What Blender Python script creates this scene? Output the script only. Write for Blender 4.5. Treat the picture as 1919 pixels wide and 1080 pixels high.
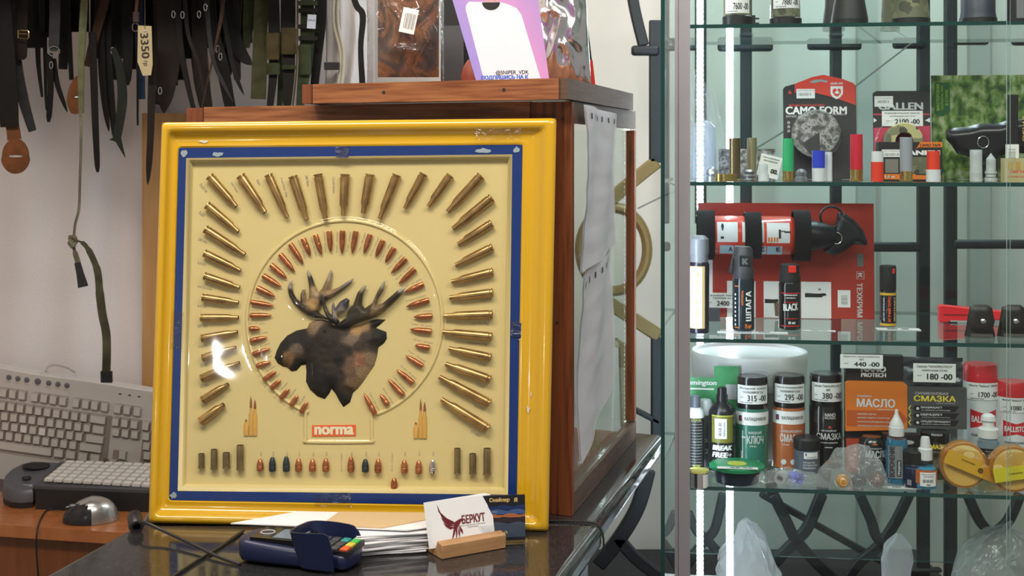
import bpy, bmesh, math, random
from mathutils import Vector, Matrix, noise, geometry
R = math.radians
sc = bpy.context.scene
for o in list(bpy.data.objects): bpy.data.objects.remove(o)
W, H, F, CX, HY, CZ = 1919, 1080, 2400.0, 959.5, 283.0, 1.42
# ---------------- camera, world, lights, exposure
cam = bpy.data.objects.new('camera', bpy.data.cameras.new('camera')); sc.collection.objects.link(cam)
cam.location = (0, 0, CZ); cam.rotation_euler = (R(90), 0, 0)
cam.data.sensor_width = 36; cam.data.lens = F / W * 36
cam.data.shift_y = -(H / 2 - HY) / W
cam.data.clip_start = .05
cam.data.dof.use_dof = True; cam.data.dof.focus_distance = 1.75; cam.data.dof.aperture_fstop = 12
sc.camera = cam
w = bpy.data.worlds.new('world'); sc.world = w; w.use_nodes = True
w.node_tree.nodes['Background'].inputs[0].default_value = (1.0, .93, .86, 1)
w.node_tree.nodes['Background'].inputs[1].default_value = .27
def area(name, loc, target, sx, sy, power, col):
    l = bpy.data.lights.new(name, 'AREA'); l.shape = 'RECTANGLE'; l.size = sx; l.size_y = sy; l.energy = power; l.color = col
    o = bpy.data.objects.new(name, l); sc.collection.objects.link(o); o.location = loc
    o.rotation_euler = (Vector(target) - Vector(loc)).to_track_quat('-Z', 'Y').to_euler(); return o
area('ceiling_or_fill_light', (-.5, .5, 2.6), (-.4, 1.9, 1.0), 1.2, .3, 27, (1, .91, .80))
area('ceiling_or_fill_light', (.9, .2, 2.6), (.3, 2.2, 1.0), 1.2, .3, 17, (1, .94, .88))
area('ceiling_or_fill_light', (.9, 2.5, 2.6), (.6, 2.75, 1.0), 1.0, .12, 15, (.82, .93, 1))  # cool fill added to brighten the wall behind the glass case
area('ceiling_or_fill_light', (-1.0, 1.9, 2.6), (-.9, 2.4, .8), .9, .3, 13, (1, .92, .90))
sc.view_settings.view_transform = 'Standard'; sc.view_settings.look = 'None'
sc.view_settings.exposure = 0.0; sc.view_settings.gamma = 1
sc.view_settings.use_curve_mapping = False
sc.cycles.transparent_max_bounces = 32

def P(px, py, Y): return Vector(((px - CX) / F * Y, Y, CZ - (py - HY) / F * Y))
def PZ(px, py, z):
    Y = (CZ - z) * F / (py - HY); return Vector(((px - CX) / F * Y, Y, z))
# ---------------- materials
MC = {}
def mat(name, col=(.5, .5, .5), rough=.5, metal=0, emit=0, bump=0, bscale=60, spec=.5, alpha=1, trans=0, coat=0):
    if name in MC: return MC[name]
    m = bpy.data.materials.new(name); m.use_nodes = True; nt = m.node_tree; b = nt.nodes['Principled BSDF']
    b.inputs['Base Color'].default_value = (*col, 1); b.inputs['Roughness'].default_value = rough
    b.inputs['Metallic'].default_value = metal; b.inputs['Specular IOR Level'].default_value = spec
    b.inputs['Alpha'].default_value = alpha; b.inputs['Transmission Weight'].default_value = trans
    b.inputs['Coat Weight'].default_value = coat; b.inputs['Coat Roughness'].default_value = .08
    if emit: b.inputs['Emission Color'].default_value = (*col, 1); b.inputs['Emission Strength'].default_value = emit
    tc = nt.nodes.new('ShaderNodeTexCoord'); nz = nt.nodes.new('ShaderNodeTexNoise')
    nz.inputs['Scale'].default_value = bscale; nz.inputs['Detail'].default_value = 4
    nt.links.new(tc.outputs['Object'], nz.inputs['Vector'])
    if bump:
        bp = nt.nodes.new('ShaderNodeBump'); bp.inputs['Strength'].default_value = bump; bp.inputs['Distance'].default_value = .002
        nt.links.new(nz.outputs['Fac'], bp.inputs['Height']); nt.links.new(bp.outputs[0], b.inputs['Normal'])
    elif not emit:   # slight unevenness of gloss
        mr = nt.nodes.new('ShaderNodeMapRange'); mr.inputs['To Min'].default_value = max(0, rough - .06); mr.inputs['To Max'].default_value = min(1, rough + .06)
        nt.links.new(nz.outputs['Fac'], mr.inputs['Value']); nt.links.new(mr.outputs[0], b.inputs['Roughness'])
    MC[name] = m; return m
def ramp_mat(name, stops, scale=(1, 1, 1), nscale=5, detail=6, rough=.5, metal=0, bump=0, kind='noise', distort=0, coat=0, spec=.5, coord='Object', interp='LINEAR'):
    if name in MC: return MC[name]
    m = mat(name, (.5, .5, .5), rough, metal, coat=coat, spec=spec); nt = m.node_tree; b = nt.nodes['Principled BSDF']
    tc = nt.nodes.new('ShaderNodeTexCoord'); mp = nt.nodes.new('ShaderNodeMapping'); mp.inputs['Scale'].default_value = scale
    nt.links.new(tc.outputs[coord], mp.inputs[0])
    if kind == 'noise':
        n = nt.nodes.new('ShaderNodeTexNoise'); n.inputs['Scale'].default_value = nscale; n.inputs['Detail'].default_value = detail; n.inputs['Distortion'].default_value = distort; out = n.outputs['Fac']
    elif kind == 'voronoi':
        n = nt.nodes.new('ShaderNodeTexVoronoi'); n.inputs['Scale'].default_value = nscale; n.distance = 'CHEBYCHEV'; out = n.outputs['Color']
    else:
        n = nt.nodes.new('ShaderNodeTexWave'); n.inputs['Scale'].default_value = nscale; n.inputs['Distortion'].default_value = distort; n.inputs['Detail'].default_value = detail; out = n.outputs['Fac']
    nt.links.new(mp.outputs[0], n.inputs['Vector'])
    r = nt.nodes.new('ShaderNodeValToRGB'); cr = r.color_ramp; cr.interpolation = interp
    while len(cr.elements) < len(stops): cr.elements.new(.5)
    for e, (p, c) in zip(cr.elements, stops): e.position = p; e.color = (*c, 1)
    nt.links.new(out, r.inputs[0]); nt.links.new(r.outputs[0], b.inputs['Base Color'])
    if bump:
        bp = nt.nodes.new('ShaderNodeBump'); bp.inputs['Strength'].default_value = bump; bp.inputs['Distance'].default_value = .002
        nt.links.new(out, bp.inputs['Height']); nt.links.new(bp.outputs[0], b.inputs['Normal'])
    return m
def attr_mat(name, rough=.6, nscale=120, amt=.5, bump=.2):
    m = mat(name, (.5, .5, .5), rough); nt = m.node_tree; b = nt.nodes['Principled BSDF']
    a = nt.nodes.new('ShaderNodeAttribute'); a.attribute_name = 'Col'
    tc = nt.nodes.new('ShaderNodeTexCoord'); n = nt.nodes.new('ShaderNodeTexNoise'); n.inputs['Scale'].default_value = nscale; n.inputs['Detail'].default_value = 6
    nt.links.new(tc.outputs['Object'], n.inputs['Vector'])
    mr = nt.nodes.new('ShaderNodeMapRange'); mr.inputs['To Min'].default_value = 1 - amt; mr.inputs['To Max'].default_value = 1 + amt
    mr.inputs['From Min'].default_value = .3; mr.inputs['From Max'].default_value = .7
    nt.links.new(n.outputs['Fac'], mr.inputs['Value'])
    mx = nt.nodes.new('ShaderNodeVectorMath'); mx.operation = 'SCALE'
    nt.links.new(a.outputs['Color'], mx.inputs[0]); nt.links.new(mr.outputs[0], mx.inputs['Scale']); nt.links.new(mx.outputs[0], b.inputs['Base Color'])
    return m
def thin(name, tint=(1, 1, 1), rough=.02, ior=1.45, bump=0, bscale=30, haze=0, hcol=(.9, .92, .95)):
    if name in MC: return MC[name]
    m = bpy.data.materials.new(name); m.use_nodes = True; nt = m.node_tree; nt.nodes.clear()
    o = nt.nodes.new('ShaderNodeOutputMaterial'); mx = nt.nodes.new('ShaderNodeMixShader'); t = nt.nodes.new('ShaderNodeBsdfTransparent'); g = nt.nodes.new('ShaderNodeBsdfGlossy')
    t.inputs[0].default_value = (*tint, 1); g.inputs['Roughness'].default_value = rough; g.inputs['Color'].default_value = (1, 1, 1, 1)
    fr = nt.nodes.new('ShaderNodeFresnel'); fr.inputs[0].default_value = ior
    ge = nt.nodes.new('ShaderNodeNewGeometry'); inv = nt.nodes.new('ShaderNodeMath'); inv.operation = 'SUBTRACT'; inv.inputs[0].default_value = 1
    nt.links.new(ge.outputs['Backfacing'], inv.inputs[1]); mu = nt.nodes.new('ShaderNodeMath'); mu.operation = 'MULTIPLY'
    nt.links.new(fr.outputs[0], mu.inputs[0]); nt.links.new(inv.outputs[0], mu.inputs[1]); nt.links.new(mu.outputs[0], mx.inputs[0])
    src = t.outputs[0]
    if haze:
        d = nt.nodes.new('ShaderNodeBsdfDiffuse'); d.inputs[0].default_value = (*hcol, 1); m2 = nt.nodes.new('ShaderNodeMixShader'); m2.inputs[0].default_value = haze
        nt.links.new(t.outputs[0], m2.inputs[1]); nt.links.new(d.outputs[0], m2.inputs[2]); src = m2.outputs[0]
    nt.links.new(src, mx.inputs[1]); nt.links.new(g.outputs[0], mx.inputs[2]); nt.links.new(mx.outputs[0], o.inputs[0])
    if bump:
        tc = nt.nodes.new('ShaderNodeTexCoord'); n = nt.nodes.new('ShaderNodeTexNoise'); n.inputs['Scale'].default_value = bscale; n.inputs['Detail'].default_value = 3; n.inputs['Distortion'].default_value = 1.5
        nt.links.new(tc.outputs['Object'], n.inputs['Vector']); bp = nt.nodes.new('ShaderNodeBump'); bp.inputs['Strength'].default_value = bump; bp.inputs['Distance'].default_value = .01
        nt.links.new(n.outputs['Fac'], bp.inputs['Height']); nt.links.new(bp.outputs[0], g.inputs['Normal']); nt.links.new(bp.outputs[0], fr.inputs['Normal'])
    MC[name] = m; return m
white = mat('white_print', (.86, .87, .88), .5); paper = mat('paper', (.84, .84, .86), .6); ink = mat('black_ink', (.015, .015, .018), .5)
black = mat('black_plastic', (.014, .014, .016), .38); grey = mat('grey_plastic', (.16, .17, .19), .4); blackm = mat('black_matte', (.012, .012, .013), .7)
red = mat('red_plastic', (.72, .03, .02), .35); green = mat('green_plastic', (.03, .42, .16), .35); blue = mat('blue_plastic', (.03, .06, .6), .35)
orange = mat('orange_print', (.85, .22, .02), .45); yellow = mat('yellow_print', (.85, .72, .08), .45); chrome = mat('chrome', (.75, .76, .78), .15, 1)
brass = mat('shell_brass', (.62, .45, .16), .28, 1); gold = mat('gold_print', (.75, .55, .2), .4); inkgrey = mat('grey_ink', (.3, .29, .26), .6)
glass = thin('clear_glass', (.955, .985, .975)); gedge = mat('glass_edge', (.006, .055, .05), .12, coat=.5)
poly = thin('clear_plastic', (.93, .94, .95), .08, 1.5, bump=.9, bscale=35, haze=.10)
polyd = thin('cloudy_plastic', (.85, .87, .88), .15, 1.5, bump=1, bscale=30, haze=.33)
frost = thin('frosted_plastic', (.8, .85, .85), .2, 1.45, haze=.55, hcol=(.8, .84, .86))
# ---------------- mesh helpers
class MB:
    def __init__(s): s.v = []; s.f = []; s.m = []; s.c = None
    def add(s, vs, fs, mi=0, T=None):
        b = len(s.v); s.v += [(T @ Vector(p)) if T is not None else Vector(p) for p in vs]
        for k, f in enumerate(fs): s.f.append([b + i for i in f]); s.m.append(mi[k] if isinstance(mi, (list, tuple)) else mi)
        return s
    def hexa(s, c, mi=0, T=None):   # 8 corners: bottom 0-3, top 4-7
        return s.add(c, [(0, 3, 2, 1), (4, 5, 6, 7), (0, 1, 5, 4), (1, 2, 6, 5), (2, 3, 7, 6), (3, 0, 4, 7)], mi, T)
    def box(s, x0, x1, y0, y1, z0, z1, mi=0, T=None):
        return s.hexa([(x0, y0, z0), (x1, y0, z0), (x1, y1, z0), (x0, y1, z0), (x0, y0, z1), (x1, y0, z1), (x1, y1, z1), (x0, y1, z1)], mi, T)
    def cbox(s, x0, x1, y0, y1, z0, z1, c, mi=0, T=None):  # box with chamfered top
        s.box(x0, x1, y0, y1, z0, z1 - c, mi, T)
        a = [(x0, y0, z1 - c), (x1, y0, z1 - c), (x1, y1, z1 - c), (x0, y1, z1 - c), (x0 + c, y0 + c, z1), (x1 - c, y0 + c, z1), (x1 - c, y1 - c, z1), (x0 + c, y1 - c, z1)]
        return s.hexa(a, mi, T)
    def lathe(s, prof, n=24, mi=0, T=None, sy=1.0, caps=True):
        vs = []; fs = []; ms = []
        for r, z in prof:
            for k in range(n): a = 2 * math.pi * k / n; vs.append((r * math.cos(a), r * math.sin(a) * sy, z))
        for i in range(len(prof) - 1):
            for k in range(n):
                fs.append((i * n + k, i * n + (k + 1) % n, (i + 1) * n + (k + 1) % n, (i + 1) * n + k)); ms.append(mi[i] if isinstance(mi, (list, tuple)) else mi)
        if caps:
            fs.append(tuple(range(n))[::-1]); ms.append(ms[0]); fs.append(tuple(range((len(prof) - 1) * n, len(prof) * n))); ms.append(ms[-2] if len(ms) > 1 else 0)
        return s.add(vs, fs, ms, T)
    def tube(s, pts, r, n=8, mi=0, closed=False, T=None, flat=1.0):
        pts = [Vector(p) for p in pts]; N = len(pts); vs = []; up = Vector((0, 0, 1)); prev = None
        for i, p in enumerate(pts):
            if closed: d = pts[(i + 1) % N] - pts[i - 1]
            else: d = pts[min(i + 1, N - 1)] - pts[max(i - 1, 0)]
            d.normalize()
            if prev is None: prev = d.orthogonal().normalized() if abs(d.y) > .9 else d.cross(Vector((0, 1, 0))).normalized()
            a = (prev - d * prev.dot(d)).normalized(); prev = a; b = d.cross(a)
            rr = r[i] if isinstance(r, (list, tuple)) else r
            for k in range(n): t = 2 * math.pi * k / n; vs.append(p + a * rr * math.cos(t) + b * rr * math.sin(t) * flat)
        fs = [(i * n + k, i * n + (k + 1) % n, ((i + 1) % N) * n + (k + 1) % n, ((i + 1) % N) * n + k) for i in range(N if closed else N - 1) for k in range(n)]
        if not closed: fs += [tuple(range(n))[::-1], tuple(range((N - 1) * n, N * n))]
        return s.add(vs, fs, mi, T)
    def ribbon(s, pts, ws, t, side=(1, 0, 0), mi=0, twist=0, T=None):
        pts = [Vector(p) for p in pts]; N = len(pts); vs = []
        for i, p in enumerate(pts):
            d = (pts[min(i + 1, N - 1)] - pts[max(i - 1, 0)]).normalized(); a = Vector(side)
            a = (a - d * a.dot(d)).normalized(); b = d.cross(a); tw = twist * i / max(1, N - 1) if not isinstance(twist, (list, tuple)) else twist[i]
            a2 = a * math.cos(tw) + b * math.sin(tw); b2 = d.cross(a2); wv = ws[i] if isinstance(ws, (list, tuple)) else ws
            vs += [p - a2 * wv / 2 - b2 * t / 2, p + a2 * wv / 2 - b2 * t / 2, p + a2 * wv / 2 + b2 * t / 2, p - a2 * wv / 2 + b2 * t / 2]
        fs = [(i * 4 + k, i * 4 + (k + 1) % 4, i * 4 + 4 + (k + 1) % 4, i * 4 + 4 + k) for i in range(N - 1) for k in range(4)]
        fs += [(3, 2, 1, 0), tuple((N - 1) * 4 + k for k in range(4))]
        return s.add(vs, fs, mi, T)
    def prism(s, poly_, z0, z1, mi=0, T=None):
        n = len(poly_); ar = sum(poly_[i][0] * poly_[(i + 1) % n][1] - poly_[(i + 1) % n][0] * poly_[i][1] for i in range(n))
        if ar < 0: poly_ = poly_[::-1]
        vs = [(x, y, z0) for x, y in poly_] + [(x, y, z1) for x, y in poly_]
        fs = [tuple(range(n))[::-1], tuple(range(n, 2 * n))] + [(i, (i + 1) % n, n + (i + 1) % n, n + i) for i in range(n)]
        return s.add(vs, fs, mi, T)
    def patch(s, r, x0, x1, z0, z1, n=10, mi=0, T=None, r1=None):  # curved label; x measured along arc
        vs = []
        for i in range(n + 1):
            a = (x0 + (x1 - x0) * i / n) / r; rb = r1 or r
            vs += [(r * math.sin(a), -r * math.cos(a), z0), (rb * math.sin(a), -rb * math.cos(a), z1)]
        return s.add(vs, [(2 * i, 2 * i + 2, 2 * i + 3, 2 * i + 1) for i in range(n)], mi, T)
    def text(s, st, xc, zc, w_, h_, mi=0, T=None, y=0, r=None, rot=0, bold=.012, shear=0, keep=False):
        vs, fs = textmesh(st, bold)
        xs = [v[0] for v in vs]; ys = [v[1] for v in vs]; a0, a1, b0, b1 = min(xs), max(xs), min(ys), max(ys)
        kx = w_ / (a1 - a0); ky = h_ / (b1 - b0); out = []
        if keep: kx = ky = min(kx, ky)
        c, sn = math.cos(rot), math.sin(rot); flat = []
        for v in vs:
            X = (v[0] - (a0 + a1) / 2) * kx; Z = (v[1] - (b0 + b1) / 2) * ky; X += shear * Z
            X, Z = X * c - Z * sn + xc, X * sn + Z * c + zc
            flat.append((X, y - v[2] * ky, Z))
        if r:   # cut the glyphs into narrow strips so that they follow the curve
            me = bpy.data.meshes.new('t'); me.from_pydata(flat, [], fs); bm = bmesh.new(); bm.from_mesh(me); bpy.data.meshes.remove(me)
            x0 = min(p[0] for p in flat); x1 = max(p[0] for p in flat); k = max(1, math.ceil((x1 - x0) / (r * .10)))
            for j in range(1, k):
                bmesh.ops.bisect_plane(bm, geom=bm.verts[:] + bm.edges[:] + bm.faces[:], plane_co=(x0 + (x1 - x0) * j / k, 0, 0), plane_no=(1, 0, 0))
            bm.verts.index_update(); fs = [tuple(q.index for q in f.verts) for f in bm.faces]
            flat = [((r + y - q.co.y) * math.sin(q.co.x / r), -(r + y - q.co.y) * math.cos(q.co.x / r), q.co.z) for q in bm.verts]; bm.free()
        out = flat
        return s.add(out, fs, mi, T)
    def grid(s, fn, nu, nv, mi=0, T=None, wrap=False):
        vs = [fn(i / nu, j / nv) for j in range(nv + 1) for i in range(nu + 1)]
        return s.add(vs, [(j * (nu + 1) + i, j * (nu + 1) + i + 1, (j + 1) * (nu + 1) + i + 1, (j + 1) * (nu + 1) + i) for j in range(nv) for i in range(nu)], mi, T)
    def crumple(s, amp, freq, seed=0):
        for i, v in enumerate(s.v):
            q = v * freq + Vector((seed, seed * 2.3, 0)); s.v[i] = v + Vector(noise.noise_vector(q)) * amp
        return s
    def scale(s, k): s.v = [v * k for v in s.v]; return s
    def build(s, name, mats, parent=None, smooth=35, label=None, M=None, kind=None):
        me = bpy.data.meshes.new(name); me.from_pydata([tuple(v) for v in s.v], [], s.f)
        for m in (mats if isinstance(mats, (list, tuple)) else [mats]): me.materials.append(m)
        nm = len(me.materials)
        for p, k in zip(me.polygons, s.m): p.material_index = min(k, nm - 1); p.use_smooth = smooth > 0
        if s.c:
            ca = me.color_attributes.new('Col', 'FLOAT_COLOR', 'POINT')
            for i, c in enumerate(s.c): ca.data[i].color = (*c, 1)
        me.update()
        if smooth > 0: me.set_sharp_from_angle(angle=R(smooth))
        o = bpy.data.objects.new(name, me); sc.collection.objects.link(o)
        if parent: o.parent = parent
        if M is not None: o.matrix_local = M
        if label: o['label'] = label
        if kind: o['kind'] = kind
        return o
TC = {}; GC = {}
def glyphs(st):
    if st in GC: return GC[st]
    cu = bpy.data.curves.new('t', 'FONT'); cu.body = st; cu.resolution_u = 3; cu.fill_mode = 'NONE'; cu.size = 1
    o = bpy.data.objects.new('t', cu); sc.collection.objects.link(o)
    bpy.context.view_layer.update(); dg = bpy.context.evaluated_depsgraph_get(); me = o.evaluated_get(dg).to_mesh()
    co = [(v.co.x, v.co.y) for v in me.vertices]; ed = [tuple(e.vertices) for e in me.edges]
    o.evaluated_get(dg).to_mesh_clear(); bpy.data.objects.remove(o); bpy.data.curves.remove(cu)
    # connected loops, grouped into glyphs whose x spans overlap
    nb = {}
    for a, b in ed: nb.setdefault(a, []).append(b); nb.setdefault(b, []).append(a)
    seen = set(); loops = []
    for a in nb:
        if a in seen: continue
        st_ = [a]; c = []
        while st_:
            q = st_.pop()
            if q in seen: continue
            seen.add(q); c.append(q); st_ += nb[q]
        loops.append((min(co[q][0] for q in c), max(co[q][0] for q in c), set(c)))
    loops.sort(key=lambda l: l[0]); groups = []
    for l in loops:
        if groups and l[0] < groups[-1][1] - 1e-4: groups[-1][1] = max(groups[-1][1], l[1]); groups[-1][2] |= l[2]
        else: groups.append([l[0], l[1], set(l[2])])
    V, Fc = [], []
    for g in groups:
        idx = sorted(g[2]); m_ = {q: k for k, q in enumerate(idx)}; es = [(m_[a], m_[b]) for a, b in ed if a in m_]; pts = [co[q] for q in idx]
        r = geometry.delaunay_2d_cdt([Vector(p) for p in pts], es, [], 0, 1e-6); seg = [(pts[a], pts[b]) for a, b in es]; base = len(V); V += [(p.x, p.y, 0) for p in r[0]]
        for f in r[2]:
            cx = sum(r[0][q].x for q in f) / 3; cy = sum(r[0][q].y for q in f) / 3; c = False
            for (x1, y1), (x2, y2) in seg:
                if (y1 > cy) != (y2 > cy) and cx < (x2 - x1) * (cy - y1) / (y2 - y1) + x1: c = not c
            if c: Fc.append(tuple(base + q for q in f))
    GC[st] = (V, Fc); return GC[st]
def textmesh(st, bold):   # heavier strokes: the same glyphs laid over each other a stroke apart
    k = (st, bold)
    if k not in TC:
        V, Fc = glyphs(st); vs, fs = [], []
        for q_, (dx, dy) in enumerate(((0, 0),) if bold < .008 else ((-bold, 0), (bold, 0), (0, bold * .6), (0, -bold * .6)) if bold < .03 else ((-bold, -bold * .5), (bold, -bold * .5), (-bold, bold * .5), (bold, bold * .5), (0, 0))):
            b = len(vs); vs += [(x + dx, y + dy, q_ * .002) for x, y, _ in V]; fs += [tuple(b + q for q in f) for f in Fc]
        TC[k] = (vs, fs)
    return TC[k]
def tag(o, label, cat, group=None, kind=None):
    o['label'] = label; o['category'] = cat
    if group: o['group'] = group
    if kind: o['kind'] = kind
    return o
def thing(name, label, cat, M=None, group=None):
    o = bpy.data.objects.new(name, None); o.empty_display_size = .02; sc.collection.objects.link(o)
    if M is not None: o.matrix_world = M if isinstance(M, Matrix) else Matrix.Translation(M)
    return tag(o, label, cat, group)
def struct(o): o['kind'] = 'structure'; return o
def smoothpts(pts, k=6):
    pts = [Vector(p) for p in pts]; out = []
    for i in range(len(pts) - 1):
        p0 = pts[max(i - 1, 0)]; p1 = pts[i]; p2 = pts[i + 1]; p3 = pts[min(i + 2, len(pts) - 1)]
        for j in range(k):
            t = j / k; out.append(.5 * ((2 * p1) + (p2 - p0) * t + (2 * p0 - 5 * p1 + 4 * p2 - p3) * t * t + (3 * p1 - p0 - 3 * p2 + p3) * t ** 3))
    return out + [pts[-1]]
def axis(p0, p1, scale=1):
    p0 = Vector(p0); p1 = Vector(p1); q = (p1 - p0).to_track_quat('Z', 'Y'); return Matrix.Translation(p0) @ q.to_matrix().to_4x4() @ Matrix.Scale(scale, 4)
def inpoly(x, y, pl):
    c = False; n = len(pl)
    for i in range(n):
        x1, y1 = pl[i]; x2, y2 = pl[i - 1]
        if (y1 > y) != (y2 > y) and x < (x2 - x1) * (y - y1) / (y2 - y1) + x1: c = not c
    return c
def pdist(x, y, pl):
    d = 1e9
    for i in range(len(pl)):
        x1, y1 = pl[i]; x2, y2 = pl[i - 1]; dx, dy = x2 - x1, y2 - y1; t = max(0, min(1, ((x - x1) * dx + (y - y1) * dy) / (dx * dx + dy * dy + 1e-12)))
        d = min(d, math.hypot(x - x1 - t * dx, y - y1 - t * dy))
    return d
def relief(pl, step, hmax, dmax):  # puffed polygon: verts (x,y,h), faces
    pts = []
    for i in range(len(pl)):
        a, b = pl[i - 1], pl[i]; L = math.hypot(b[0] - a[0], b[1] - a[1]); k = max(1, int(L / step))
        pts += [(a[0] + (b[0] - a[0]) * j / k, a[1] + (b[1] - a[1]) * j / k) for j in range(k)]
    nb = len(pts); x0, x1 = min(p[0] for p in pl), max(p[0] for p in pl); y0, y1 = min(p[1] for p in pl), max(p[1] for p in pl)
    y = y0; k = 0
    while y < y1:
        x = x0 + (step / 2 if k % 2 else 0)
        while x < x1:
            if inpoly(x, y, pl) and pdist(x, y, pl) > step * .5: pts.append((x, y))
            x += step
        y += step * .87; k += 1
    r = geometry.delaunay_2d_cdt([Vector(p) for p in pts], [(i, (i + 1) % nb) for i in range(nb)], [list(range(nb))], 1, 1e-7)
    vs = [(p[0], p[1], hmax * math.sin(math.pi / 2 * min(1, pdist(p[0], p[1], pl) / dmax))) for p in r[0]]
    return vs, [tuple(f) for f in r[2]]
# ================= the room
wood = ramp_mat('red_brown_wood', [(.3, (.075, .018, .006)), (.5, (.20, .055, .016)), (.7, (.22, .06, .02))], (70, 70, 4), 2, 8, .5, coat=.0, distort=.3)
woodh = ramp_mat('red_brown_wood_rail', [(.3, (.16, .045, .014)), (.5, (.28, .10, .036)), (.72, (.40, .165, .065))], (6, 6, 110), 2, 8, .45, coat=.06, distort=.3)
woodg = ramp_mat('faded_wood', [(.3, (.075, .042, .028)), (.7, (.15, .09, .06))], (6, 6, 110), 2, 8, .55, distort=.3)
wallm = ramp_mat('cream_plaster', [(.3, (.55, .51, .44)), (.7, (.66, .61, .54))], (1, 1, 1), 3, 6, .8, bump=.1)
struct(MB().box(-1.9, 2.6, 2.9, 3.0, 0, 2.75).build('wall_back', wallm, smooth=0))
struct(MB().box(-2.0, -1.9, -.2, 3.0, 0, 2.75).build('wall_left', wallm, smooth=0))
struct(MB().box(-2.0, 2.6, -.5, 3.0, -.05, 0).build('floor', ramp_mat('dark_floor', [(.4, (.05, .045, .04)), (.6, (.09, .08, .07))], (1, 1, 1), 8, 4, .5), smooth=0))
struct(MB().box(-2.0, 2.6, -.2, 3.0, 2.75, 2.8).build('ceiling', mat('white_ceiling', (.75, .74, .72), .8), smooth=0))
# vertical reveals on the wall behind the glass case
for i, (a, b) in enumerate(((1608, 1642), (1818, 1856))):
    p, q = P(a, 300, 2.88), P(b, 300, 2.88)
    struct(MB().box(p.x, q.x, 2.88, 2.899, 0, 2.7).build('trim_%d' % (i + 1), mat('grey_trim', (.42, .41, .36), .6), smooth=0))
# white curtain and plywood board
cl = mat('white_cloth', (.74, .70, .71), .85, bump=.35, bscale=260)
def cur(u, v):
    x = -1.85 + 1.07 * u; z = .35 + 2.2 * v
    fold = .014 * math.sin(x * 42 + .8 * math.sin(z * 3)) * (.25 + .75 * v) + .010 * math.sin(x * 17 + z * 2) + .006 * noise.noise(Vector((x * 6, z * 4, 0)))
    return (x, 2.80 + fold, z)
tag(MB().grid(cur, 150, 40).build('curtain', cl), 'white cloth curtain hanging behind the keyboards and straps', 'curtain')
ply = ramp_mat('plywood', [(.3, (.42, .22, .08)), (.7, (.55, .31, .12))], (14, 14, 1.5), 3, 6, .45)
a, b = P(266, 212, 2.76), P(420, 212, 2.76)
tag(MB().box(a.x, b.x, 2.76, 2.775, .02, a.z).build('plywood_board', ply), 'light wood board standing between the white curtain and the yellow display', 'board')
a = P(262, 194, 2.83); b = P(700, 194, 2.83)
tag(MB().box(a.x, b.x, 2.83, 2.86, .02, 2.5).build('wall_panel', mat('pale_panel', (.55, .50, .49), .7)), 'pale wall panel behind the hanging straps above the plywood board', 'panel')
# ================= granite counter
CT = .953
granite = ramp_mat('black_granite', [(.0, (.012, .012, .013)), (.55, (.022, .022, .025)), (.72, (.035, .034, .034)), (.97, (.085, .08, .07))], (1, 1, 1), 850, 2, .10, kind='voronoi', spec=.7)
nt = granite.node_tree
gb = nt.nodes['Principled BSDF']
def slab(poly_, label):
    o = MB().prism(poly_, CT - .032, CT).build('counter_slab', granite, smooth=40)
    m = o.modifiers.new('b', 'BEVEL'); m.width = .011; m.segments = 4; m.limit_method = 'ANGLE'; m.angle_limit = R(60)
    return tag(o, label, 'counter')
re = lambda Y: .0518 + .284 * (Y - 1.406)
slab([(-.64, .9), (re(.9) + .006, .9), (re(1.604) + .006, 1.604), (-.471, 1.604), (-.518, 1.406)], 'near black speckled granite counter slab carrying the card terminal and card holders')
slab([(-.470, 1.6055), (re(1.6055), 1.6055), (re(2.11), 2.11), (-.33, 2.36), (-.50, 1.90)], 'far black granite counter slab under the wooden cabinet')
tag(MB().prism([(-.50, .95), (-.12, .95), (.03, 1.6), (.12, 2.02), (-.28, 2.25), (-.42, 1.86), (-.43, 1.5)], 0, CT - .033).build('counter_body', mat('dark_laminate', (.03, .028, .028), .5)), 'dark counter body under the granite slabs', 'counter base')
# ================= wooden cabinet
FR = Vector((.0766, 1.634, 0)); FL = Vector((-.4777, 1.88, 0)); V = Vector((.1250, .445, 0)); U = FL - FR
Z0, Z1 = CT + .0005, 1.484
cab = thing('display_cabinet', 'red brown wooden cabinet with glass side standing behind the yellow framed display', 'cabinet', FR + Vector((0, 0, Z0)))
def cb(name, u0, u1, v0, v1, z0, z1, m, lab=None):  # u,v in metres along the two sides
    un = U.normalized(); vn = V.normalized(); c = []
    for z in (z0, z1):
        for (a, b) in ((u0, v0), (u0, v1), (u1, v1), (u1, v0)): c.append(un * a + vn * b + Vector((0, 0, z - Z0)))
    return MB().hexa([c[i] for i in (0, 3, 2, 1, 4, 7, 6, 5)][::1]).build(name, m, cab, label=lab)
LU, LV = U.length, V.length
cb('corner_post', 0, .036, 0, .012, Z0, Z1 - .001, wood)
cb('corner_post', 0, .014, LV - .016, LV, Z0 + .031, Z1 - .031, wood); cb('corner_post', LU - .03, LU, 0, .02, Z0, Z1 - .001, wood); cb('corner_post', LU - .03, LU, LV - .02, LV, Z0, Z1, wood)
cb('front_stile', .0365, .058, .001, .012, Z0, Z1 - .001, wood)
cb('top_rail', .0585, LU - .031, 0, .018, Z1 - .035, Z1, woodh); cb('top_rail', .001, .013, .0125, LV, Z1 - .028, Z1, woodg)
cb('bottom_rail', .0585, LU - .031, 0, .018, Z0, Z0 + .04, woodh); cb('bottom_rail', 0, .014, .0125, LV, Z0, Z0 + .028, woodg)
cb('front_panel', .0585, LU - .031, .003, .012, Z0 + .0405, Z1 - .0355, wood)
cb('floor_board', .015, LU - .031, .02, LV - .018, Z0 + .002, Z0 + .012, wood)
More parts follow.
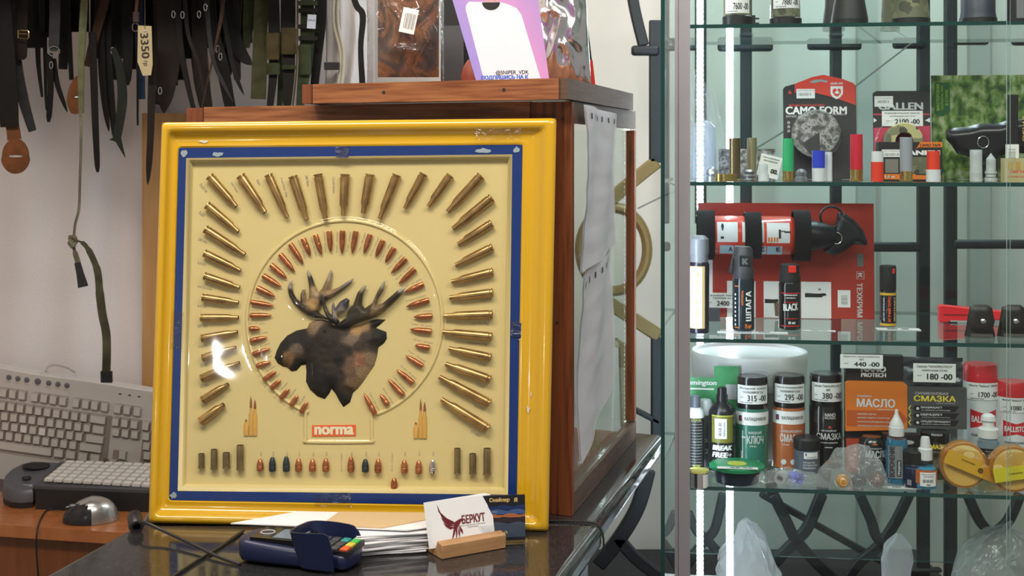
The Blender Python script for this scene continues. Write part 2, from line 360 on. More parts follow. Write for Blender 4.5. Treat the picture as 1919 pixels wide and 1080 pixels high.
cb('side_pane', .005, .008, .0125, LV - .0165, Z0 + .0285, Z1 - .0285, glass)
cb('back_pane', .015, LU - .031, LV - .01, LV - .007, Z0 + .03, Z1 - .03, glass)
for k, (u, z) in enumerate(((.012, 1.462), (.030, 1.458), (.02, 1.2))):
    p = U.normalized() * u + Vector((0, 0, z - Z0)) - V.normalized() * .0006
    MB().lathe([(.0016, 0), (.0016, .0008)], 10, T=axis(p, p - V.normalized())).build('screw', blackm, cab)
# cap on the cabinet
cA = Vector((.0583, 1.60, 0)); un = U.normalized(); vn = V.normalized()
cap = thing('cabinet_top', 'thick stepped wooden top lying on the cabinet, carrying the bags and poster', 'cabinet top', cA + Vector((0, 0, Z1 + .0008)))
def cp(name, u0, u1, v0, v1, z0, z1, m):
    c = []
    for z in (z0, z1):
        for (a, b) in ((u0, v0), (u1, v0), (u1, v1), (u0, v1)): c.append(un * a + vn * b + Vector((0, 0, z)))
    return MB().hexa([c[i] for i in (0, 3, 2, 1, 4, 7, 6, 5)]).build(name, m, cap)
CH = .0262
cp('front_strip', .0, .361, 0, .02, 0, CH, woodh); cp('end_strip', .3615, .378, 0, .44, 0, CH, wood); cp('side_strip', -.012, .0, .004, .455, 0, CH, woodg)
cp('board', .0005, .361, .0205, .45, .004, CH - .001, woodh)
for u in (.075, .25):
    p = un * u + Vector((0, 0, CH * .5)) - vn * .0004
    MB().lathe([(.0022, 0), (.0022, .0006)], 10, T=axis(p, p - vn)).build('screw_hole', blackm, cap)
CAPZ = Z1 + .0008 + CH
# paper sleeves hanging on the cabinet side
def sidept(s, z, off): 
    p = FR + V * s; nrm = Vector((V.y, -V.x, 0)).normalized(); return Vector((p.x + nrm.x * off, p.y + nrm.y * off, z))
sleeve = thin('plastic_sleeve', (.8, .8, .82), .12, 1.5, bump=.5, bscale=20, haze=.5)
def sheet(label, s0, s1, zt0, zt1, zb0, zb1, lines, seed, off):
    t = thing('paper_sleeve', label, 'paper', sidept(s0, zt0, .02), group='sheets in plastic sleeves on the cabinet side')
    o0 = sidept(s0, zt0, .02)
    def f(u, v): 
        zt = zt0 + (zt1 - zt0) * u; zb = zb0 + (zb1 - zb0) * u
        s = s0 + (s1 - s0) * u + .02 * math.sin(v * 5 + seed) * (1 - u)
        return sidept(s, zt + (zb - zt) * v, off + .003 * math.sin(u * 9 + v * 4 + seed) + .0015 * noise.noise(Vector((u * 4, v * 9, seed)))) - o0
    MB().grid(lambda u, v: f(u, v), 14, 26).build('sheet', mat('sleeve_paper', (.66, .66, .70), .5), t)
    g = lambda u, v: f(u, v) + Vector((V.y, -V.x, 0)).normalized() * .0025
    MB().grid(g, 14, 26).build('sleeve', sleeve, t)
    m = MB(); nrm = Vector((V.y, -V.x, 0)).normalized() * .0008
    for v in lines:
        for k in range(3):
            vv = v + k * .018
            m.grid(lambda a, b: f(.2 + .6 * a, vv + .008 * b) + nrm, 8, 1)
    m.build('printed_lines', mat('faint_ink', (.42, .42, .46), .6), t)
    for k in range(6): MB().grid(lambda a, b: f(.08 + .15 * k + .03 * a, .045 + .035 * b) + nrm * 4, 1, 1).build('punch_hole', mat('dark_holes', (.06, .06, .07), .6), t)
sheet('upper printed sheet in a clear punched sleeve taped to the cabinet side', .05, .50, 1.480, 1.473, 1.262, 1.285, (.42, .58, .72, .88), 0, .010)
sheet('lower crumpled printed sheet in a clear sleeve on the cabinet side', .04, .49, 1.257, 1.281, 1.015, 1.085, (.22, .38, .52, .68), 2, .006)
# ================= yellow framed display
BL, BR_, TL = P(278, 981, 1.606), P(1028, 997, 1.5665), P(303, 230, 1.641)
ex = (BR_ - BL).normalized(); n_ = ex.cross(TL - BL).normalized(); ey = n_.cross(ex)
DM = Matrix(((ex.x, ey.x, n_.x, BL.x), (ex.y, ey.y, n_.y, BL.y), (ex.z, ey.z, n_.z, BL.z), (0, 0, 0, 1))); DI = DM.inverted()
def D(px, py, h=0):  # pixel -> local point on the plane h above the board
    d = P(px, py, 1); c = DM @ Vector((0, 0, h)); o = Vector((0, 0, CZ)); r = d - o; t = (c - o).dot(n_) / r.dot(n_); return DI @ (o + r * t)
disp = thing('cartridge_display', 'yellow framed display board of brass cases and bullets around a moose head', 'display board', DM)
disp.location.z += .0004
qO = [(303, 230), (1043, 222), (1028, 997), (278, 981)]; qB = [(335, 278), (979, 272), (968, 949), (317, 938)]; qC = [(349, 297), (960, 290), (952, 928), (333, 921)]
def lerpq(a, b, t): return [(p[0] + (q[0] - p[0]) * t, p[1] + (q[1] - p[1]) * t) for p, q in zip(a, b)]
def rings(prof, rad=0):
    """prof: list of (quad, h) -> swept rectangular ring"""
    m = MB(); vs = []; n = 0
    for q, h in prof:
        c = [D(x, y, h) for x, y in q]; pts = []
        for i in range(4):
            p = c[i]; a = (c[i - 1] - p).normalized(); b = (c[(i + 1) % 4] - p).normalized()
            if rad:
                for t in (0, .33, .66, 1): pts.append(p + a * rad * (1 - t) ** 2 + b * rad * t * t)
            else: pts.append(p)
        n = len(pts); vs += [(p.x, p.y, h) for p in pts]
    fs = [(i * n + k, i * n + (k + 1) % n, (i + 1) * n + (k + 1) % n, (i + 1) * n + k) for i in range(len(prof) - 1) for k in range(n)]
    return m.add(vs, [f[::-1] for f in fs])
yel = mat('yellow_enamel', (.68, .39, .012), .20, coat=.8, bump=.06, bscale=25)
pr = [(qO, -.030), (qO, -.003)] + [(lerpq(qO, qB, t), h) for t, h in ((.03, .0), (.10, .0025), (.22, .003), (.34, .001), (.42, -.003), (.5, -.006), (.6, -.0085), (.74, -.010), (.86, -.009), (.93, -.0085), (1, -.0105))]
rings(pr, .006).build('frame', yel, disp, smooth=50)
navy = mat('blue_border', (.006, .032, .17), .35, coat=.1)
rings([(qB, -.0105), (qB, -.0095), (qC, -.0095), (qC, -.0105)]).build('blue_border', navy, disp)
cream = mat('cream_panel', (.68, .57, .26), .42, bump=.05, bscale=40); PH = -.022
qC2 = [(362, 306), (951, 300), (942, 914), (348, 908)]
m = rings([(qC, -.0095), (lerpq(qC, qC2, .45), -.012), (qC2, PH)]); c = [D(x, y, PH) for x, y in qC2]; m.add([(p.x, p.y, PH) for p in c], [(3, 2, 1, 0)])
m.build('panel', cream, disp, smooth=60)
c = [D(x, y, -.03) for x, y in qO]; MB().add([(p.x, p.y, -.0301) for p in c], [(0, 1, 2, 3)]).build('back_board', mat('hardboard', (.18, .10, .05), .7), disp)
# worn spots, tape
def quadp(name, pts, h, m_, lab=None):
    c = [D(x, y, h) for x, y in pts]; MB().prism([(p.x, p.y) for p in c], h, h + .0004).build(name, m_, disp, label=lab)
chip = mat('chipped_paint', (.66, .62, .5), .6); tape = thin('clear_tape', (.95, .95, .93), .12, 1.5, bump=.8, bscale=60, haze=.0)
def blob(cx, cy, a, b, seed, n=12):
    random.seed(seed); return [(cx + a * math.cos(k * 6.283 / n) * random.uniform(.55, 1.1), cy + b * math.sin(k * 6.283 / n) * random.uniform(.5, 1.1)) for k in range(n)]
for (x, y, a, b, h, s_) in ((382, 266, 10, 3.5, -.0085, 1), (990, 768, 3, 9, -.0075, 2), (995, 740, 1.5, 6, -.0075, 7), (998, 978, 4, 12, -.005, 3), (408, 290, 14, 5, -.009, 4), (905, 283, 17, 5, -.009, 5), (345, 288, 7, 8, -.009, 6), (968, 282, 9, 7, -.009, 8), (325, 930, 8, 7, -.009, 9)):
    quadp('paint_chip', blob(x, y, a, b, s_), h, chip if h > -.0089 else mat('scuffed_blue', (.28, .36, .40), .5))
for pts in ([(892, 238), (975, 236), (976, 262), (890, 264)], [(628, 276), (655, 276), (655, 297), (628, 297)], [(588, 926), (655, 922), (660, 952), (590, 950)], [(322, 585), (345, 585), (342, 655), (318, 655)], [(957, 600), (978, 603), (977, 638), (957, 636)]):
    quadp('tape', pts, -.0003 if pts[0][1] < 250 else -.0087, tape)
quadp('tape_dark', [(630, 277), (654, 277), (653, 296), (631, 296)], -.0089, mat('dark_blue_tape', (.006, .02, .10), .3)); quadp('tape_dark', [(958, 605), (977, 607), (976, 634), (957, 632)], -.0089, mat('dark_blue_tape'))
# brass cases
cbr = ramp_mat('case_brass', [(.3, (.36, .23, .09)), (.7, (.58, .38, .15))], (1, 1, 1), 60, 4, .30, metal=.85, bump=.05)
cbr2 = ramp_mat('dull_brass', [(.3, (.24, .18, .09)), (.7, (.38, .29, .14))], (1, 1, 1), 80, 4, .38, metal=.8)
cop = ramp_mat('bullet_copper', [(.3, (.36, .12, .045)), (.7, (.62, .24, .10))], (1, 1, 1), 90, 4, .30, metal=.8)
lead = mat('lead_grey', (.035, .05, .06), .4, .5); dark_in = mat('case_mouth', (.03, .02, .012), .6)
def seg(a, b, wpx, h):
    p, q = D(*a, h), D(*b, h); w_ = (D(a[0] + wpx, a[1], h) - p).length; return p, q, w_
def case_(a, b, wpx, style=0):
    p, q, w_ = seg(a, b, wpx, PH + .005); L = (q - p).length; r = w_ / 2; p.z = q.z = PH + r * .98
    if style == 0: pf = [(r * .85, 0), (r * 1.04, .0004), (r * 1.04, .0016), (r * .84, .0020), (r * .84, .0032), (r, .0042), (r * .90, L * .74), (r * .58, L * .83), (r * .55, L - .0001), (r * .46, L), (r * .46, L - .006), (0.0001, L - .006)]
    else: pf = [(r * .85, 0), (r * 1.1, .0004), (r * 1.1, .0016), (r * .9, .002), (r * .95, .003), (r * .92, L), (r * .8, L), (r * .8, L - .004), (.0001, L - .004)]
    mi = [0] * (len(pf) - 1); mi[-1] = 1; mi[-2] = 1
    MB().lathe(pf, 20, mi, axis(p, q), caps=False).add([(p.x, p.y, p.z)], []).build('cartridge_case', [cbr if style == 0 else cbr2, dark_in], disp)
cases = [((393, 331), (443, 388), 17), ((451, 330), (497, 399), 18), ((503, 328), (538, 408), 16), ((549, 331), (575, 413), 18), ((596, 327), (611, 415), 17), ((647, 327), (644, 405), 18), ((694, 327), (681, 401), 18), ((744, 328), (712, 411), 17), ((794, 326), (759, 392), 16), ((844, 329), (803, 388), 16), ((902, 330), (839, 398), 18),
 ((922, 371), (849, 430), 18), ((922, 419), (858, 459), 16), ((923, 464), (853, 498), 16), ((924, 510), (846, 529), 16), ((924, 549), (842, 559), 16), ((923, 590), (832, 593), 17), ((922, 632), (830, 623), 17), ((920, 671), (841, 654), 16), ((919, 712), (835, 683), 17), ((918, 757), (823, 707), 17), ((915, 804), (827, 749), 18),
 ((388, 385), (447, 435), 16), ((385, 430), (459, 478), 16), ((383, 475), (451, 508), 15), ((383, 518), (449, 540), 15), ((379, 558), (447, 568), 14), ((376, 596), (447, 596), 14), ((377, 635), (445, 623), 14), ((379, 672), (442, 652), 14), ((377, 710), (449, 681), 15), ((379, 751), (428, 721), 15), ((376, 791), (420, 759), 17)]
for c in cases: case_(*c)
for x, y0, y1, w_ in ((377, 851, 879, 12), (401, 843, 881, 13), (424, 849, 879, 14), (450, 835, 882, 14), (857, 841, 890, 13), (886, 851, 890, 14), (913, 841, 891, 15)): case_((x, y1), (x, y0), w_, 1)
def bull(a, b, wpx, m_=cop, blunt=0):
    p, q, w_ = seg(a, b, wpx, PH + .003); L = (q - p).length; r = w_ / 2; p.z = q.z = PH + r * .95
    pf = [(.0001, 0), (r * .9, .0), (r, L * .06), (r, L * .38), (r * .96, L * .40), (r, L * .42), (r * .94, L * .58), (r * .74, L * .76), (r * (.42 + .3 * blunt), L * .9), (r * (.12 + .4 * blunt), L * .985), (.0001, L)]
    MB().lathe(pf, 16, 0, axis(p, q), caps=False).build('bullet', m_, disp)
bul = [((482, 540), (516, 557)), ((493, 517), (528, 539)), ((508, 497), (538, 523)), ((525, 477), (553, 511)), ((544, 458), (569, 496)), ((568, 448), (582, 481)), ((591, 441), (603, 479)), ((617, 434), (620, 474)), ((642, 433), (641, 477)), ((667, 434), (660, 477)), ((694, 440), (682, 477)), ((718, 451), (704, 483)), ((739, 465), (722, 493)), ((761, 485), (733, 513)), ((778, 505), (747, 533)), ((794, 533), (758, 549)),
 ((804, 563), (761, 576)), ((810, 593), (775, 595)), ((809, 622), (768, 618)), ((805, 653), (778, 648)), ((792, 687), (760, 667)), ((775, 719), (743, 693)), ((756, 742), (727, 711)), ((727, 760), (713, 740)), ((703, 777), (682, 738)),
 ((471, 567), (514, 574)), ((469, 592), (510, 592)), ((468, 617), (487, 617)), ((469, 640), (501, 633)), ((474, 665), (507, 654)), ((481, 687), (507, 679)), ((494, 713), (517, 697)), ((508, 729), (526, 713)), ((526, 748), (542, 729)), ((545, 761), (558, 742)), ((564, 774), (576, 754))]
for k, (a, b) in enumerate(bul): bull(a, b, 10.5 if k < 25 else 9.5, blunt=.5 if math.dist(a, b) < 30 else 0)
for k, (x, y0, y1, m_) in enumerate(((488, 861, 883, cop), (511, 857, 884, lead), (537, 856, 884, lead), (560, 860, 884, cop), (586, 861, 884, cop), (611, 860, 884, cop), (658, 857, 885, cop), (685, 861, 885, lead), (709, 861, 886, cop), (758, 863, 887, cop), (785, 864, 888, cop), (811, 862, 888, chrome), (739, 897, 917, cop))): bull((x, y1), (x, y0), 13, m_, .7)
# small picture cartridges
pc = mat('picture_brass', (.70, .42, .10), .4, .3)
for ox, oy in ((457, 817), (775, 822)):
    g = MB()
    for dx, w_, h_, tip in ((4.5, 9, 26, 31), (13.5, 8, 52, 74), (21, 9, 50, 68)):
        b0 = D(ox + dx, oy, PH); b1 = D(ox + dx, oy - tip, PH); L = (b1 - b0).length; r = w_ * .5 * L / tip; hb = L * h_ / tip
        g.lathe([(r, 0), (r, hb * .75), (r * .6, hb * .85), (r * .55, hb), (r * .45, hb + (L - hb) * .5), (.0001, L)], 14, [0, 0, 0, 1, 1], Matrix.Translation((0, 0, 0)) @ axis((b0.x, b0.y, PH + .0008), (b1.x, b1.y, PH + .0008)), sy=.5)
    g.build('cartridge_group', [pc, cop], disp, label='trio of standing gold cartridges')
# brand plate
FT = Matrix(((1, 0, 0, 0), (0, 0, 1, 0), (0, -1, 0, 0), (0, 0, 0, 1)))  # (x,y,z)->(x,z,-y): text lies in xy facing +z
def dtext(g, st, px, py, wpx, hpx, rot=0, h=PH + .0006, mi=0, bold=.01):
    p = D(px, py, h); k = (D(px + 50, py, h) - D(px - 50, py, h)).length / 100
    T = Matrix.Translation((p.x, p.y, h)) @ Matrix.Rotation(R(rot), 4, 'Z') @ FT
    g.text(st, 0, 0, wpx * k, hpx * k, mi, T, bold=bold)
plate = MB(); c = [D(x, y, PH) for x, y in ((585, 798), (667, 797), (667, 818), (585, 819))]; plate.prism([(p.x, p.y) for p in c], PH, PH + .001)
plo = plate.build('name_plate', mat('orange_red_print', (.78, .13, .03), .4), disp)
g = MB(); dtext(g, 'norma', 626, 808, 74, 15, 1, PH + .0014, bold=.05); g.build('name_lettering', mat('cream_print', (.85, .78, .55), .5), plo)
for st, x, y, w_, rot in (('7x57 R', 381, 353, 20, -52), ('7x61 Super', 439, 352, 24, -55), ('7x64', 484, 342, 11, -65), ('7 mm Rem. Mag.', 532, 352, 38, -72), ('280 Rem.', 576, 340, 22, -78), ('7,5x55 Swiss', 625, 347, 30, -87),
    ('7x57', 378, 402, 12, -35), ('270 Win', 380, 452, 18, -22), ('6,5x55', 378, 495, 15, -15), ('6,5 Carcano', 384, 540, 27, -12), ('6,5 Jap', 379, 575, 17, -3), ('243 Win', 379, 612, 18, 2), ('5,6x52 R', 380, 650, 18, 6), ('22-250', 382, 685, 14, 10), ('222 Rem', 383, 723, 16, 15), ('223', 383, 760, 12, 20), ('222', 381, 803, 10, 25),
    ('8x57 JS', 911, 563, 20, 6), ('.308 Win. Mag', 899, 608, 33, 0), ('.358 Norma Mag', 894, 645, 38, -3), ('9,3x57', 903, 685, 16, -10), ('9,3x62', 900, 725, 16, -20), ('9,3x74 R', 897, 765, 20, -25), ('375 H&H', 891, 813, 20, -30)):
    g = MB(); dtext(g, st, x, y, w_, 5, rot, bold=0); g.build('calibre_label', inkgrey, disp)
random.seed(5)
for k, (a, b) in enumerate(bul):
    an = math.degrees(math.atan2(-(b[1] - a[1]), b[0] - a[0])); 
    if an > 90: an -= 180
    if an < -90: an += 180
    nx, ny = (b[1] - a[1]), -(b[0] - a[0]); l = math.hypot(nx, ny); nx /= l; ny /= l
    sgn = -1 if k < 25 else 1
    if 16 <= k < 21: sgn = -1
    g = MB(); dtext(g, random.choice(('6,5 mm – 9,1 gram', '7 mm – 10,1 gram', '8 mm S – 12,7 gram', '9,3 mm – 15,0 gram')), (a[0] + b[0]) / 2 + nx * sgn * 10, (a[1] + b[1]) / 2 + ny * sgn * 10, 38, 3.6, an, bold=0); g.build('bullet_label', inkgrey, disp)
for x in (488, 511, 537, 560, 586, 611, 658, 685, 709, 758, 785, 811):
    g = MB(); dtext(g, '.38 cal', x + 1, 852, 8, 3, 90, bold=0); g.build('bullet_label', inkgrey, disp)
for x in (640, 735):
    g = MB(); dtext(g, '.44 cal – 15,5 gram', x, 868, 33, 3.6, 90, bold=0); g.build('bullet_label', inkgrey, disp)
# moose head relief
fur = attr_mat('moose_fur', .8, 700, .5); ant = attr_mat('antler_bone', .5, 90, .45)
def z2(p): return (470 + p[0] / 3.6, 480 + p[1] / 3.6)
headP = [(160, 690), (175, 640), (200, 590), (245, 540), (310, 505), (380, 490), (395, 455), (430, 435), (480, 430), (520, 440), (560, 470), (620, 480), (680, 475), (740, 465), (800, 440), (850, 428), (910, 432), (885, 455), (845, 488), (915, 515), (918, 560), (900, 590), (860, 620), (852, 680), (835, 740), (800, 790), (760, 850), (720, 900), (690, 925), (670, 990), (625, 1022), (600, 985), (570, 930), (545, 898), (530, 930), (500, 968), (450, 950), (400, 905), (372, 850), (375, 780), (370, 735), (340, 740), (310, 775), (275, 782), (245, 755), (215, 748), (180, 725)]
antA = [(540, 440), (490, 425), (440, 420), (385, 405), (330, 365), (285, 320), (258, 270), (248, 220), (262, 175), (285, 165), (277, 200), (287, 250), (310, 290), (335, 310), (335, 260), (350, 230), (372, 228), (368, 260), (380, 305), (393, 280), (392, 200), (378, 110), (385, 95), (410, 130), (430, 190), (455, 245), (480, 225), (510, 160), (540, 92), (552, 110), (545, 170), (535, 235), (590, 215), (650, 175), (698, 150), (680, 185), (620, 235), (560, 275), (510, 300), (470, 345), (455, 380), (485, 400)]
antT = [(478, 262), (500, 268), (507, 330), (530, 385), (548, 400), (545, 335), (560, 310), (570, 350), (578, 405), (600, 445), (580, 470), (530, 450), (495, 380), (475, 310)]
antB = [(560, 470), (600, 450), (640, 420), (660, 360), (690, 330), (720, 250), (765, 195), (782, 205), (755, 270), (750, 330), (770, 355), (820, 320), (850, 250), (890, 180), (912, 165), (897, 230), (860, 290), (850, 330), (890, 320), (950, 270), (1000, 225), (1048, 208), (1030, 250), (970, 310), (900, 375), (850, 410), (800, 430), (740, 450), (690, 470), (620, 495)]
earP = [(570, 355), (600, 310), (645, 285), (667, 300), (657, 350), (630, 385), (580, 392)]
K, Bn, T_, G_ = (.008, .006, .005), (.05, .030, .016), (.30, .20, .10), (.20, .15, .10)
spots = [((200, 680), K), ((230, 600), K), ((270, 690), (.26, .14, .06)), ((300, 560), (.02, .015, .01)), ((330, 620), (.14, .10, .07)), ((410, 450), T_), ((440, 475), (.24, .17, .10)), ((470, 560), Bn), ((360, 560), K), ((690, 700), (.16, .09, .06)), ((350, 530), K), ((400, 600), K), ((320, 730), K), ((500, 510), Bn), ((430, 660), Bn), ((520, 600), (.045, .028, .015)), ((570, 540), Bn), ((640, 500), (.10, .07, .04)), ((720, 495), (.42, .25, .10)), ((760, 480), (.36, .22, .10)), ((860, 450), K), ((880, 440), (.02, .015, .01)), ((400, 800), K), ((450, 880), K), ((500, 780), (.02, .014, .01)), ((545, 740), (.07, .05, .03)), ((560, 850), K), ((620, 960), K), ((620, 800), (.05, .03, .02)), ((610, 700), K), ((660, 640), (.07, .05, .035)), ((700, 560), G_), ((780, 540), (.12, .09, .07)), ((740, 600), (.12, .08, .05)), ((860, 620), (.10, .07, .05)), ((850, 550), (.03, .02, .015)), ((900, 530), K), ((740, 700), (.33, .15, .09)), ((760, 780), (.40, .28, .16)), ((820, 700), (.30, .22, .13)), ((700, 850), (.26, .17, .09)), ((680, 780), (.16, .09, .05)), ((650, 900), (.10, .06, .03))]
aspots = [((380, 110), (.30, .27, .22)), ((540, 100), (.34, .28, .2)), ((690, 155), (.3, .27, .22)), ((270, 180), (.35, .30, .25)), ((260, 260), (.03, .02, .012)), ((330, 350), (.08, .05, .025)), ((430, 400), (.05, .03, .02)), ((420, 250), (.33, .23, .12)), ((440, 320), (.48, .30, .12)), ((520, 250), (.30, .20, .10)), ((400, 170), (.10, .07, .04)), ((500, 300), (.10, .07, .04)), ((540, 440), K), ((490, 300), (.07, .06, .05)), ((770, 205), (.3, .28, .2)), ((730, 280), (.12, .085, .045)), ((905, 175), (.32, .3, .22)), ((860, 250), (.14, .10, .05)), ((1040, 215), (.4, .38, .3)), ((970, 280), (.03, .022, .012)), ((800, 370), (.10, .07, .035)), ((700, 400), (.07, .05, .03)), ((840, 380), (.22, .15, .07)), ((620, 460), (.015, .01, .008)), ((590, 340), (.13, .12, .15)), ((640, 310), (.10, .085, .11)), ((600, 380), (.35, .30, .25))]
def rel(name, pl, hmax, dmax, h0, m_, sp, step=9):
    sp = [(a, tuple(x * (.3 if max(c) < .13 else .8) for x in c)) for a, c in sp]
    vs, fs = relief(pl, step, hmax, dmax); g = MB(); cs = []
    for (x, y, h) in vs:
        p = D(*z2((x, y)), h0); nz = .3 * noise.noise(Vector((x * .03, y * .03, 1)))
        g.v.append(Vector((p.x, p.y, h0 + h * (1 + .25 * nz)))); q = Vector((x, y)) + Vector((noise.noise(Vector((x * .02, y * .02, 5))), noise.noise(Vector((x * .02, y * .02, 9))))) * 9
        ws = [1 / ((q - Vector(s[0])).length_squared + 60) ** 2.6 for s in sp]; t = sum(ws)
        cs.append(tuple(sum(w_ * s[1][k] for w_, s in zip(ws, sp)) / t for k in range(3)))
    for f in fs: g.f.append(list(f)[::-1]); g.m.append(0)
    # closed foot so that it is a solid lump on the panel
    g.c = cs
    o = g.build(name, m_, disp, smooth=180)
    me = o.data; bm = bmesh.new(); bm.from_mesh(me); bmesh.ops.recalc_face_normals(bm, faces=bm.faces)
    if sum(f.normal.z for f in bm.faces) < 0: bmesh.ops.reverse_faces(bm, faces=bm.faces)
    bm.to_mesh(me); bm.free(); return o
mh = rel('moose_head', headP, .013, 110, PH + .0003, fur, spots, 11)
rel('moose_ear', earP, .004, 30, PH + .007, ant, aspots, 8)
rel('antler', antA, .006, 28, PH + .004, ant, aspots); rel('antler', antT, .005, 24, PH + .009, ant, aspots, 8); rel('antler', antB, .008, 32, PH + .005, ant, aspots)
for (x, y, a) in ((497, 505, 5),):
    p = D(*z2((x, y)), PH + .013); MB().lathe([(.0001, .0012), (.0012, .001), (.0016, 0)], 12, T=Matrix.Translation((p.x, p.y, PH + .012))).build('eye', black, mh)
rc = D(645, 600, PH); rr0 = (D(828, 600, PH) - D(462, 600, PH)).length / 2; bxp = [D(x, y, PH) for x, y in ((697, 775), (697, 829), (573, 829), (573, 775))]
pth = []
for k in range(73):
    a = -math.pi / 2 + .36 + (2 * math.pi - .72) * k / 72; pth.append((rc.x + rr0 * math.cos(a), rc.y + rr0 * math.sin(a), PH))
pth = pth[::-1]
fin = smoothpts([pth[-1], tuple(bxp[0]), (bxp[1].x, bxp[1].y + .004, PH), (bxp[1].x - .004, bxp[1].y, PH), (bxp[2].x + .004, bxp[2].y, PH), (bxp[2].x, bxp[2].y + .004, PH), tuple(bxp[3]), pth[0]], 4)
MB().tube([Vector(p) for p in pth[:-1]] + fin[:-1], .0024, 10, closed=True).build('raised_ring', cream, disp, smooth=180)
# moulded clear cover with raised ring and name box
clr = thin('moulded_cover', (.975, .97, .95), .035, 1.42)
cc = D(645, 600, -.008); RR = (D(828, 600, -.008) - D(462, 600, -.008)).length / 2
cA_, cB_, cC_, cD_ = [D(x, y, -.0088) for x, y in qC]
bx = [D(x, y, -.008) for x, y in ((573, 770), (697, 770), (697, 828), (573, 828))]
def sdbox(x, y): 
    x0, x1, y1, y0 = bx[0].x, bx[1].x, bx[0].y, bx[2].y; dx = max(x0 - x, x - x1); dy = max(y0 - y, y - y1)
    return math.hypot(max(dx, 0), max(dy, 0)) + min(max(dx, dy), 0)
moose = [D(*z2(p), -.008) for p in headP]; mpl = [(p.x, p.y) for p in moose]; anp = [[(q.x, q.y) for q in (D(*z2(p), -.008) for p in pl)] for pl in (antA, antB)]
def cover(u, v):
    a = cD_.lerp(cC_, u); b = cA_.lerp(cB_, u); p = a.lerp(b, v); x, y = p.x, p.y
    d = math.hypot(x - cc.x, y - cc.y) - RR; d = min(d, sdbox(x, y) - .002)
    e = min(u, 1 - u, v, 1 - v)
    h = -.0088 - .0006 * math.exp(-(e / .012) ** 2) + .0042 * math.exp(-((d) / .0024) ** 2) - .0012 / (1 + math.exp(-d / .002)) * min(1, e / .02) + .0006 * noise.noise(Vector((x * 14, y * 14, 0)))
    if d < 0:
        for pl in [mpl] + anp:
            k = pdist(x, y, pl); ins = inpoly(x, y, pl); s_ = -k if ins else k
            h += .0035 / (1 + math.exp(s_ / .0022)) * (1 if pl is mpl else .5)
    return (x, y, h)
MB().grid(cover, 150, 150).build('clear_cover', clr, disp, smooth=180)
# small bright lamp in the room whose reflection shows on the cover
p0 = DM @ D(428, 664, -.009); d = (p0 - Vector((0, 0, CZ))).normalized(); r_ = d - 2 * d.dot(n_) * n_
l = bpy.data.lights.new('spot_lamp', 'POINT'); l.energy = 6; l.shadow_soft_size = .014; l.color = (1, .96, .9)
lo = bpy.data.objects.new('spot_lamp', l); sc.collection.objects.link(lo); lo.location = p0 + r_ * 2.4
# ================= desk with keyboards
DZ = .72
desk = thing('desk', 'orange brown laminate desk under the two keyboards', 'desk', Vector((-.958, 2.397, 0)))
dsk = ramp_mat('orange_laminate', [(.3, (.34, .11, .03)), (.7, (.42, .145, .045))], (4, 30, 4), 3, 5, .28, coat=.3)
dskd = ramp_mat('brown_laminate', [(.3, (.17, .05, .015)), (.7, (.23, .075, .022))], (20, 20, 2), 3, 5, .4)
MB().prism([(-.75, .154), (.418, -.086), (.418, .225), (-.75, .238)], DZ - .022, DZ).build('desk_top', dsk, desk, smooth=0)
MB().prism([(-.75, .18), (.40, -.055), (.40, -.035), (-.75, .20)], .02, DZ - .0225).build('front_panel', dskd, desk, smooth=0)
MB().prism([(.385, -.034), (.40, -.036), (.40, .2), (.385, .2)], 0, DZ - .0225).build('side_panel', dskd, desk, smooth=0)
kbm = mat('keyboard_beige', (.56, .53, .50), .5); keym = mat('key_cream', (.60, .57, .53), .45); keyside = mat('key_side', (.30, .25, .22), .6); keyw = mat('key_white', (.75, .74, .73), .45)
# big white keyboard leaning on the curtain
ks = 2.66 / F; roll = R(8.5); tilt = R(9)
O = P(0, 688, 2.70)
KM = Matrix.Translation(O) @ Matrix.Rotation(tilt, 4, 'X') @ Matrix.Rotation(roll, 4, 'Y')   # local x right, z up, y back
kb = thing('computer_keyboard', 'large cream computer keyboard leaning upright against the white curtain', 'keyboard', KM)
m = MB(); pl = [(-150, 6), (-60, 5), (60, -1), (170, 0), (290, -2), (330, -4), (334, -210), (325, -222), (-150, -222)]
T = Matrix(((1, 0, 0, 0), (0, 0, -1, 0), (0, 1, 0, 0), (0, 0, 0, 1)))  # xy poly -> xz, z-> -y
m.prism(pl, -14, 8, 0, T); m.scale(ks)
bo = m.build('body', kbm, kb, smooth=30); md = bo.modifiers.new('b', 'BEVEL'); md.width = .002; md.segments = 2
m = MB().box(-150, 320, -8.4, -8, -167, -165.6).scale(ks).build('seam', keyside, kb)
def wellf(x0, x1, b0, b1): MB().box(x0, x1, -8.5, -7.8, -b1, -b0).scale(ks).build('key_well', keyside, kb)
def keyk(px, b, off, w_=13.5, h_=15.5, mm=keym):
    a = px * 1.011 + off; m = MB(); x0, x1, z0, z1 = a - w_ / 2 - 1.2, a + w_ / 2 + 1.2, -b - h_ / 2 - 1.2, -b + h_ / 2 + 1.2
    m.hexa([(x0, -8.6, z0), (x1, -8.6, z0), (x1, -8.6, z1), (x0, -8.6, z1), (x0 + 2.2, -15, z0 + 2.8), (x1 - 2.2, -15, z0 + 2.8), (x1 - 2.2, -15, z1 - 1.4), (x0 + 2.2, -15, z1 - 1.4)], [0, 1, 0, 0, 0, 0]); m.scale(ks)
    m.build('key', [mat('key_skirt', (.38, .33, .30), .55), mm], kb, smooth=0)
for a, b in ((-40, 52), (65, 130), (143, 208), (221, 270)): wellf(a + 7, b + 7, 36, 56)
wellf(-80, 223, 62, 160); wellf(228, 281, 62, 103); wellf(232, 250, 129, 148); wellf(215, 268, 149, 168); wellf(285, 325, 62, 160)
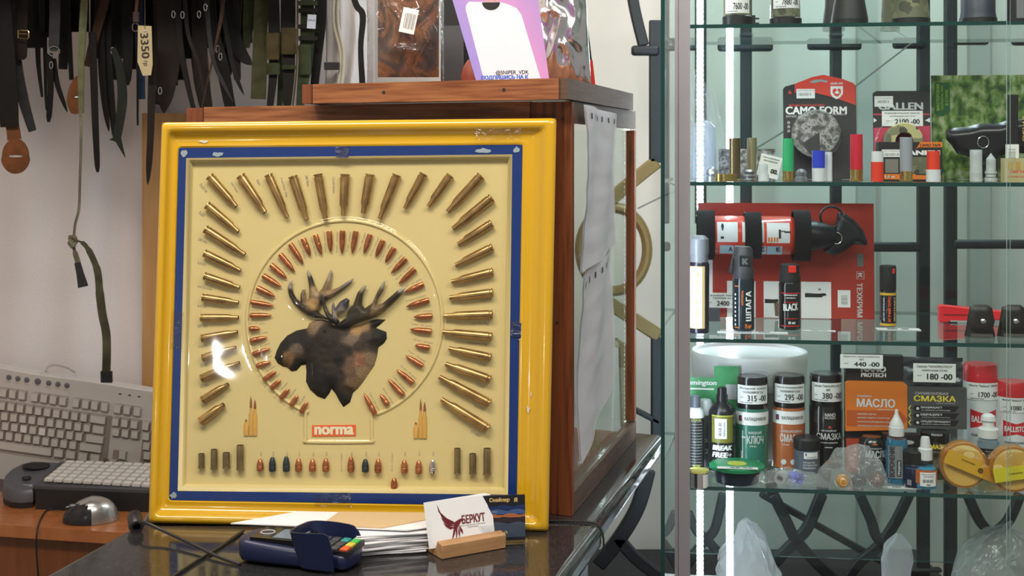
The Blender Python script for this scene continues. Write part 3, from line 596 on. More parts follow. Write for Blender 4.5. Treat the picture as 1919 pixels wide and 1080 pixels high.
for x in (-27, -9.5, 8, 25.5, 43, 67, 84.5, 102, 120, 144.6, 163, 180, 198.6, 223, 241, 260): keyk(x, 46, 7)
for k in range(-2, 10): keyk(4 + 17.15 * k, 72.1, 10.9)
keyk(185, 72.1, 10.9, 30)
for k in range(-2, 10): keyk(7.7 + 17.3 * k, 92, 14)
keyk(185, 92, 14, 22)
for k in range(-2, 9): keyk(8 + 17.4 * k, 111.5, 17, mm=keyw if k in (2, 4) else keym)
keyk(177, 111.5, 17, 34)
for k in range(-1, 8): keyk(14 + 17.2 * k, 130.5, 20)
keyk(168, 130.5, 20, 42)
for x in (107, 130, 153, 176): keyk(x, 150.5, 22, 18)
keyk(42, 150.5, 22, 105)
for b, o in ((72.1, 10.9), (92, 14)):
    for x in (218, 235.5, 253.5): keyk(x, b, o)
keyk(227.7, 137, 21); 
for x in (208, 226, 244): keyk(x, 157, 24)
for b, o in ((72.1, 10.9), (92, 14), (111.5, 17), (130.5, 20)):
    for x in (275, 292): keyk(x, b, o)
for k, x in enumerate((18.7, 35.6, 52.3, 73, 93.7, 111, 128)):
    r = 5.2 if k == 3 else 4.2; m = MB().lathe([(r + .8, 0), (r + .8, .8), (r, 2.5), (r * .6, 3)], 18, T=Matrix.Translation((x * 1.011 + 2.6, -8, -14.5)) @ Matrix.Rotation(R(90), 4, 'X')).scale(ks).build('round_button', mat('button_grey', (.13, .12, .14), .45), kb)
    MB().text(('Mail', 'Home', 'Fwd', 'WWW', 'Back', 'Stop', 'Search')[k], x * 1.011 + 2.6, -23.5, 9, 2.6, y=-8.4, bold=0).scale(ks).build('button_lettering', inkgrey, m)
for x in (228, 246, 264): 
    MB().lathe([(3, 0), (2.4, .7)], 12, T=Matrix.Translation((x * 1.011 + 3, -8, -16.5)) @ Matrix.Rotation(R(90), 4, 'X'), sy=.45).scale(ks).build('indicator_light', black, kb)
# keyboard cable loop peeping over the top
pts = smoothpts([P(86, 696, 2.69), P(90, 688, 2.705), P(100, 684, 2.71), P(115, 686, 2.71), P(128, 690, 2.705), P(140, 698, 2.69)], 6)
tag(MB().tube(pts, .0022, 8, 0).build('cable', mat('grey_cable', (.42, .40, .38), .5)), 'short grey cable loop showing above the white keyboard', 'cable')
# dark console with many keys
con = thing('telephone_console', 'dark grey phone console with rows of small cream keys lying on the desk', 'telephone', PZ(64, 945, DZ))
c0 = con.location.copy()
dg = mat('console_grey', (.055, .055, .062), .42); dgb = mat('console_black', (.012, .011, .012), .5)
fl, fr, rl, rr = P(64, 911, 2.50), P(320, 921, 2.475), P(112, 866, 2.615), P(360, 874, 2.59)
m = MB(); c = [fl, fr, rr, rl]
m.hexa([Vector((p.x, p.y, p.z - .006)) - c0 for p in c] + [p - c0 for p in c]); m.build('top_plate', dg, con, smooth=0)
cc_ = [Vector((p.x, p.y, 0)) for p in c]; mid = sum(cc_, Vector()) / 4
low = [mid + (p - mid) * .985 for p in cc_]
MB().hexa([Vector((q.x, q.y, DZ + .0005)) - c0 for q in low] + [Vector((q.x, q.y, p.z - .0065)) - c0 for q, p in zip(low, c)]).build('body', dgb, con, smooth=0)
kf0, kf1, kr0, kr1 = P(80, 903.5, 2.51), P(318, 917.5, 2.485), P(126, 866.5, 2.607), P(362, 875, 2.583)
NC, NR = 13, 6
nrm = (kf1 - kf0).cross(kr0 - kf0).normalized()
def bil(u, v): return (kf0.lerp(kf1, u)).lerp(kr0.lerp(kr1, u), v) - c0
random.seed(3)
for i in range(NC):
    for j in range(NR):
        u0, u1, v0, v1 = (i + .07) / NC, (i + .90) / NC, (j + .10) / NR, (j + .86) / NR
        q = [bil(u0, v0), bil(u1, v0), bil(u1, v1), bil(u0, v1)]; up = nrm * .0055; ce = sum(q, Vector()) / 4
        MB().hexa([p + nrm * .0005 for p in q] + [ce + (p - ce) * .9 + up for p in q]).build('key', mat('key_pale', (.62, .64, .68), .45) if random.random() < .06 and i > 7 else keym, con, smooth=0)
zt = .775
def pz(px, py, z=None): p = PZ(px, py, z or zt); return p - c0
cr = [(4, 905), (8, 893), (22, 880), (42, 870), (62, 865.5), (118, 868), (112, 876), (66, 913), (62, 922), (40, 924), (18, 922), (8, 916)]
pp = [pz(*q, .752 + .026 * max(0, min(1, (918 - q[1]) / 50))) for q in cr]
m = MB(); n = len(pp); top = [p for p in pp]; bot = [Vector((p.x, p.y, DZ + .012 - c0.z)) for p in pp]; ce = sum(top, Vector()) / n
mid2 = [Vector((p.x, p.y, p.z - .006)) for p in pp]
tp = [ce + (p - ce) * .93 + Vector((0, 0, .002)) for p in top]
m.v = tp + mid2 + bot; m.f = [list(range(n))[::-1]] + [[n * s_ + i, n * s_ + (i + 1) % n, n * s_ + n + (i + 1) % n, n * s_ + n + i] for s_ in (0, 1) for i in range(n)]; m.m = [0] * len(m.f)
m.build('handset_base', mat('console_side_grey', (.085, .085, .10), .4), con, smooth=50)
b2 = [Vector((c_.x, c_.y, 0)) for c_ in bot]; bc = sum(b2, Vector()) / n
m = MB(); q = [(bc + (p - bc) * .96) for p in b2]; m.v = [Vector((p.x, p.y, DZ + .0005 - c0.z)) for p in q] + [Vector((p.x, p.y, DZ + .0125 - c0.z)) for p in q]; m.f = [list(range(n)), list(range(n, 2 * n))[::-1]] + [[i, (i + 1) % n, n + (i + 1) % n, n + i] for i in range(n)]; m.m = [0] * len(m.f); m.build('foot', dgb, con)
p = pz(68, 875, .776); MB().lathe([(.0275, .0), (.026, .004), (.022, .0045), (.018, .0015), (.0001, .0012)], 28, 0, Matrix.Translation(p + Vector((0, 0, .0005))) @ Matrix.Scale(.8, 4, (0, 1, 0))).build('ear_cup', blackm, con)
p = pz(50, 897, .766); MB().lathe([(.009, 0), (.008, .003), (.004, .004)], 18, 0, Matrix.Translation(p)).build('hook', blackm, con)
p = pz(42, 911, .757); MB().box(-.019, .019, -.0025, .0025, 0, .0008, 0, Matrix.Translation(p) @ Matrix.Rotation(R(38), 4, 'X')).build('name_strip', mat('strip_grey', (.35, .35, .40), .35), con)
MB().text('Panasonic', 0, 0, .030, .0036, 0, Matrix.Translation(p + Vector((0, -.0012, .0016))) @ Matrix.Rotation(R(-52), 4, 'X'), bold=.01).build('lettering', mat('dark_lettering', (.05, .05, .06), .5), con)
# mouse
mc = PZ(168, 983, DZ); mc = Vector((mc.x - .006, mc.y + .024, DZ)); mo = thing('computer_mouse', 'silver and black computer mouse on the desk edge before the phone console', 'mouse', Matrix.Translation(mc) @ Matrix.Rotation(R(8), 4, 'Z'))
def mpt(u, v):
    a = u * 2 * math.pi; t = v * math.pi / 2; k = math.cos(t) ** .75
    x = .051 * math.cos(a) * k; y = .036 * math.sin(a) * k; z = .044 * math.sin(t) ** .9 * (1 - .28 * max(0, -x / .049) ** 1.0)
    return (x, y, z + .0008)
m = MB(); NU, NV = 40, 14; m.grid(mpt, NU, NV)
silver = mat('silver_shell', (.50, .49, .47), .26, .75)
for k, f in enumerate(m.f):
    ctr = sum((m.v[i] for i in f), Vector()) / 4; lim = .006 - .012 * max(0, (ctr.z - .02) / .024) ** 1.6
    m.m[k] = 1 if ctr.x < lim and not (ctr.z > .036) else 0
m1 = MB(); m1.v = m.v; m1.f = [f for f, k in zip(m.f, m.m) if k == 0]; m1.m = [0] * len(m1.f); m1.build('shell', silver, mo, smooth=180)
m1 = MB(); m1.v = m.v; m1.f = [f for f, k in zip(m.f, m.m) if k == 1]; m1.m = [0] * len(m1.f); m1.build('grip', mat('mouse_black', (.015, .015, .018), .22), mo, smooth=180)
MB().lathe([(.046, 0), (.047, .001)], 30, sy=.74).build('base', blackm, mo)
for (x, z, s_) in ((-.030, .0335, 1), (-.0385, .031, .7)):
    a = -math.pi / 2 - .3; q = Vector((x, -.013, z)); MB().lathe([(.0058 * s_, 0), (.005 * s_, .0012), (.0001, .0016)], 16, 0, Matrix.Translation(q + Vector((0, -.004, .001))) @ Matrix.Rotation(R(60), 4, 'X') @ Matrix.Scale(.45, 4, (0, 1, 0))).build('side_button', grey, mo)
d0 = PZ(120, 962, DZ + .006)
pts = smoothpts([PZ(121, 957, DZ + .012), PZ(104, 955, DZ + .004), PZ(88, 957, DZ + .0025), PZ(78, 970, DZ + .0025), PZ(72, 984, DZ + .0025), P(69, 998, 2.365), P(68, 1030, 2.362), P(72, 1085, 2.362)], 6)
tag(MB().tube(pts, .0016, 8).build('mouse_cord', black), 'thin black mouse cord running over the orange desk edge', 'cord')
# ================= straps
leath = lambda n, c, r=.5: ramp_mat('leather_' + n, [(.3, tuple(x * .5 for x in c)), (.7, tuple(x * 1.0 for x in c))], (1, 1, 1), 40, 5, r, bump=.15, spec=.22)
Lb, Ld, Lo, Lt, Lg, Lbr = leath('black', (.006, .005, .0045)), leath('dark_brown', (.016, .009, .006)), leath('olive', (.075, .080, .035), .8), leath('tan', (.19, .065, .02)), leath('grey', (.035, .035, .040)), leath('brown', (.055, .022, .010))
Lol2 = leath('pale_olive', (.16, .17, .085), .85); Lgn = leath('green_webbing', (.05, .065, .030), .85)
cname = {id(Lb): 'black', id(Ld): 'dark brown', id(Lo): 'olive', id(Lt): 'tan', id(Lg): 'charcoal', id(Lbr): 'brown', id(Lol2): 'pale olive', id(Lgn): 'green'}
straps = []
def strap(pts, wpx, m_, Y=2.45, t=.003, tip='flat', tw=0, lab=None, name='leather_strap', mat2='leather'):
    """pts in photo pixels"""
    q = smoothpts([P(x, y, Y + dy) for x, y, dy in [(p + (0,))[:3] for p in pts]], 5); n = len(q)
    wm = [(wpx[min(int(i / 5), len(wpx) - 1)] + (wpx[min(int(i / 5) + 1, len(wpx) - 1)] - wpx[min(int(i / 5), len(wpx) - 1)]) * (i % 5) / 5 if isinstance(wpx, (list, tuple)) else wpx) * Y / F for i in range(n)]
    if tip == 'point': wm[-1] = wm[-1] * .12; wm[-2] *= .55; wm[-3] *= .85
    elif tip == 'round': wm[-1] *= .45; wm[-2] *= .9
    base = q[-1].copy(); g = MB(); g.ribbon([p - base for p in q], wm, t, twist=tw)
    r = thing(name, 'x', 'strap', base, group='straps hanging in front of the curtain'); g.build('band', m_, r, smooth=30)
    straps.append((r, pts[-1][0], pts[-1][1], cname.get(id(m_), 'dark'), tip, wpx if not isinstance(wpx, (list, tuple)) else wpx[-1], lab))
    return r, base
T0 = -30
r, b0 = strap([(2, T0), (8, 60), (14, 150), (18, 238)], [34, 34, 36, 34], Lb, 2.36, lab='wide black strap ending above the tan slotted tab at the left edge')
r, b0 = strap([(18, 215), (24, 240), (27, 262)], [26, 24, 26], Lt, 2.37, lab='tan leather tab with oval slotted end at the left edge')
c = P(29, 293, 2.37); oval = [(27 * math.cos(a) * (1 if math.sin(a) < 0 else .92), 33 * math.sin(a)) for a in [k * 6.283 / 28 for k in range(28)]]
g = MB(); s_ = 2.37 / F
vo = [(x * s_, -.002, y * s_) for x, y in oval] ; sl = [(14 * math.cos(a), 2 * math.sin(a)) for a in [k * 6.283 / 28 for k in range(28)]]
vi = [(x * s_, -.002, y * s_) for x, y in sl]; g.v = [Vector(p) for p in vo + vi + [(x, .003, z) for x, _, z in vo] + [(x, .003, z) for x, _, z in vi]]
for i in range(28): j = (i + 1) % 28; g.f += [[i, j, 28 + j, 28 + i], [56 + j, 56 + i, 84 + i, 84 + j], [j, i, 56 + i, 56 + j], [28 + i, 28 + j, 84 + j, 84 + i]]; g.m += [0] * 4
g.v = [v + (c - b0) for v in g.v]; g.build('slotted_end', Lt, r, smooth=30)
strap([(20, T0), (28, 100), (42, 180), (61, 246)], [22, 22, 20, 14], Lg, 2.40, tip='flat', lab='charcoal belt with punched holes slanting down behind the tan tab')
# buckle belt
r, b0 = strap([(44, T0), (42, 40), (41, 80), (40, 112)], 20, Ld, 2.38, tip='round', lab='dark belt with a gold buckle, second from the left edge')
s_ = 2.37 / F; bc = P(43, 63, 2.365) - b0; fr = [(-9, 6), (9, 6), (11, 3), (11, -7), (8, -10), (-9, -8)]
MB().tube([bc + Vector((x * s_, 0, y * s_)) for x, y in fr], .0011, 8, closed=True).build('buckle', mat('gold_metal', (.72, .55, .25), .2, 1), r); bk = bpy.data.objects['buckle']
MB().tube([bc + Vector((-9 * s_, 0, 0)), bc + Vector((9 * s_, 0, -1 * s_))], .001, 8).build('buckle_pin', mat('gold_metal'), bk)
r, b0 = strap([(103, T0), (103, 30), (102, 60), (101, 96)], 20, Lg, 2.37, tip='round', lab='charcoal belt ending in a thin metal loop left of the olive strap')
bc = P(101, 96, 2.365) - b0; MB().tube([bc + Vector((11 * s_ * math.cos(a), 0, 9 * s_ * math.sin(a))) for a in [k * 6.283 / 16 for k in range(16)]], .0008, 6, closed=True).build('loop', chrome, r)
S = strap
S([(66, T0), (70, 60), (72, 120), (79, 182)], [12, 10, 8, 4], Lb, 2.45); S([(84, 60), (85, 130), (86, 207)], [8, 6, 4], Lb, 2.46, tip='point')
S([(92, 100), (95, 160), (91, 229)], [12, 11, 10], Lb, 2.43, tip='round'); S([(100, 110), (108, 160), (126, 210)], [10, 9, 7], Lb, 2.44, tip='point')
S([(128, T0), (130, 60), (134, 150)], 8, Lb, 2.47); S([(30, T0), (31, 80)], 30, Lb, 2.50); S([(66, T0), (66, 90)], 34, Lb, 2.50); S([(120, T0), (122, 40), (118, 130)], [24, 22, 16], Lb, 2.49)
S([(160, T0), (156, 40), (152, 110), (152, 212)], [12, 14, 12, 9], Lol2, 2.36, lab='pale olive strap tapering into the long knotted cord')
r, b0 = S([(205, T0), (195, 10), (178, 70), (165, 125)], [16, 16, 17, 16], Lbr, 2.41, lab='brown strap slanting down to the right of the olive strap')
r, b0 = S([(150, 145), (142, 165), (140, 190), (146, 213)], [14, 24, 30, 22], Lt, 2.42, tip='round', lab='tan leather tab with a small slot behind the olive strap')
bc = P(145, 182, 2.417) - b0; MB().box(-.004, .004, -.002, 0, -.0012, .0012, 0, Matrix.Translation(bc)).build('slot', paper, r)
S([(173, 60), (176, 150), (179, 240), (183, 323)], [14, 13, 12, 9], Lb, 2.38, tip='round', lab='longest narrow black strap ending left of the arrow ended strap')
S([(188, T0), (190, 100), (195, 180), (204, 246)], [16, 14, 12, 8], Lb, 2.42, tip='point'); S([(203, T0), (201, 80), (208, 180), (216, 262)], [18, 16, 13, 10], Lb, 2.43, tip='round')
r, b0 = S([(212, 90), (225, 130), (229, 190), (219, 262)], [10, 16, 18, 14], leath('green_black', (.014, .018, .012), .6), 2.37, lab='green black strap with an arrow shaped end between the cord and the pale tag')
g = MB(); g.prism([(0, 8), (-14, 0), (-2, -4), (16, -34), (8, 2)], -1.5, 1.5, 0, Matrix.Translation(P(219, 262, 2.37) - b0) @ Matrix.Scale(2.37 / F, 4) @ Matrix(((1, 0, 0, 0), (0, 0, -1, 0), (0, 1, 0, 0), (0, 0, 0, 1)))); g.build('arrow_end', leath('green_black', (.014, .018, .012), .6), r)
S([(262, T0), (258, 60), (258, 160), (258, 235)], [5, 4, 4, 3], Lb, 2.44); S([(236, T0), (240, 80), (238, 160)], [22, 20, 14], Lb, 2.45, tip='round')
S([(225, T0), (222, 40), (226, 110)], 26, Lb, 2.47); S([(258, T0), (262, 80), (266, 186)], [20, 16, 12], leath('blue', (.02, .05, .11)), 2.46, lab='strap with a blue end below the pale wooden tag')
S([(288, 90), (284, 180), (282, 260), (277, 346)], [16, 14, 12, 11], Ld, 2.37, tip='point', lab='long dark brown pointed strap hanging over the plywood board')
S([(315, T0), (318, 80), (312, 150), (307, 212)], [46, 46, 40, 18], Ld, 2.42, tip='point', lab='widest dark brown strap right of the pale tag with pointed end')
S([(298, T0), (300, 60), (292, 196)], [26, 24, 20], Lb, 2.45)
S([(332, T0), (338, 80), (350, 150), (363, 205)], [12, 11, 10, 8], Lb, 2.40); S([(372, T0), (374, 80), (378, 150), (388, 210)], [26, 28, 30, 22], Ld, 2.44)
S([(345, T0), (352, 60), (372, 120), (385, 190)], [8, 7, 6, 5], Ld, 2.39); S([(395, T0), (400, 50), (416, 120), (432, 205)], [14, 16, 24, 20], Lb, 2.43)
S([(385, T0), (392, 60), (402, 120), (436, 190)], [9, 8, 7, 6], Lg, 2.40, tip='point'); S([(410, T0), (424, 60), (438, 130), (457, 178)], [8, 8, 8, 6], Lb, 2.41, tip='point')
S([(430, T0), (436, 60), (452, 100), (472, 122)], [32, 30, 24, 12], Lb, 2.45, tip='point'); S([(445, T0), (440, 50), (445, 150)], [20, 22, 12], Ld, 2.46)
S([(352, T0), (356, 60), (354, 110)], 24, Lb, 2.49); S([(405, T0), (404, 90)], 34, Lb, 2.50); S([(460, T0), (458, 80)], 30, Lb, 2.50); S([(280, T0), (282, 70), (278, 120)], 30, Lb, 2.50); S([(150, T0), (150, 60)], 34, Lb, 2.50); S([(185, T0), (184, 110)], 30, Lb, 2.51); S([(335, T0), (336, 150)], 26, Lb, 2.51); S([(205, T0), (208, 150)], 28, Lb, 2.52)
S([(375, T0), (372, 90), (374, 150)], [30, 30, 20], Ld, 2.52); S([(90, T0), (92, 70)], 30, Ld, 2.53); S([(425, T0), (424, 140)], [34, 20], Lb, 2.53); S([(245, T0), (246, 130)], [34, 26], Ld, 2.53); S([(318, T0), (318, 160)], [44, 30], Lb, 2.53)
# olive and green webbing
S([(492, T0), (488, 60), (486, 130), (484, 186)], [28, 26, 28, 28], Lo, 2.44, lab='wide flat olive webbing strap right of the leather straps')
r, b0 = S([(512, T0), (514, 70), (512, 140), (506, 200)], [22, 22, 16, 12], Lb, 2.42, lab='black strap with an olive keeper loop, left of the twin olive loops')
def keeper(x, y0, y1, wpx, m_, Yk, r, b0):
    g = MB(); a = P(x, y0, Yk) - b0; b = P(x, y1, Yk) - b0; w_ = wpx * Yk / F / 2
    g.lathe([(w_ * .9, 0), (w_, .003), (w_ * .95, (a.z - b.z) * .5), (w_, (a.z - b.z) - .003), (w_ * .88, a.z - b.z)], 20, 0, Matrix.Translation(b), sy=.3); g.build('keeper_loop', m_, r)
khaki = leath('khaki', (.085, .065, .028), .8)
keeper(511, 62, 112, 26, khaki, 2.41, r, b0); keeper(512, 118, 140, 26, Lgn, 2.41, r, b0)
r, b0 = S([(540, T0), (540, 70), (541, 140), (538, 200)], [28, 28, 22, 14], Lb, 2.42, lab='black strap with a khaki keeper loop, directly left of the green buckle strap')
keeper(541, 52, 102, 29, khaki, 2.41, r, b0); keeper(541, 122, 130, 27, Lgn, 2.41, r, b0)
r, b0 = S([(575, T0), (576, 60), (572, 120), (562, 200)], [24, 26, 26, 14], Lgn, 2.40, lab='green webbing strap with plastic buckle and a white price tag')
for y in (6, 20, 50, 72): 
    a = P(577, y, 2.39) - b0; MB().box(-.017, .017, -.004, .004, -.004, .004, 0, Matrix.Translation(a)).build('buckle_bar', Lb if y > 10 else Lgn, r)
keeper(571, 84, 140, 25, Lgn, 2.39, r, b0)
a = P(584, 40, 2.375) - b0; MB().box(-.008, .008, -.0006, 0, -.0135, .0125, 0, Matrix.Translation(a) @ Matrix.Rotation(R(4), 4, 'Y')).text('1200-00', 0, .002, .013, .003, 1, Matrix.Translation(a) @ Matrix.Rotation(R(4), 4, 'Y'), y=-.0008).build('price_tag', [mat('tag_bluish', (.55, .60, .72), .5), ink], r)
S([(602, T0), (600, 40), (594, 110), (588, 175)], [22, 22, 18, 14], Lb, 2.43, lab='black strap hanging between the green buckle strap and the white cloth bag')
S([(558, T0), (556, 120), (548, 205)], [4, 3, 3], khaki, 2.37, t=.0015, lab='thin khaki cord crossing the webbing straps')
S([(526, 60), (528, 130), (524, 200)], [16, 14, 10], Lgn, 2.46); S([(655, T0), (668, 10), (680, 30), (676, 90), (680, 170)], [10, 12, 12, 10, 12], Lb, 2.35, lab='dark strap hanging at the left side of the bagged brown fleece')
S([(468, T0), (466, 40), (462, 90)], [22, 22, 10], Lgn, 2.46)
pts = [(421, T0), (415, 30), (405, 80), (392, 140), (378, 203)]
S(pts, [6, 7, 4, 3, 2], Lbr, 2.36, t=.0015, lab='thin brown lace slanting across the black straps to the cabinet')
ordn = ['first', 'second', 'third', 'fourth', 'fifth', 'sixth', 'seventh', 'eighth', 'ninth', 'tenth', 'eleventh', 'twelfth', 'thirteenth', 'fourteenth', 'fifteenth', 'sixteenth', 'seventeenth', 'eighteenth', 'nineteenth', 'twentieth']
un_ = sorted([s for s in straps if not s[6]], key=lambda s: s[1]); lm = [(29, 'the tan slotted tab'), (101, 'the charcoal belt with the loop'), (152, 'the pale olive strap'), (228, 'the arrow ended strap'), (272, 'the pale wooden tag'), (380, 'the thin brown lace'), (486, 'the wide olive webbing'), (540, 'the twin khaki loops')]
seen = {}
for s in straps:
    if s[6]: s[0]['label'] = s[6]
for s in un_:
    k = min(lm, key=lambda l: abs(l[0] - s[1])); side = 'left' if s[1] < k[0] else 'right'; wd = 'narrow' if s[5] < 9 else ('broad' if s[5] > 17 else 'middling')
    ln = 'long' if s[2] > 185 else ('short' if s[2] < 115 else 'mid length'); key = (wd, s[3], ln, s[4], side, k[1]); seen.setdefault(key, []).append(s)
for key, ss in seen.items():
    for i, s in enumerate(ss):
        e = {'flat': 'square', 'point': 'pointed', 'round': 'rounded'}[key[3]]
        s[0]['label'] = f"{key[0]} {key[1]} {key[2]} strap with {e} end, {(ordn[i] + ' such ') if len(ss) > 1 else ''}{key[4]} of {key[5]}"
rail = P(0, T0, 2.45); tag(MB().tube([(-1.15, 2.44, rail.z + .004), (-.25, 2.44, rail.z + .004)], .012, 12).build('hanging_rail', chrome), 'metal rail the straps hang from, above the picture', 'rail')
# small metal glints: snap hooks
random.seed(11)
for k, (x, y) in enumerate(((325, 27), (342, 28), (385, 14), (373, 27), (408, 92), (413, 106), (289, 163), (300, 170), (96, 122), (211, 95))):
    p = P(x, y, 2.375); g = MB(); g.tube([Vector((.003 * math.cos(a), 0, .0065 * math.sin(a))) for a in [j * 6.283 / 14 for j in range(14)]], .0009, 6, closed=True)
    o = g.build('snap_hook', chrome, M=Matrix.Translation(p)); near = min([s for s in straps], key=lambda s: abs(s[1] - x) + abs(s[2] - y) * .3)
    o.parent = near[0]; o.matrix_parent_inverse = Matrix.Identity(4); o.location = p - near[0].location
# long knotted cord
Yc = 2.33
cd = thing('knotted_cord', 'long thin khaki cord with a knot and black tipped end hanging before the curtain', 'cord', P(135, 455, Yc))
o = P(135, 455, Yc); cordm = leath('khaki_cord', (.17, .155, .10), .85); strm = leath('strap_olive', (.085, .080, .045), .85)
MB().tube([p - o for p in smoothpts([P(151, 205, Yc + .02), P(152, 260, Yc), P(150, 330, Yc), P(148, 390, Yc), P(141, 420, Yc), P(138, 450, Yc)], 6)], .0026, 8, flat=.7).build('cord', cordm, cd)
for a, b, c_ in (((131, 448), (139, 444), (142, 455)), ((130, 455), (136, 462), (142, 452)), ((132, 443), (133, 456), (138, 463))):
    MB().tube([p - o for p in smoothpts([P(*a, Yc), P(*b, Yc - .008), P(*c_, Yc)], 5)], .004, 8).build('knot', cordm, cd)
MB().ribbon([p - o for p in smoothpts([P(137, 458, Yc), P(141, 475, Yc), P(147, 495, Yc)], 4)], [.005] * 4 + [.009] * 5, .003).build('short_end', cordm, cd)
MB().ribbon([P(145, 492, Yc) - o, P(150, 512, Yc) - o, P(156, 538, Yc) - o], [.0105, .0125, .018], .004).build('tip', blackm, cd, label='black cord tip')
MB().ribbon([p - o for p in smoothpts([P(142, 450, Yc), P(158, 458, Yc), P(172, 480, Yc), P(183, 510, Yc), P(187, 550, Yc), P(192, 590, Yc), P(199, 625, Yc), P(200, 665, Yc), P(199, 698, Yc + .01)], 5)], [.003] * 4 + [.008] * 4 + [.011] * 6 + [.013] * 6 + [.015] * 21, .002).build('webbing_end', strm, cd)
MB().ribbon([P(199.5, 696, Yc + .009) - o, P(200, 717, Yc + .012) - o], .0205, .005).build('tip', blackm, cd, label='black webbing tip')
# pale wooden tag on a string
t = thing('wooden_tag', 'pale wooden price tag with handwritten dark numbers on a string', 'tag', P(272, 48, 2.34)); s_ = 2.34 / F
g = MB().prism([(-13, 0), (12, -1), (14, -72), (11, -93), (-4, -94), (-14, -68)], -1.2, 1.2, 0, Matrix(((1, 0, 0, 0), (0, 0, -1, 0), (0, 1, 0, 0), (0, 0, 0, 1)))).scale(s_).build('plate', mat('tag_wood', (.52, .43, .24), .6), t, smooth=0)
MB().text('3350', 0, -38, 48, 15, y=-1.4, rot=R(-86), bold=.03).text('гр', 0, -71, 10, 8, y=-1.4, rot=R(-90), bold=.03).scale(s_).build('handwriting', mat('brown_ink', (.03, .015, .01), .6), t)
MB().tube([Vector((0, -.002, -10 * s_)), Vector((0, -.001, 20 * s_)), Vector((-1 * s_, 0, 80 * s_))], .0006, 6).build('string', cordm, t); MB().lathe([(.001, -.0015), (.0022, 0), (.001, .0015)], 10, 0, Matrix.Translation((0, -.003, -10 * s_))).build('string_knot', white, t)
# braided cord left of the tag
t = thing('braided_cord', 'reddish braided cord with a whipped loop beside the wooden tag', 'cord', P(254, 60, 2.35)); o = P(254, 60, 2.35)
MB().tube([p - o for p in smoothpts([P(258, T0, 2.35), P(257, 0, 2.35), P(255, 22, 2.35)], 5)], .003, 8).build('cord', leath('red_cord', (.16, .06, .03)), t)
for k in range(6): MB().tube([P(255, 24 + k * 3.2, 2.35) - o + Vector((.005 * math.cos(a), .005 * math.sin(a), 0)) for a in [j * 6.283 / 12 for j in range(12)]], .0014, 6, closed=True).build('whipping', mat('whip_purple', (.10, .07, .07), .7), t)
MB().tube([P(254, 51, 2.35) - o + Vector((.006 * math.cos(a), 0, .008 * math.sin(a))) for a in [j * 6.283 / 14 for j in range(14)]], .0012, 6, closed=True).build('loop', mat('whip_purple'), t)
# white cloth bag with cords
def bagf(u, v):
    z = P(0, -30 + 235 * v, 2.5).z; x = P(604 + 78 * u + 8 * math.sin(v * 3), 0, 2.5).x; return (x - 0, 2.5 - .03 * math.sin(math.pi * u) ** .5 - .006 * math.sin(u * 17 + v * 3), z)
o = P(640, 200, 2.5); t = thing('cloth_bag', 'white cloth bag hanging by the bagged fleece with cords across it', 'bag', o)
g = MB().grid(lambda u, v: Vector(bagf(u, v)) - o, 24, 20); g.grid(lambda u, v: Vector(bagf(u, v)) + Vector((0, .03 * math.sin(math.pi * u) ** .5 * 1.6 + .001, 0)) - o, 24, 20); g.build('cloth', mat('bag_cloth', (.62, .60, .60), .85, bump=.3, bscale=150), t)
for a, b in ((628, 634), (636, 640)): MB().tube([p - o for p in smoothpts([P(a, T0, 2.44), P(a - 3, 40, 2.44), P(b + 4, 100, 2.44), P(b, 165, 2.44)], 5)], .0032, 8).build('cord', mat('cord_cream', (.50, .46, .36), .8), t)
MB().box(-.014, .014, -.006, .006, -.007, .007, 0, Matrix.Translation(P(622, 124, 2.43) - o)).build('cord_lock', blackm, t)

tag(MB().box(-1.7, -.36, 2.1, 2.765, 1.80, 1.82).build('shading_shelf', ply, smooth=0), 'wooden shelf above the rail of straps, above the picture', 'shelf')  # out of view; added to throw shade on the curtain and straps
# ================= things on the counter
XZ = Matrix(((1, 0, 0, 0), (0, 0, -1, 0), (0, 1, 0, 0), (0, 0, 0, 1)))   # (x,y,z)->(x,-z,y): xy polygon stands upright facing the camera side
navyp = mat('terminal_navy', (.010, .016, .055), .32); navyd = mat('terminal_dark', (.006, .009, .028), .4)
A_ = PZ(443, 1060, CT); B_ = PZ(640, 1080, CT); ang = math.atan2(B_.y - A_.y, B_.x - A_.x)
tm = thing('payment_terminal', 'navy blue card payment terminal with keypad hood lying on the granite counter', 'card terminal', Matrix.Translation(A_ + Vector((-.010, .004, .0006))) @ Matrix.Rotation(ang, 4, 'Z') @ Matrix.Diagonal((1, .76, 1, 1)))
L_ = .146
def tb(u, v):
    x = L_ * u; hw = .034 + .006 * math.sin(math.pi * min(1, u * 1.2)); a = v * 2 * math.pi; e = min(1, (u / .10) ** .5 if u < .10 else ((1 - u) / .05) ** .5 if u > .95 else 1)
    c, s_ = math.cos(a), math.sin(a); sg = lambda t, p: (abs(t) ** p) * (1 if t >= 0 else -1)
    ht = .0148 - .0045 * u
    return (x, .040 + hw * e * sg(c, .45), ht + (ht - .001) * sg(s_, .5) * (.55 + .45 * e))
MB().grid(tb, 30, 32).build('body', navyp, tm, smooth=60)
MB().box(.022, .086, .012, .068, .0235, .0295).build('screen_bezel', mat('bezel_black', (.006, .006, .008), .15), tm)
MB().box(.048, .080, .018, .060, .0296, .0302).build('screen', mat('lcd_screen', (.16, .22, .30), .15), bpy.data.objects['screen_bezel'])
MB().tube([(.034 + .008 * math.cos(a), .040 + .010 * math.sin(a), .0300) for a in [k * 6.283 / 20 for k in range(20)]], .0008, 6, closed=True).build('contactless_mark', mat('pale_mark', (.5, .5, .55), .4), tm)
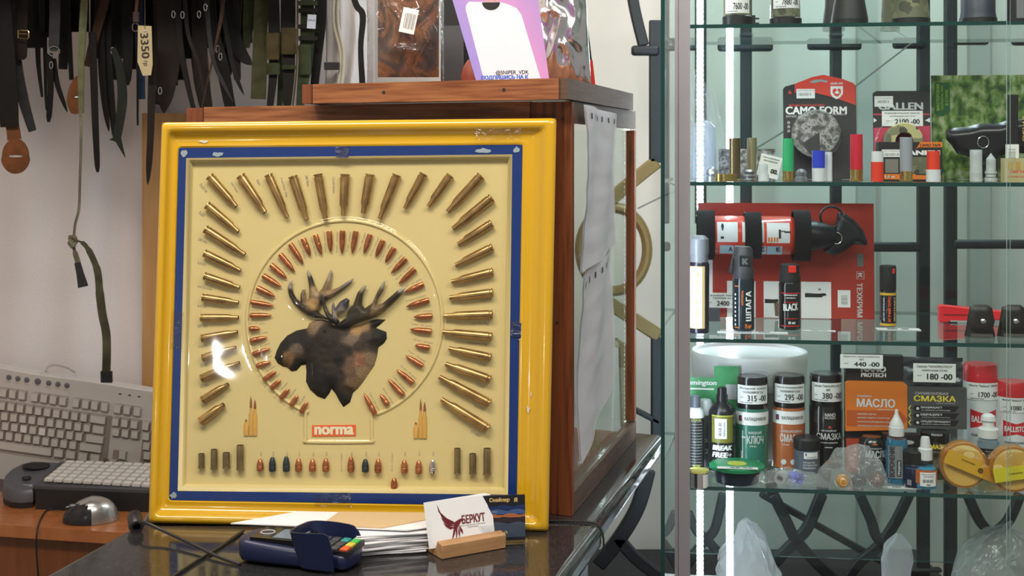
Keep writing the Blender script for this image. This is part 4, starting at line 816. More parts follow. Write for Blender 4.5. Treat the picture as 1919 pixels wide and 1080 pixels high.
MB().box(.095, .143, .010, .072, .0170, .0232).build('keypad', black, tm); kpd = bpy.data.objects['keypad']
kcols = {(3, 0): (.75, .10, .02), (3, 1): (.65, .55, .05), (3, 2): (.05, .50, .10), (2, 2): (.02, .30, .28)}
for i in range(4):
    for j in range(3):
        x = .1010 + i * .0118; y = .020 + j * .019; m_ = mat('key_%d_%d' % (i, j), kcols.get((i, j), (.05, .055, .07)), .4) if (i, j) in kcols else mat('key_dark', (.05, .055, .07), .4)
        MB().cbox(x - .0045, x + .0045, y - .007, y + .007, .0233, .0258, .001, 0).build('keypad_key', m_, kpd)
pth = smoothpts([(.128, -.004), (.112, -.004), (.094, -.001), (.086, .012), (.084, .040), (.088, .070), (.102, .080), (.125, .083), (.150, .082)] if False else [Vector((.131, -.004, 0)), Vector((.112, -.004, 0)), Vector((.094, -.001, 0)), Vector((.084, .012, 0)), Vector((.083, .040, 0)), Vector((.086, .070, 0)), Vector((.102, .082, 0)), Vector((.116, .085, 0)), Vector((.134, .083, 0))], 4)
n = len(pth); g = MB(); vs = []
for i, p in enumerate(pth):
    t = i / (n - 1); d = (pth[min(i + 1, n - 1)] - pth[max(i - 1, 0)]).normalized(); nn = Vector((d.y, -d.x, 0)) * .0012
    e = min(1, max(0, min(t / .05, (1 - t) / .08))); zt_ = (.047 - .013 * t) * (.62 + .38 * math.sin(e * math.pi / 2))
    fl_ = Vector((0, 0, 0)); out = Vector((-.010 * math.sin(math.pi * t), (-.006 if t < .4 else .005), 0))
    for q, z, o_ in ((p + nn, .004, 0), (p + nn, zt_, 1), (p - nn, zt_, 1), (p - nn, .004, 0)): vs.append(q + out * o_ + Vector((0, 0, z)))
g.add(vs, [(i * 4 + k, i * 4 + (k + 1) % 4, i * 4 + 4 + (k + 1) % 4, i * 4 + 4 + k) for i in range(n - 1) for k in range(4)] + [(3, 2, 1, 0), tuple((n - 1) * 4 + k for k in range(4))])
g.build('hood', navyp, tm, smooth=40)
# cables
pl_ = thing('power_plug', 'black round plug with cable leading to the payment terminal', 'plug', PZ(248, 1000, CT) + Vector((0, .014, .0005)))
o = Vector(pl_.location)
g = MB(); T = Matrix.Translation((0, 0, .0095)) @ Matrix.Rotation(R(105), 4, 'X') @ Matrix.Rotation(R(20), 4, 'Y')
g.lathe([(.0085, -.014), (.0093, -.012), (.0093, .010), (.0082, .013), (.0050, .013), (.0050, .004), (.0001, .004)], 24, T=T, caps=False); g.build('plug', black, pl_)
MB().tube([p - o for p in smoothpts([P(256, 979, 1.567), P(275, 981, 1.555), P(310, 997, 1.535), P(360, 1020, 1.50), P(405, 1042, 1.465), P(450, 1058, 1.44)], 6)], .0019, 8).build('cable', black, pl_)
tag(MB().tube(smoothpts([PZ(456, 995, CT + .0022), PZ(410, 1027, CT + .0022), PZ(365, 1054, CT + .0022), PZ(310, 1092, CT + .0022), PZ(280, 1120, CT + .0022)], 5), .0018, 8).build('cable', black), 'black cable crossing under the plug lead at the near counter edge', 'cable')
s1 = re(1.612)
tag(MB().tube(smoothpts([Vector((.02, 1.612, CT + .0012)), Vector((.07, 1.611, CT + .0012)), Vector((s1 - .014, 1.606, CT + .0012)), Vector((s1 - .003, 1.602, CT - .001)), Vector((s1 + .0035, 1.60, CT - .014)), Vector((s1 + .004, 1.597, CT - .034))], 6), .0013, 8).build('cable', blackm), 'thin black cable bent over the granite edge by the cabinet corner', 'cable')
# stack of papers
random.seed(8)
for k in range(14):
    cx_, cy_ = PZ(726, 1035, CT).x + random.uniform(-.004, .006), 1.508 + random.uniform(-.004, .004); z = CT + .0008 + k * .0017
    g = MB(); wv = random.uniform(.0002, .0007)
    g.grid(lambda u, v: ((u - .5) * .088, (v - .5) * .060, wv * math.sin(u * 5 + k)), 8, 1); g.grid(lambda u, v: ((u - .5) * .088, (.5 - v) * .060, wv * math.sin(u * 5 + k) - .0009), 8, 1)
    g.add([((i % 2 - .5) * .088, (i // 2 - .5) * .060, 0) for i in range(4)], [])
    g.box(-.044, .044, -.030, -.0295, -.0009, .0001); g.box(.0435, .044, -.030, .030, -.0009, .0001)
    pos = ('bottom' if k == 0 else ordn[k] + ' from the bottom')
    tag(g.build('paper_slip', paper, M=Matrix.Translation((cx_, cy_, z + .0009)) @ Matrix.Rotation(R(random.uniform(8, 22)), 4, 'Z')), f'white paper slip in the stack beside the terminal, {pos}', 'paper', 'stacked white paper slips')
zt2 = CT + .0262
a, b, c_, d_ = PZ(424, 992, zt2 + .0012), PZ(775, 1006, zt2 + .0012), PZ(852, 1003, zt2 + .001), PZ(560, 986, zt2 + .001)
tag(MB().prism([(a.x, 1.512), (b.x - .01, 1.485), (-.075, 1.508), (-.085, 1.548), (-.26, 1.562)], zt2, zt2 + .0012).build('paper_sheet', paper, smooth=0), 'large white sheet lying across the top of the paper stack', 'paper')
tag(MB().prism([(-.225, 1.50), (-.15, 1.49), (-.085, 1.535), (-.10, 1.552), (-.21, 1.556)], zt2 + .0014, zt2 + .0024).build('paper_sheet', mat('kraft_paper', (.62, .45, .25), .6), smooth=0), 'tan edged sheet on the very top of the paper stack', 'paper')
# wooden business card holder
FLp, FRp = PZ(828, 1050, CT), PZ(948, 1028, CT); ang = math.atan2(FRp.y - FLp.y, FRp.x - FLp.x); HL = (FRp - FLp).length
HM = Matrix.Translation(FLp + Vector((0, 0, .0004))) @ Matrix.Rotation(ang, 4, 'Z')
hd = thing('card_holder', 'small oak card holder with a slot holding white business cards', 'card holder', HM)
oak = ramp_mat('oak', [(.3, (.36, .19, .08)), (.7, (.52, .30, .14))], (6, 60, 60), 3, 6, .45)
YZ = Matrix(((0, 0, 1, 0), (1, 0, 0, 0), (0, 1, 0, 0), (0, 0, 0, 1)))
o_ = MB().prism([(0, 0), (-.001, .016), (.012, .018), (.0165, .0065), (.0225, .0075), (.026, .0285), (.036, .027), (.036, 0)], 0, HL, 0, YZ).build('block', oak, hd, smooth=20); md = o_.modifiers.new('b', 'BEVEL'); md.width = .0008; md.segments = 2
for k in range(9):
    off = k * .00062; CM = HM @ Matrix.Translation((HL / 2 - .003 - k * .0004, .0172 + off, .0072)) @ Matrix.Rotation(R(-16), 4, 'X') @ Matrix.Rotation(R(1.5 - .2 * k), 4, 'Y')
    g = MB().box(-.041, .041, 0, .0004, 0, .052)
    c_o = tag(g.build('business_card', white, M=CM, smooth=0), ('white business card with dark red bird emblem, front of the stack in the oak holder' if k == 0 else f'blank edged white business card, {ordn[k]} from the front in the oak holder'), 'business card', 'business cards in the oak holder')
    if k == 0:
        dr = mat('dark_red_print', (.16, .012, .018), .5); g = MB()
        def F2(pts): g.prism([(x * .00060, y * .00060) for x, y in pts], .00045, .0006, 0, Matrix.Translation((-.041, 0, .052)) @ XZ)
        fe = [[(16, -6), (22, -22), (34, -34), (48, -42), (52, -46), (40, -42), (26, -32), (18, -20)], [(19, -20), (30, -34), (44, -42), (52, -48), (38, -45), (25, -34)], [(22, -32), (34, -42), (50, -50), (38, -50), (28, -42)], [(26, -42), (38, -50), (50, -53), (40, -56), (31, -50)],
              [(50, -44), (58, -40), (66, -38), (70, -42), (64, -44), (60, -50), (54, -56), (46, -56)], [(52, -54), (48, -66), (40, -78), (44, -66), (46, -58)], [(55, -54), (54, -66), (50, -78), (51, -66), (51, -56)], [(58, -52), (60, -64), (58, -74), (56, -64)], [(60, -50), (66, -60), (66, -68), (60, -60)]]
        for f in fe: F2(f)
        g.build('emblem', dr, c_o, smooth=0)
        MB().text('БЕРКУТ', .0145, .0275, .031, .0098, y=-.0004, bold=.04).build('name', dr, c_o)
        g = MB().text('Центр специальной стрелковой', .0125, .0205, .034, .0016, y=-.0003, bold=0).text('подготовки', .0125, .0180, .014, .0015, y=-.0003, bold=0); g.build('subtitle', ink, c_o)
# clear acrylic holder with dark cards
q0 = PZ(878, 1026, CT); q1 = PZ(992, 1022, CT); ang = math.atan2(q1.y - q0.y, q1.x - q0.x)
AMx = Matrix.Translation(Vector((q0.x, q0.y, CT + .0004))) @ Matrix.Rotation(ang, 4, 'Z'); AL = (q1 - q0).length
ah = thing('acrylic_holder', 'clear acrylic holder behind the oak one with dark printed cards', 'card holder', AMx)
g = MB(); g.box(0, AL, 0, .020, 0, .002); g.box(0, AL, 0, .0015, .002, .024); g.box(0, .0015, 0, .02, .002, .03); g.box(AL - .0015, AL, 0, .02, .002, .03); g.box(0, AL, .0185, .02, .002, .045)
g.build('holder', thin('acrylic', (.93, .95, .96), .03, 1.5), ah)
CMx = AMx @ Matrix.Translation((-.012, .010, .0028)) @ Matrix.Rotation(R(-4), 4, 'X')
dc = thing('business_card', 'dark printed card with gold blackletter heading and dusk picture in the acrylic holder', 'business card', CMx); cw = AL + .0085
g = MB(); g.box(0, cw, 0, .004, 0, .053); g.build('card_block', mat('card_black', (.012, .012, .018), .35), dc)
g = MB()
for z0, z1, k in ((.036, .041, 0), (.031, .036, 1), (.027, .031, 2), (.021, .027, 3), (.004, .021, 4)):
    ze = lambda x: .0012 * math.sin(x * 260 + k * 2); N = 12
    g.add([(cw * i / N, -.0003 - .00003 * k, (z1 if j else z0) + (ze(cw * i / N) if j else 0)) for i in range(N + 1) for j in (0, 1)], [(2 * i, 2 * i + 2, 2 * i + 3, 2 * i + 1) for i in range(N)], k)
g.build('picture', [mat('dusk_navy', (.012, .03, .11), .35), mat('dusk_blue', (.05, .10, .25), .35), mat('dusk_orange', (.40, .13, .05), .35), mat('dusk_hills', (.03, .02, .03), .35), mat('dusk_grey', (.06, .08, .12), .35)], dc)
g = MB().text('Снайпер', cw * .62, .0475, cw * .30, .006, y=-.0004, bold=.03).text('я', cw * .86, .0475, .004, .005, y=-.0004, bold=.03); g.build('heading', gold, dc)
g = MB().text('www', cw * .55, .034, .006, .001, y=-.0006, bold=0).text('СКАЙ', cw * .62, .010, .018, .0035, y=-.0006, bold=.02); g.build('small_print', gold, dc)
# ================= things on the cabinet top
CZ1 = CAPZ + .0006
fle = ramp_mat('brown_fleece', [(.32, (.015, .008, .006)), (.44, (.07, .03, .015)), (.52, (.24, .09, .025)), (.60, (.05, .025, .015)), (.68, (.30, .13, .04))], (1, 1, 1), 16, 9, .95, bump=1, distort=1.5)
def pillow(x0, x1, z1, Y, th, name, mat_, parent, o, nx=36, nz=36, amp=.006, freq=16, seed=0, zb=None, topw=1.0, p=.5):
    zb = CZ1 if zb is None else zb; g = MB()
    for sgn in (-1, 1):
        def f(u, v):
            k = 1 + (topw - 1) * v; x = (x0 + x1) / 2 + (u - .5) * (x1 - x0) * k; z = zb + (z1 - zb) * v; e = max(0, math.sin(math.pi * u)) ** p * max(0, math.sin(math.pi * min(1, v * 1.0))) ** p
            n1 = noise.noise_vector(Vector((x * freq, z * freq, seed + (sgn + 1) * e))); r1 = (1 - abs(noise.noise(Vector((x * freq * 1.7, z * freq * .9, seed * 3.1 + sgn)))))
            return Vector((x + amp * n1.x * .6 * e, Y + sgn * (th * e + amp * e * (r1 * 2.0 - 1)) + amp * .3 * n1.y * e, z + amp * .5 * n1.z * e)) - o
        b = len(g.v); g.grid(f if sgn < 0 else (lambda u, v: f(1 - u, v)), nx, nz)
    return g.build(name, mat_, parent, smooth=50)
Yb = 1.80; o = P(760, 150, Yb); o.z = CZ1
a, b = P(692, 0, Yb), P(828, 0, Yb); t = thing('bagged_fleece', 'rust brown camouflage fleece packed in a clear crinkly plastic bag on the cabinet', 'bag', o)
pillow(a.x + .012, b.x - .004, P(0, -60, Yb).z, Yb, .026, 'fleece', fle, t, o, seed=2, zb=CZ1 + .012, amp=.016, freq=26, p=.75, nx=60, nz=60)
pillow(a.x - .003, b.x + .003, P(0, -70, Yb).z, Yb, .042, 'plastic_bag', thin('shiny_plastic', (.93, .93, .94), .06, 1.55, bump=.8, bscale=30, haze=.03), t, o, seed=4, amp=.010, freq=24, nx=50, nz=60, p=.35)
T = Matrix.Translation(P(766, 39, Yb - .062) - o) @ Matrix.Rotation(R(12), 4, 'Y')
g = MB().box(-.0105, .0105, -.0003, .0003, -.017, .017, 0, T); 
for k in range(7): g.box(-.006 + k * .0022, -.006 + k * .0022 + (.0012 if k % 2 else .0007), -.0008, -.0004, -.011, .010, 1, T)
g.build('price_tag', [white, inkgrey], t, smooth=0)
MB().tube([P(772, 20, Yb - .062) - o, P(785, 14, Yb - .055) - o, P(780, 2, Yb - .05) - o], .0006, 6).build('tag_string', white, t)
# dark packages behind
a = P(829, 48, 1.95); b = P(868, 48, 1.95); tag(MB().box(a.x, b.x, 1.95, 1.97, CZ1 , P(0, 48, 1.95).z).build('package', mat('charcoal_card', (.07, .075, .08), .5), smooth=0), 'charcoal grey flat package standing between the fleece bag and the poster', 'package')
a = P(826, 0, 2.0); b = P(905, 0, 2.0); tag(MB().box(a.x, b.x, 2.0, 2.015, CZ1, P(0, -40, 2.0).z).build('package', mat('black_card', (.012, .014, .014), .4), smooth=0), 'tall black package behind the poster and the charcoal package', 'package')
pr_ = P(880, 130, 1.90); g = MB().lathe([(.004, 0), (.012, .004), (.013, .02), (.010, .032), (.004, .042), (.0001, .045)], 20, 0, sy=.6); tag(g.build('rubber_plug', mat('brick_red', (.30, .06, .03), .5), M=Matrix.Translation((P(880, 0, 1.9).x, 1.90, CZ1))), 'rounded brick red object peeping out left behind the poster', 'object')
# poster card
Yp = 1.665; q = [P(892, 152, Yp), P(1028, 148, Yp), P(1006, -28, Yp + .02), P(840, -28, Yp + .02)]
exx = (q[1] - q[0]).normalized(); exx = Vector((exx.x, exx.y, exx.z)); ang = math.atan2(-(q[0].x - q[3].x), q[3].z - q[0].z)
PMx = Matrix.Translation(Vector((q[0].x, Yp, CZ1 - .0)))
PMx = PMx @ Matrix.Rotation(R(-6), 4, 'X')
po = thing('poster_card', 'lilac and pink standing card with rounded white panel on the cabinet front edge', 'poster', PMx)
sp = Yp / F
def pp_(x, y): return ((x - 892) * sp, (152 - y) * sp)
lil = ramp_mat('lilac_gradient_print', [(0, (.30, .28, .72)), (.35, (.42, .28, .66)), (.6, (.68, .30, .60)), (1, (.42, .28, .62))], (1, 1, 1), 1, 1, .3, coat=.3)
nt = lil.node_tree; tc = nt.nodes.new('ShaderNodeTexCoord'); sx = nt.nodes.new('ShaderNodeSeparateXYZ'); ad = nt.nodes.new('ShaderNodeMath'); ad.operation = 'MULTIPLY_ADD'; ad2 = nt.nodes.new('ShaderNodeMath'); ad2.operation = 'MULTIPLY_ADD'
nt.links.new(tc.outputs['Object'], sx.inputs[0]); ad.inputs[1].default_value = 6; ad.inputs[2].default_value = .12; nt.links.new(sx.outputs[0], ad.inputs[0]); ad2.inputs[1].default_value = 3.2; nt.links.new(sx.outputs[2], ad2.inputs[0]); nt.links.new(ad.outputs[0], ad2.inputs[2])
for n in nt.nodes:
    if n.type == 'VALTORGB': nt.links.new(ad2.outputs[0], n.inputs[0])
MB().prism([pp_(892, 152), pp_(1029, 148), pp_(1004, -40), pp_(836, -40)], -.004, 0, 0, XZ).build('card', lil, po, smooth=0)
wp = [pp_(*p) for p in ((907, 151.5), (1013, 148), (977, 26), (968, 14), (955, 8), (940, 3), (890, 2), (878, 2), (873, 8), (872, 16))]
MB().prism(wp, .0001, .0004, 0, XZ).build('white_panel', mat('panel_white', (.80, .78, .86), .4), po, smooth=0)
hc = [pp_(920 + 17 * math.cos(a), 3 + 15 * math.sin(a)) for a in [k * math.pi / 14 for k in range(15)]]; MB().prism(hc, .0005, .0008, 0, XZ).build('hanger_slot', blackm, po, smooth=0)
g = MB().text('2 ШТУ', *pp_(922, 0), .016, .004, y=-.001, bold=.03); g.build('slot_lettering', gold, po)
g = MB().text('@SNIPER_VDK', *pp_(960, 137.5), 62 * sp, 10 * sp, y=-.0007, bold=.02, rot=R(1.2)); g.build('handle_lettering', ink, po)
g = MB().text('ПОДПИШИСЬ НА К', *pp_(946, 146.5), 88 * sp, 9 * sp, y=-.0007, bold=.05, rot=R(1.2)); g.build('slogan_lettering', mat('slogan_blue', (.03, .12, .62), .4), po)
# foil bag
foil = mat('silver_foil', (.88, .89, .92), .2, 1); Yf = 1.78; o = P(1060, 150, Yf); o.z = CZ1; a, b = P(985, 0, Yf), P(1108, 0, Yf)
t = thing('foil_bag', 'crumpled silver foil bag standing right of the lilac card', 'bag', o)
pillow(a.x, b.x, P(0, -60, Yf).z, Yf, .030, 'foil', foil, t, o, nx=90, nz=90, seed=7, amp=.010, freq=34, topw=.80, p=.5)
a = P(1098, 0, 1.86); b = P(1140, 0, 1.86)
t = thing('black_pouch', 'black and clear pouch with a red corner leaning behind the foil bag', 'pouch', Vector((a.x, 1.86, CZ1)))
MB().prism([(-.03, 0), (.013, 0), (-.006, .16), (-.04, .16)], 0, .008, 0, XZ).build('pouch', mat('pouch_black', (.02, .022, .024), .25), t, smooth=0); MB().prism([(.004, .0), (.0135, .0), (.009, .04), (.0, .04)], .009, .011, 0, XZ).build('red_corner', red, t, smooth=0)
# ================= wrought iron grille
GY = 2.60; iron = mat('black_iron', (.009, .010, .012), .5, bump=.25, bscale=90); bronze = mat('bronze_paint', (.20, .135, .045), .35, .3, bump=.2, bscale=60)
def bar(par, pts, wpx, m_=iron, Y=GY, t=.016, name='bar', sm=False):
    o = par.location; q = [P(x, y, Y) for x, y in pts]; q = smoothpts(q, 6) if sm else q
    g = MB().ribbon([p - o for p in q], wpx * 1.15 * Y / F, t); ob = g.build(name, m_, par, smooth=30); md = ob.modifiers.new('b', 'BEVEL'); md.width = .003; md.segments = 2; md.limit_method = 'ANGLE'; return ob
def xbar(par, x0, x1, y, h, m_=iron, Y=GY - .006): 
    o = par.location; a = P(x0, y, Y) - o; b = P(x1, y, Y) - o; ob = MB().box(a.x, b.x, -.009, .009, a.z - h * Y / F / 2, a.z + h * Y / F / 2, 0, Matrix.Translation((0, a.y, 0))).build('cross_bar', m_, par); md = ob.modifiers.new('b', 'BEVEL'); md.width = .006; md.segments = 3; return ob
gl = thing('window_grille', 'black wrought iron grille with short cross pieces behind the glass case, left leaf', 'grille', P(1500, 1100, GY))
for x, w_, y0, y1 in ((1398, 18, -60, 420), (1566, 18, -60, 420), (1730, 20, -60, 1120), (1313, 18, -60, 420)): bar(gl, [(x, y0), (x, y1)], w_)
bar(gl, [(1398, 420), (1398, 700)], 16); bar(gl, [(1566, 420), (1566, 700)], 16)
xbar(gl, 1345, 1448, 83, 27); xbar(gl, 1513, 1614, 83, 22); xbar(gl, 1673, 1732, 81, 21); xbar(gl, 1280, 1316, 83, 24)
xbar(gl, 1385, 1412, 66, 10); xbar(gl, 1553, 1580, 66, 8); xbar(gl, 1300, 1724, 463, 18)
for p_, w_ in (([(1448, 925), (1475, 980), (1490, 1010), (1525, 1050), (1562, 1085)], 18), ([(1540, 925), (1515, 985), (1495, 1010), (1460, 1045), (1425, 1085)], 18), ([(1610, 925), (1632, 975), (1645, 1010), (1690, 1060), (1720, 1090)], 16), ([(1704, 925), (1680, 975), (1650, 1020), (1610, 1055), (1585, 1090)], 16), ([(1355, 925), (1340, 990), (1322, 1012), (1300, 1040), (1270, 1090)], 14), ([(1290, 960), (1305, 995), (1325, 1012), (1360, 1050), (1400, 1090)], 14), ([(1448, 780), (1440, 860), (1448, 925)], 18), ([(1540, 780), (1548, 860), (1540, 925)], 18), ([(1610, 780), (1602, 860), (1610, 925)], 16)): bar(gl, p_, w_, sm=True)
bar(gl, [(1425, 925), (1590, 1018), (1718, 1088)], 11, Y=GY + .03)
xbar(gl, 1690, 1764, 1068, 8)
g2 = thing('window_grille', 'black wrought iron grille behind the right end of the glass case, right leaf', 'grille', P(1850, 1100, GY))
bar(g2, [(1781, -60), (1781, 1120)], 20); bar(g2, [(1950, -60), (1950, 1120)], 20); xbar(g2, 1785, 1852, 79, 11); xbar(g2, 1896, 1960, 79, 13); xbar(g2, 1785, 1960, 458, 17)
bar(g2, [(1812, 925), (1835, 975), (1860, 1003)], 16, sm=True); bar(g2, [(1912, 925), (1890, 975), (1862, 1003), (1840, 1040), (1800, 1090)], 16, sm=True); bar(g2, [(1860, 1003), (1890, 1045), (1925, 1090)], 16, sm=True)
g3 = thing('window_grille', 'black and bronze painted iron grille with a ring seen between cabinet and glass case', 'grille', P(1200, 1100, GY))
bar(g3, [(1229, 38), (1229, 305)], 22); bar(g3, [(1178, -50), (1190, 20), (1206, 86)], 18, sm=True); xbar(g3, 1183, 1235, 95, 19)
bar(g3, [(1232, 303), (1207, 322), (1139, 378)], 22, bronze, sm=True); bar(g3, [(1139, 566), (1190, 600), (1236, 630)], 22, bronze, sm=True)
o = g3.location; ce = P(1150, 468, GY) - o; k_ = GY / F
ob = MB().tube([ce + Vector((63 * k_ * math.cos(a), 0, 78 * k_ * math.sin(a))) for a in [j * 6.283 / 40 for j in range(40)]], 10 * k_, 10, closed=True).build('ring', bronze, g3)
bar(g3, [(1230, 632), (1230, 830)], 18); bar(g3, [(1215, 880), (1195, 950), (1160, 1010), (1120, 1060)], 24, sm=True); bar(g3, [(1155, 1005), (1190, 1045), (1240, 1085)], 20, sm=True); bar(g3, [(1190, 768), (1236, 792)], 9, sm=False)
bar(g3, [(1150, 640), (1168, 650), (1172, 800)], 16, bronze)
tag(MB().tube([P(1195, 391, 2.58), P(1240, 369, 2.58), P(1330, 330, 2.58), P(1480, 240, 2.58), P(1605, 160, 2.57), P(1712, 78, 2.57), P(1660, 46, 2.57)], .0017, 6).build('wire', mat('grey_wire', (.22, .20, .17), .4, .5)), 'thin grey wire strung slanting behind the glass case', 'wire')
tag(MB().box(.14, .9, 2.66, 2.86, 0, .53).build('storage_box', mat('box_black', (.012, .012, .013), .6)), 'low black box on the floor by the wall under the window grille', 'box')
# ================= glass display case
ca = R(6.8); cu = Vector((math.cos(ca), -math.sin(ca), 0)); cv = Vector((math.sin(ca), math.cos(ca), 0)); A0 = Vector(((1293 - CX) / F * 2.0, 2.0, 0))
CMt = Matrix(((cu.x, cv.x, 0, A0.x), (cu.y, cv.y, 0, A0.y), (0, 0, 1, .60), (0, 0, 0, 1)))
case = thing('glass_case', 'tall glass display case with four shelves of sprays, cans and cartridges', 'display case', CMt); ZB = .60
def gbox(name, x0, x1, y0, y1, z0, z1, m_=None, thinaxis=2):
    g = MB(); fm = {2: [0, 0, 1, 1, 1, 1], 1: [1, 1, 0, 1, 0, 1], 0: [1, 1, 1, 0, 1, 0]}[thinaxis]
    g.box(x0, x1, y0, y1, z0 - ZB, z1 - ZB, fm); return g.build(name, m_ or [glass, gedge], case, smooth=0)
S1, S2, S3, S4 = 1.6185, 1.3715, 1.1255, .8935
for z in (S1, S2, S3, S4):
    o_ = gbox('glass_shelf', -.012, .62, .012, .335 if z in (S1, S2) else .395, z - .006, z)
gbox('deck', -.03, .64, -.01, .42, .56, .62, [mat('deck_white', (.55, .57, .57), .4)])
gbox('front_pane', .001, .4806, -.0045, -.0005, .662, 2.0, [glass, mat('bright_glass_edge', (.45, .62, .60), .15)], 1)
gbox('front_pane', .474, .64, -.0105, -.0065, .662, 2.0, [glass, mat('bright_glass_edge')], 1)
gbox('back_pane', -.01, .62, .414, .420, .662, 2.0, [thin('green_glass', (.86, .955, .96)), gedge], 1)
gbox('right_pane', .625, .631, .0, .412, .662, 2.0, None, 0)
sa = Vector(((1242 - CX) / F * 1.93, 1.93, 0)); sb_ = Vector(((1268 - CX) / F * 2.42, 2.42, 0)); dd = (sb_ - sa).normalized(); nn = Vector((dd.y, -dd.x, 0)) * .006; ci = CMt.inverted()
g = MB(); c = [sa - nn * .5, sa + nn * .5, sb_ + nn * .5, sb_ - nn * .5]; g.hexa([ci @ Vector((p.x, p.y, .60)) for p in c] + [ci @ Vector((p.x, p.y, 2.0)) for p in c], [1, 1, 1, 0, 1, 0]); g.build('side_pane', [glass, gedge], case, smooth=0)
alu = mat('aluminium_post', (.42, .41, .44), .35, .35)
g = MB().box(-.0235, -.0182, -.010, .010, .66 - ZB, 2.0 - ZB).box(-.0176, 0, -.012, .010, .66 - ZB, 2.0 - ZB).box(-.0183, -.0175, -.007, .01, .66 - ZB, 2.0 - ZB); g.build('post', alu, case, smooth=0)
for z in (S1, S2, S3, S4): MB().lathe([(.006, 0), (.006, .014)], 16, 0, Matrix.Translation((-.022, .05, z - ZB - .012)) @ Matrix.Rotation(R(90), 4, 'Y')).build('shelf_peg', chrome, case)
led = mat('led_light', (.82, .90, 1), .5, emit=30)
lp = ci @ P(1368, 300, 2.385); MB().box(lp.x - .006, lp.x + .006, lp.y, lp.y + .003, .625 - ZB, 1.99 - ZB).build('led_or_added_strip', led, case, smooth=0)
led_refl = mat('led_reflection_dots', (.82, .90, 1), .5, emit=14); nt = led_refl.node_tree; tc = nt.nodes.new('ShaderNodeTexCoord'); sx = nt.nodes.new('ShaderNodeSeparateXYZ'); m1 = nt.nodes.new('ShaderNodeMath'); m1.operation = 'MULTIPLY'; m1.inputs[1].default_value = 110; m2 = nt.nodes.new('ShaderNodeMath'); m2.operation = 'FRACT'; m3 = nt.nodes.new('ShaderNodeMath'); m3.operation = 'GREATER_THAN'; m3.inputs[1].default_value = .45; m4 = nt.nodes.new('ShaderNodeMath'); m4.operation = 'MULTIPLY_ADD'; m4.inputs[1].default_value = 12; m4.inputs[2].default_value = .8
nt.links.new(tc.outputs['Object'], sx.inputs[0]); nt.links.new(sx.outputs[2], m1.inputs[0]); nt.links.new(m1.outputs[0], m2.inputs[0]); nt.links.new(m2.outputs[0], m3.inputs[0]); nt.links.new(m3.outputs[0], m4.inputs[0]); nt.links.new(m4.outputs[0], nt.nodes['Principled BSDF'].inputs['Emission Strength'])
MB().box(-.021, -.004, .0105, .0125, .64 - ZB, 1.99 - ZB).build('led_or_added_strip', mat('added_post_led', (.80, .88, 1), .5, emit=22), case, smooth=0)  # unseen strip added behind the post to brighten the fronts of the goods
lp = ci @ P(1312, 300, 2.385); MB().box(lp.x - .006, lp.x + .006, lp.y, lp.y + .003, .625 - ZB, 1.99 - ZB).build('led_or_added_strip', led_refl, case, smooth=0)  # glowing dots stand in for the bright strip's reflection in the side pane
# ================= goods in the glass case
def inpane(px, d):   # point d metres behind the front plane at photo column px
    k = (px - CX) / F; u = (k * (A0.y + cv.y * d) - A0.x - cv.x * d) / (cu.x - k * cu.y); return A0 + cu * u + cv * d
class It:
    def __init__(s, name, label, cat, px, z, py=None, d=None, rad=0, yaw=0, group=None, tilt=0, lift=.0005, roll=0):
        if py is not None:
            Y = (CZ - z) * F / (py - HY); Y += rad * Y / F; p = Vector(((px - CX) / F * Y, Y, 0))
        else: p = inpane(px, d)
        s.Y = p.y; s.s = p.y / F; s.x = px
        s.M = Matrix.Translation((p.x, p.y, z + lift)) @ Matrix.Rotation(-ca + R(yaw), 4, 'Z') @ Matrix.Rotation(R(tilt), 4, 'X') @ Matrix.Rotation(R(roll), 4, 'Y')
        s.r = thing(name, label, cat, s.M, group)
    def b(s, name, mats, g, smooth=35, label=None):
        pr = any(k in name for k in ('lettering', 'text', '_mark', 'logo', 'title', 'barcode', 'print', 'pictogram', 'letters', 'emblem', 'line', 'drawing', 'rifles', 'icon')) and getattr(s, 'base', None)
        g.scale(s.s); o = g.build(name, mats, s.base if pr else s.r, smooth=smooth, label=label)
        if not pr: s.base = o
        return o
def tagpatch(it, r, z0, z1, price, l1, l2=None, x0=None, x1=None, name='price_label'):
    x0 = -r * 1.05 if x0 is None else x0; x1 = r * 1.05 if x1 is None else x1; w_ = x1 - x0; c = (x0 + x1) / 2; h_ = z1 - z0; R1 = r + .6
    g = MB().patch(R1, x0, x1, z0, z1, 10).text(l1, c, z1 - h_ * .16, w_ * .86, h_ * .13, 1, r=R1 + .2, bold=.02)
    if l2: g.text(l2, c, z1 - h_ * .36, w_ * (.6 if len(l2) > 4 else .1), h_ * .12, 1, r=R1 + .2, bold=.02)
    g.text(price, c + w_ * .13, z0 + h_ * .32, w_ * .58, h_ * .32, 1, r=R1 + .2, bold=.025).text('руб', c - w_ * .34, z0 + h_ * .34, w_ * .1, h_ * .08, 1, r=R1 + .2).text('www', c - w_ * .2, z0 + h_ * .08, w_ * .4, h_ * .06, 1, r=R1 + .2)
    it.b(name, [white, ink], g)
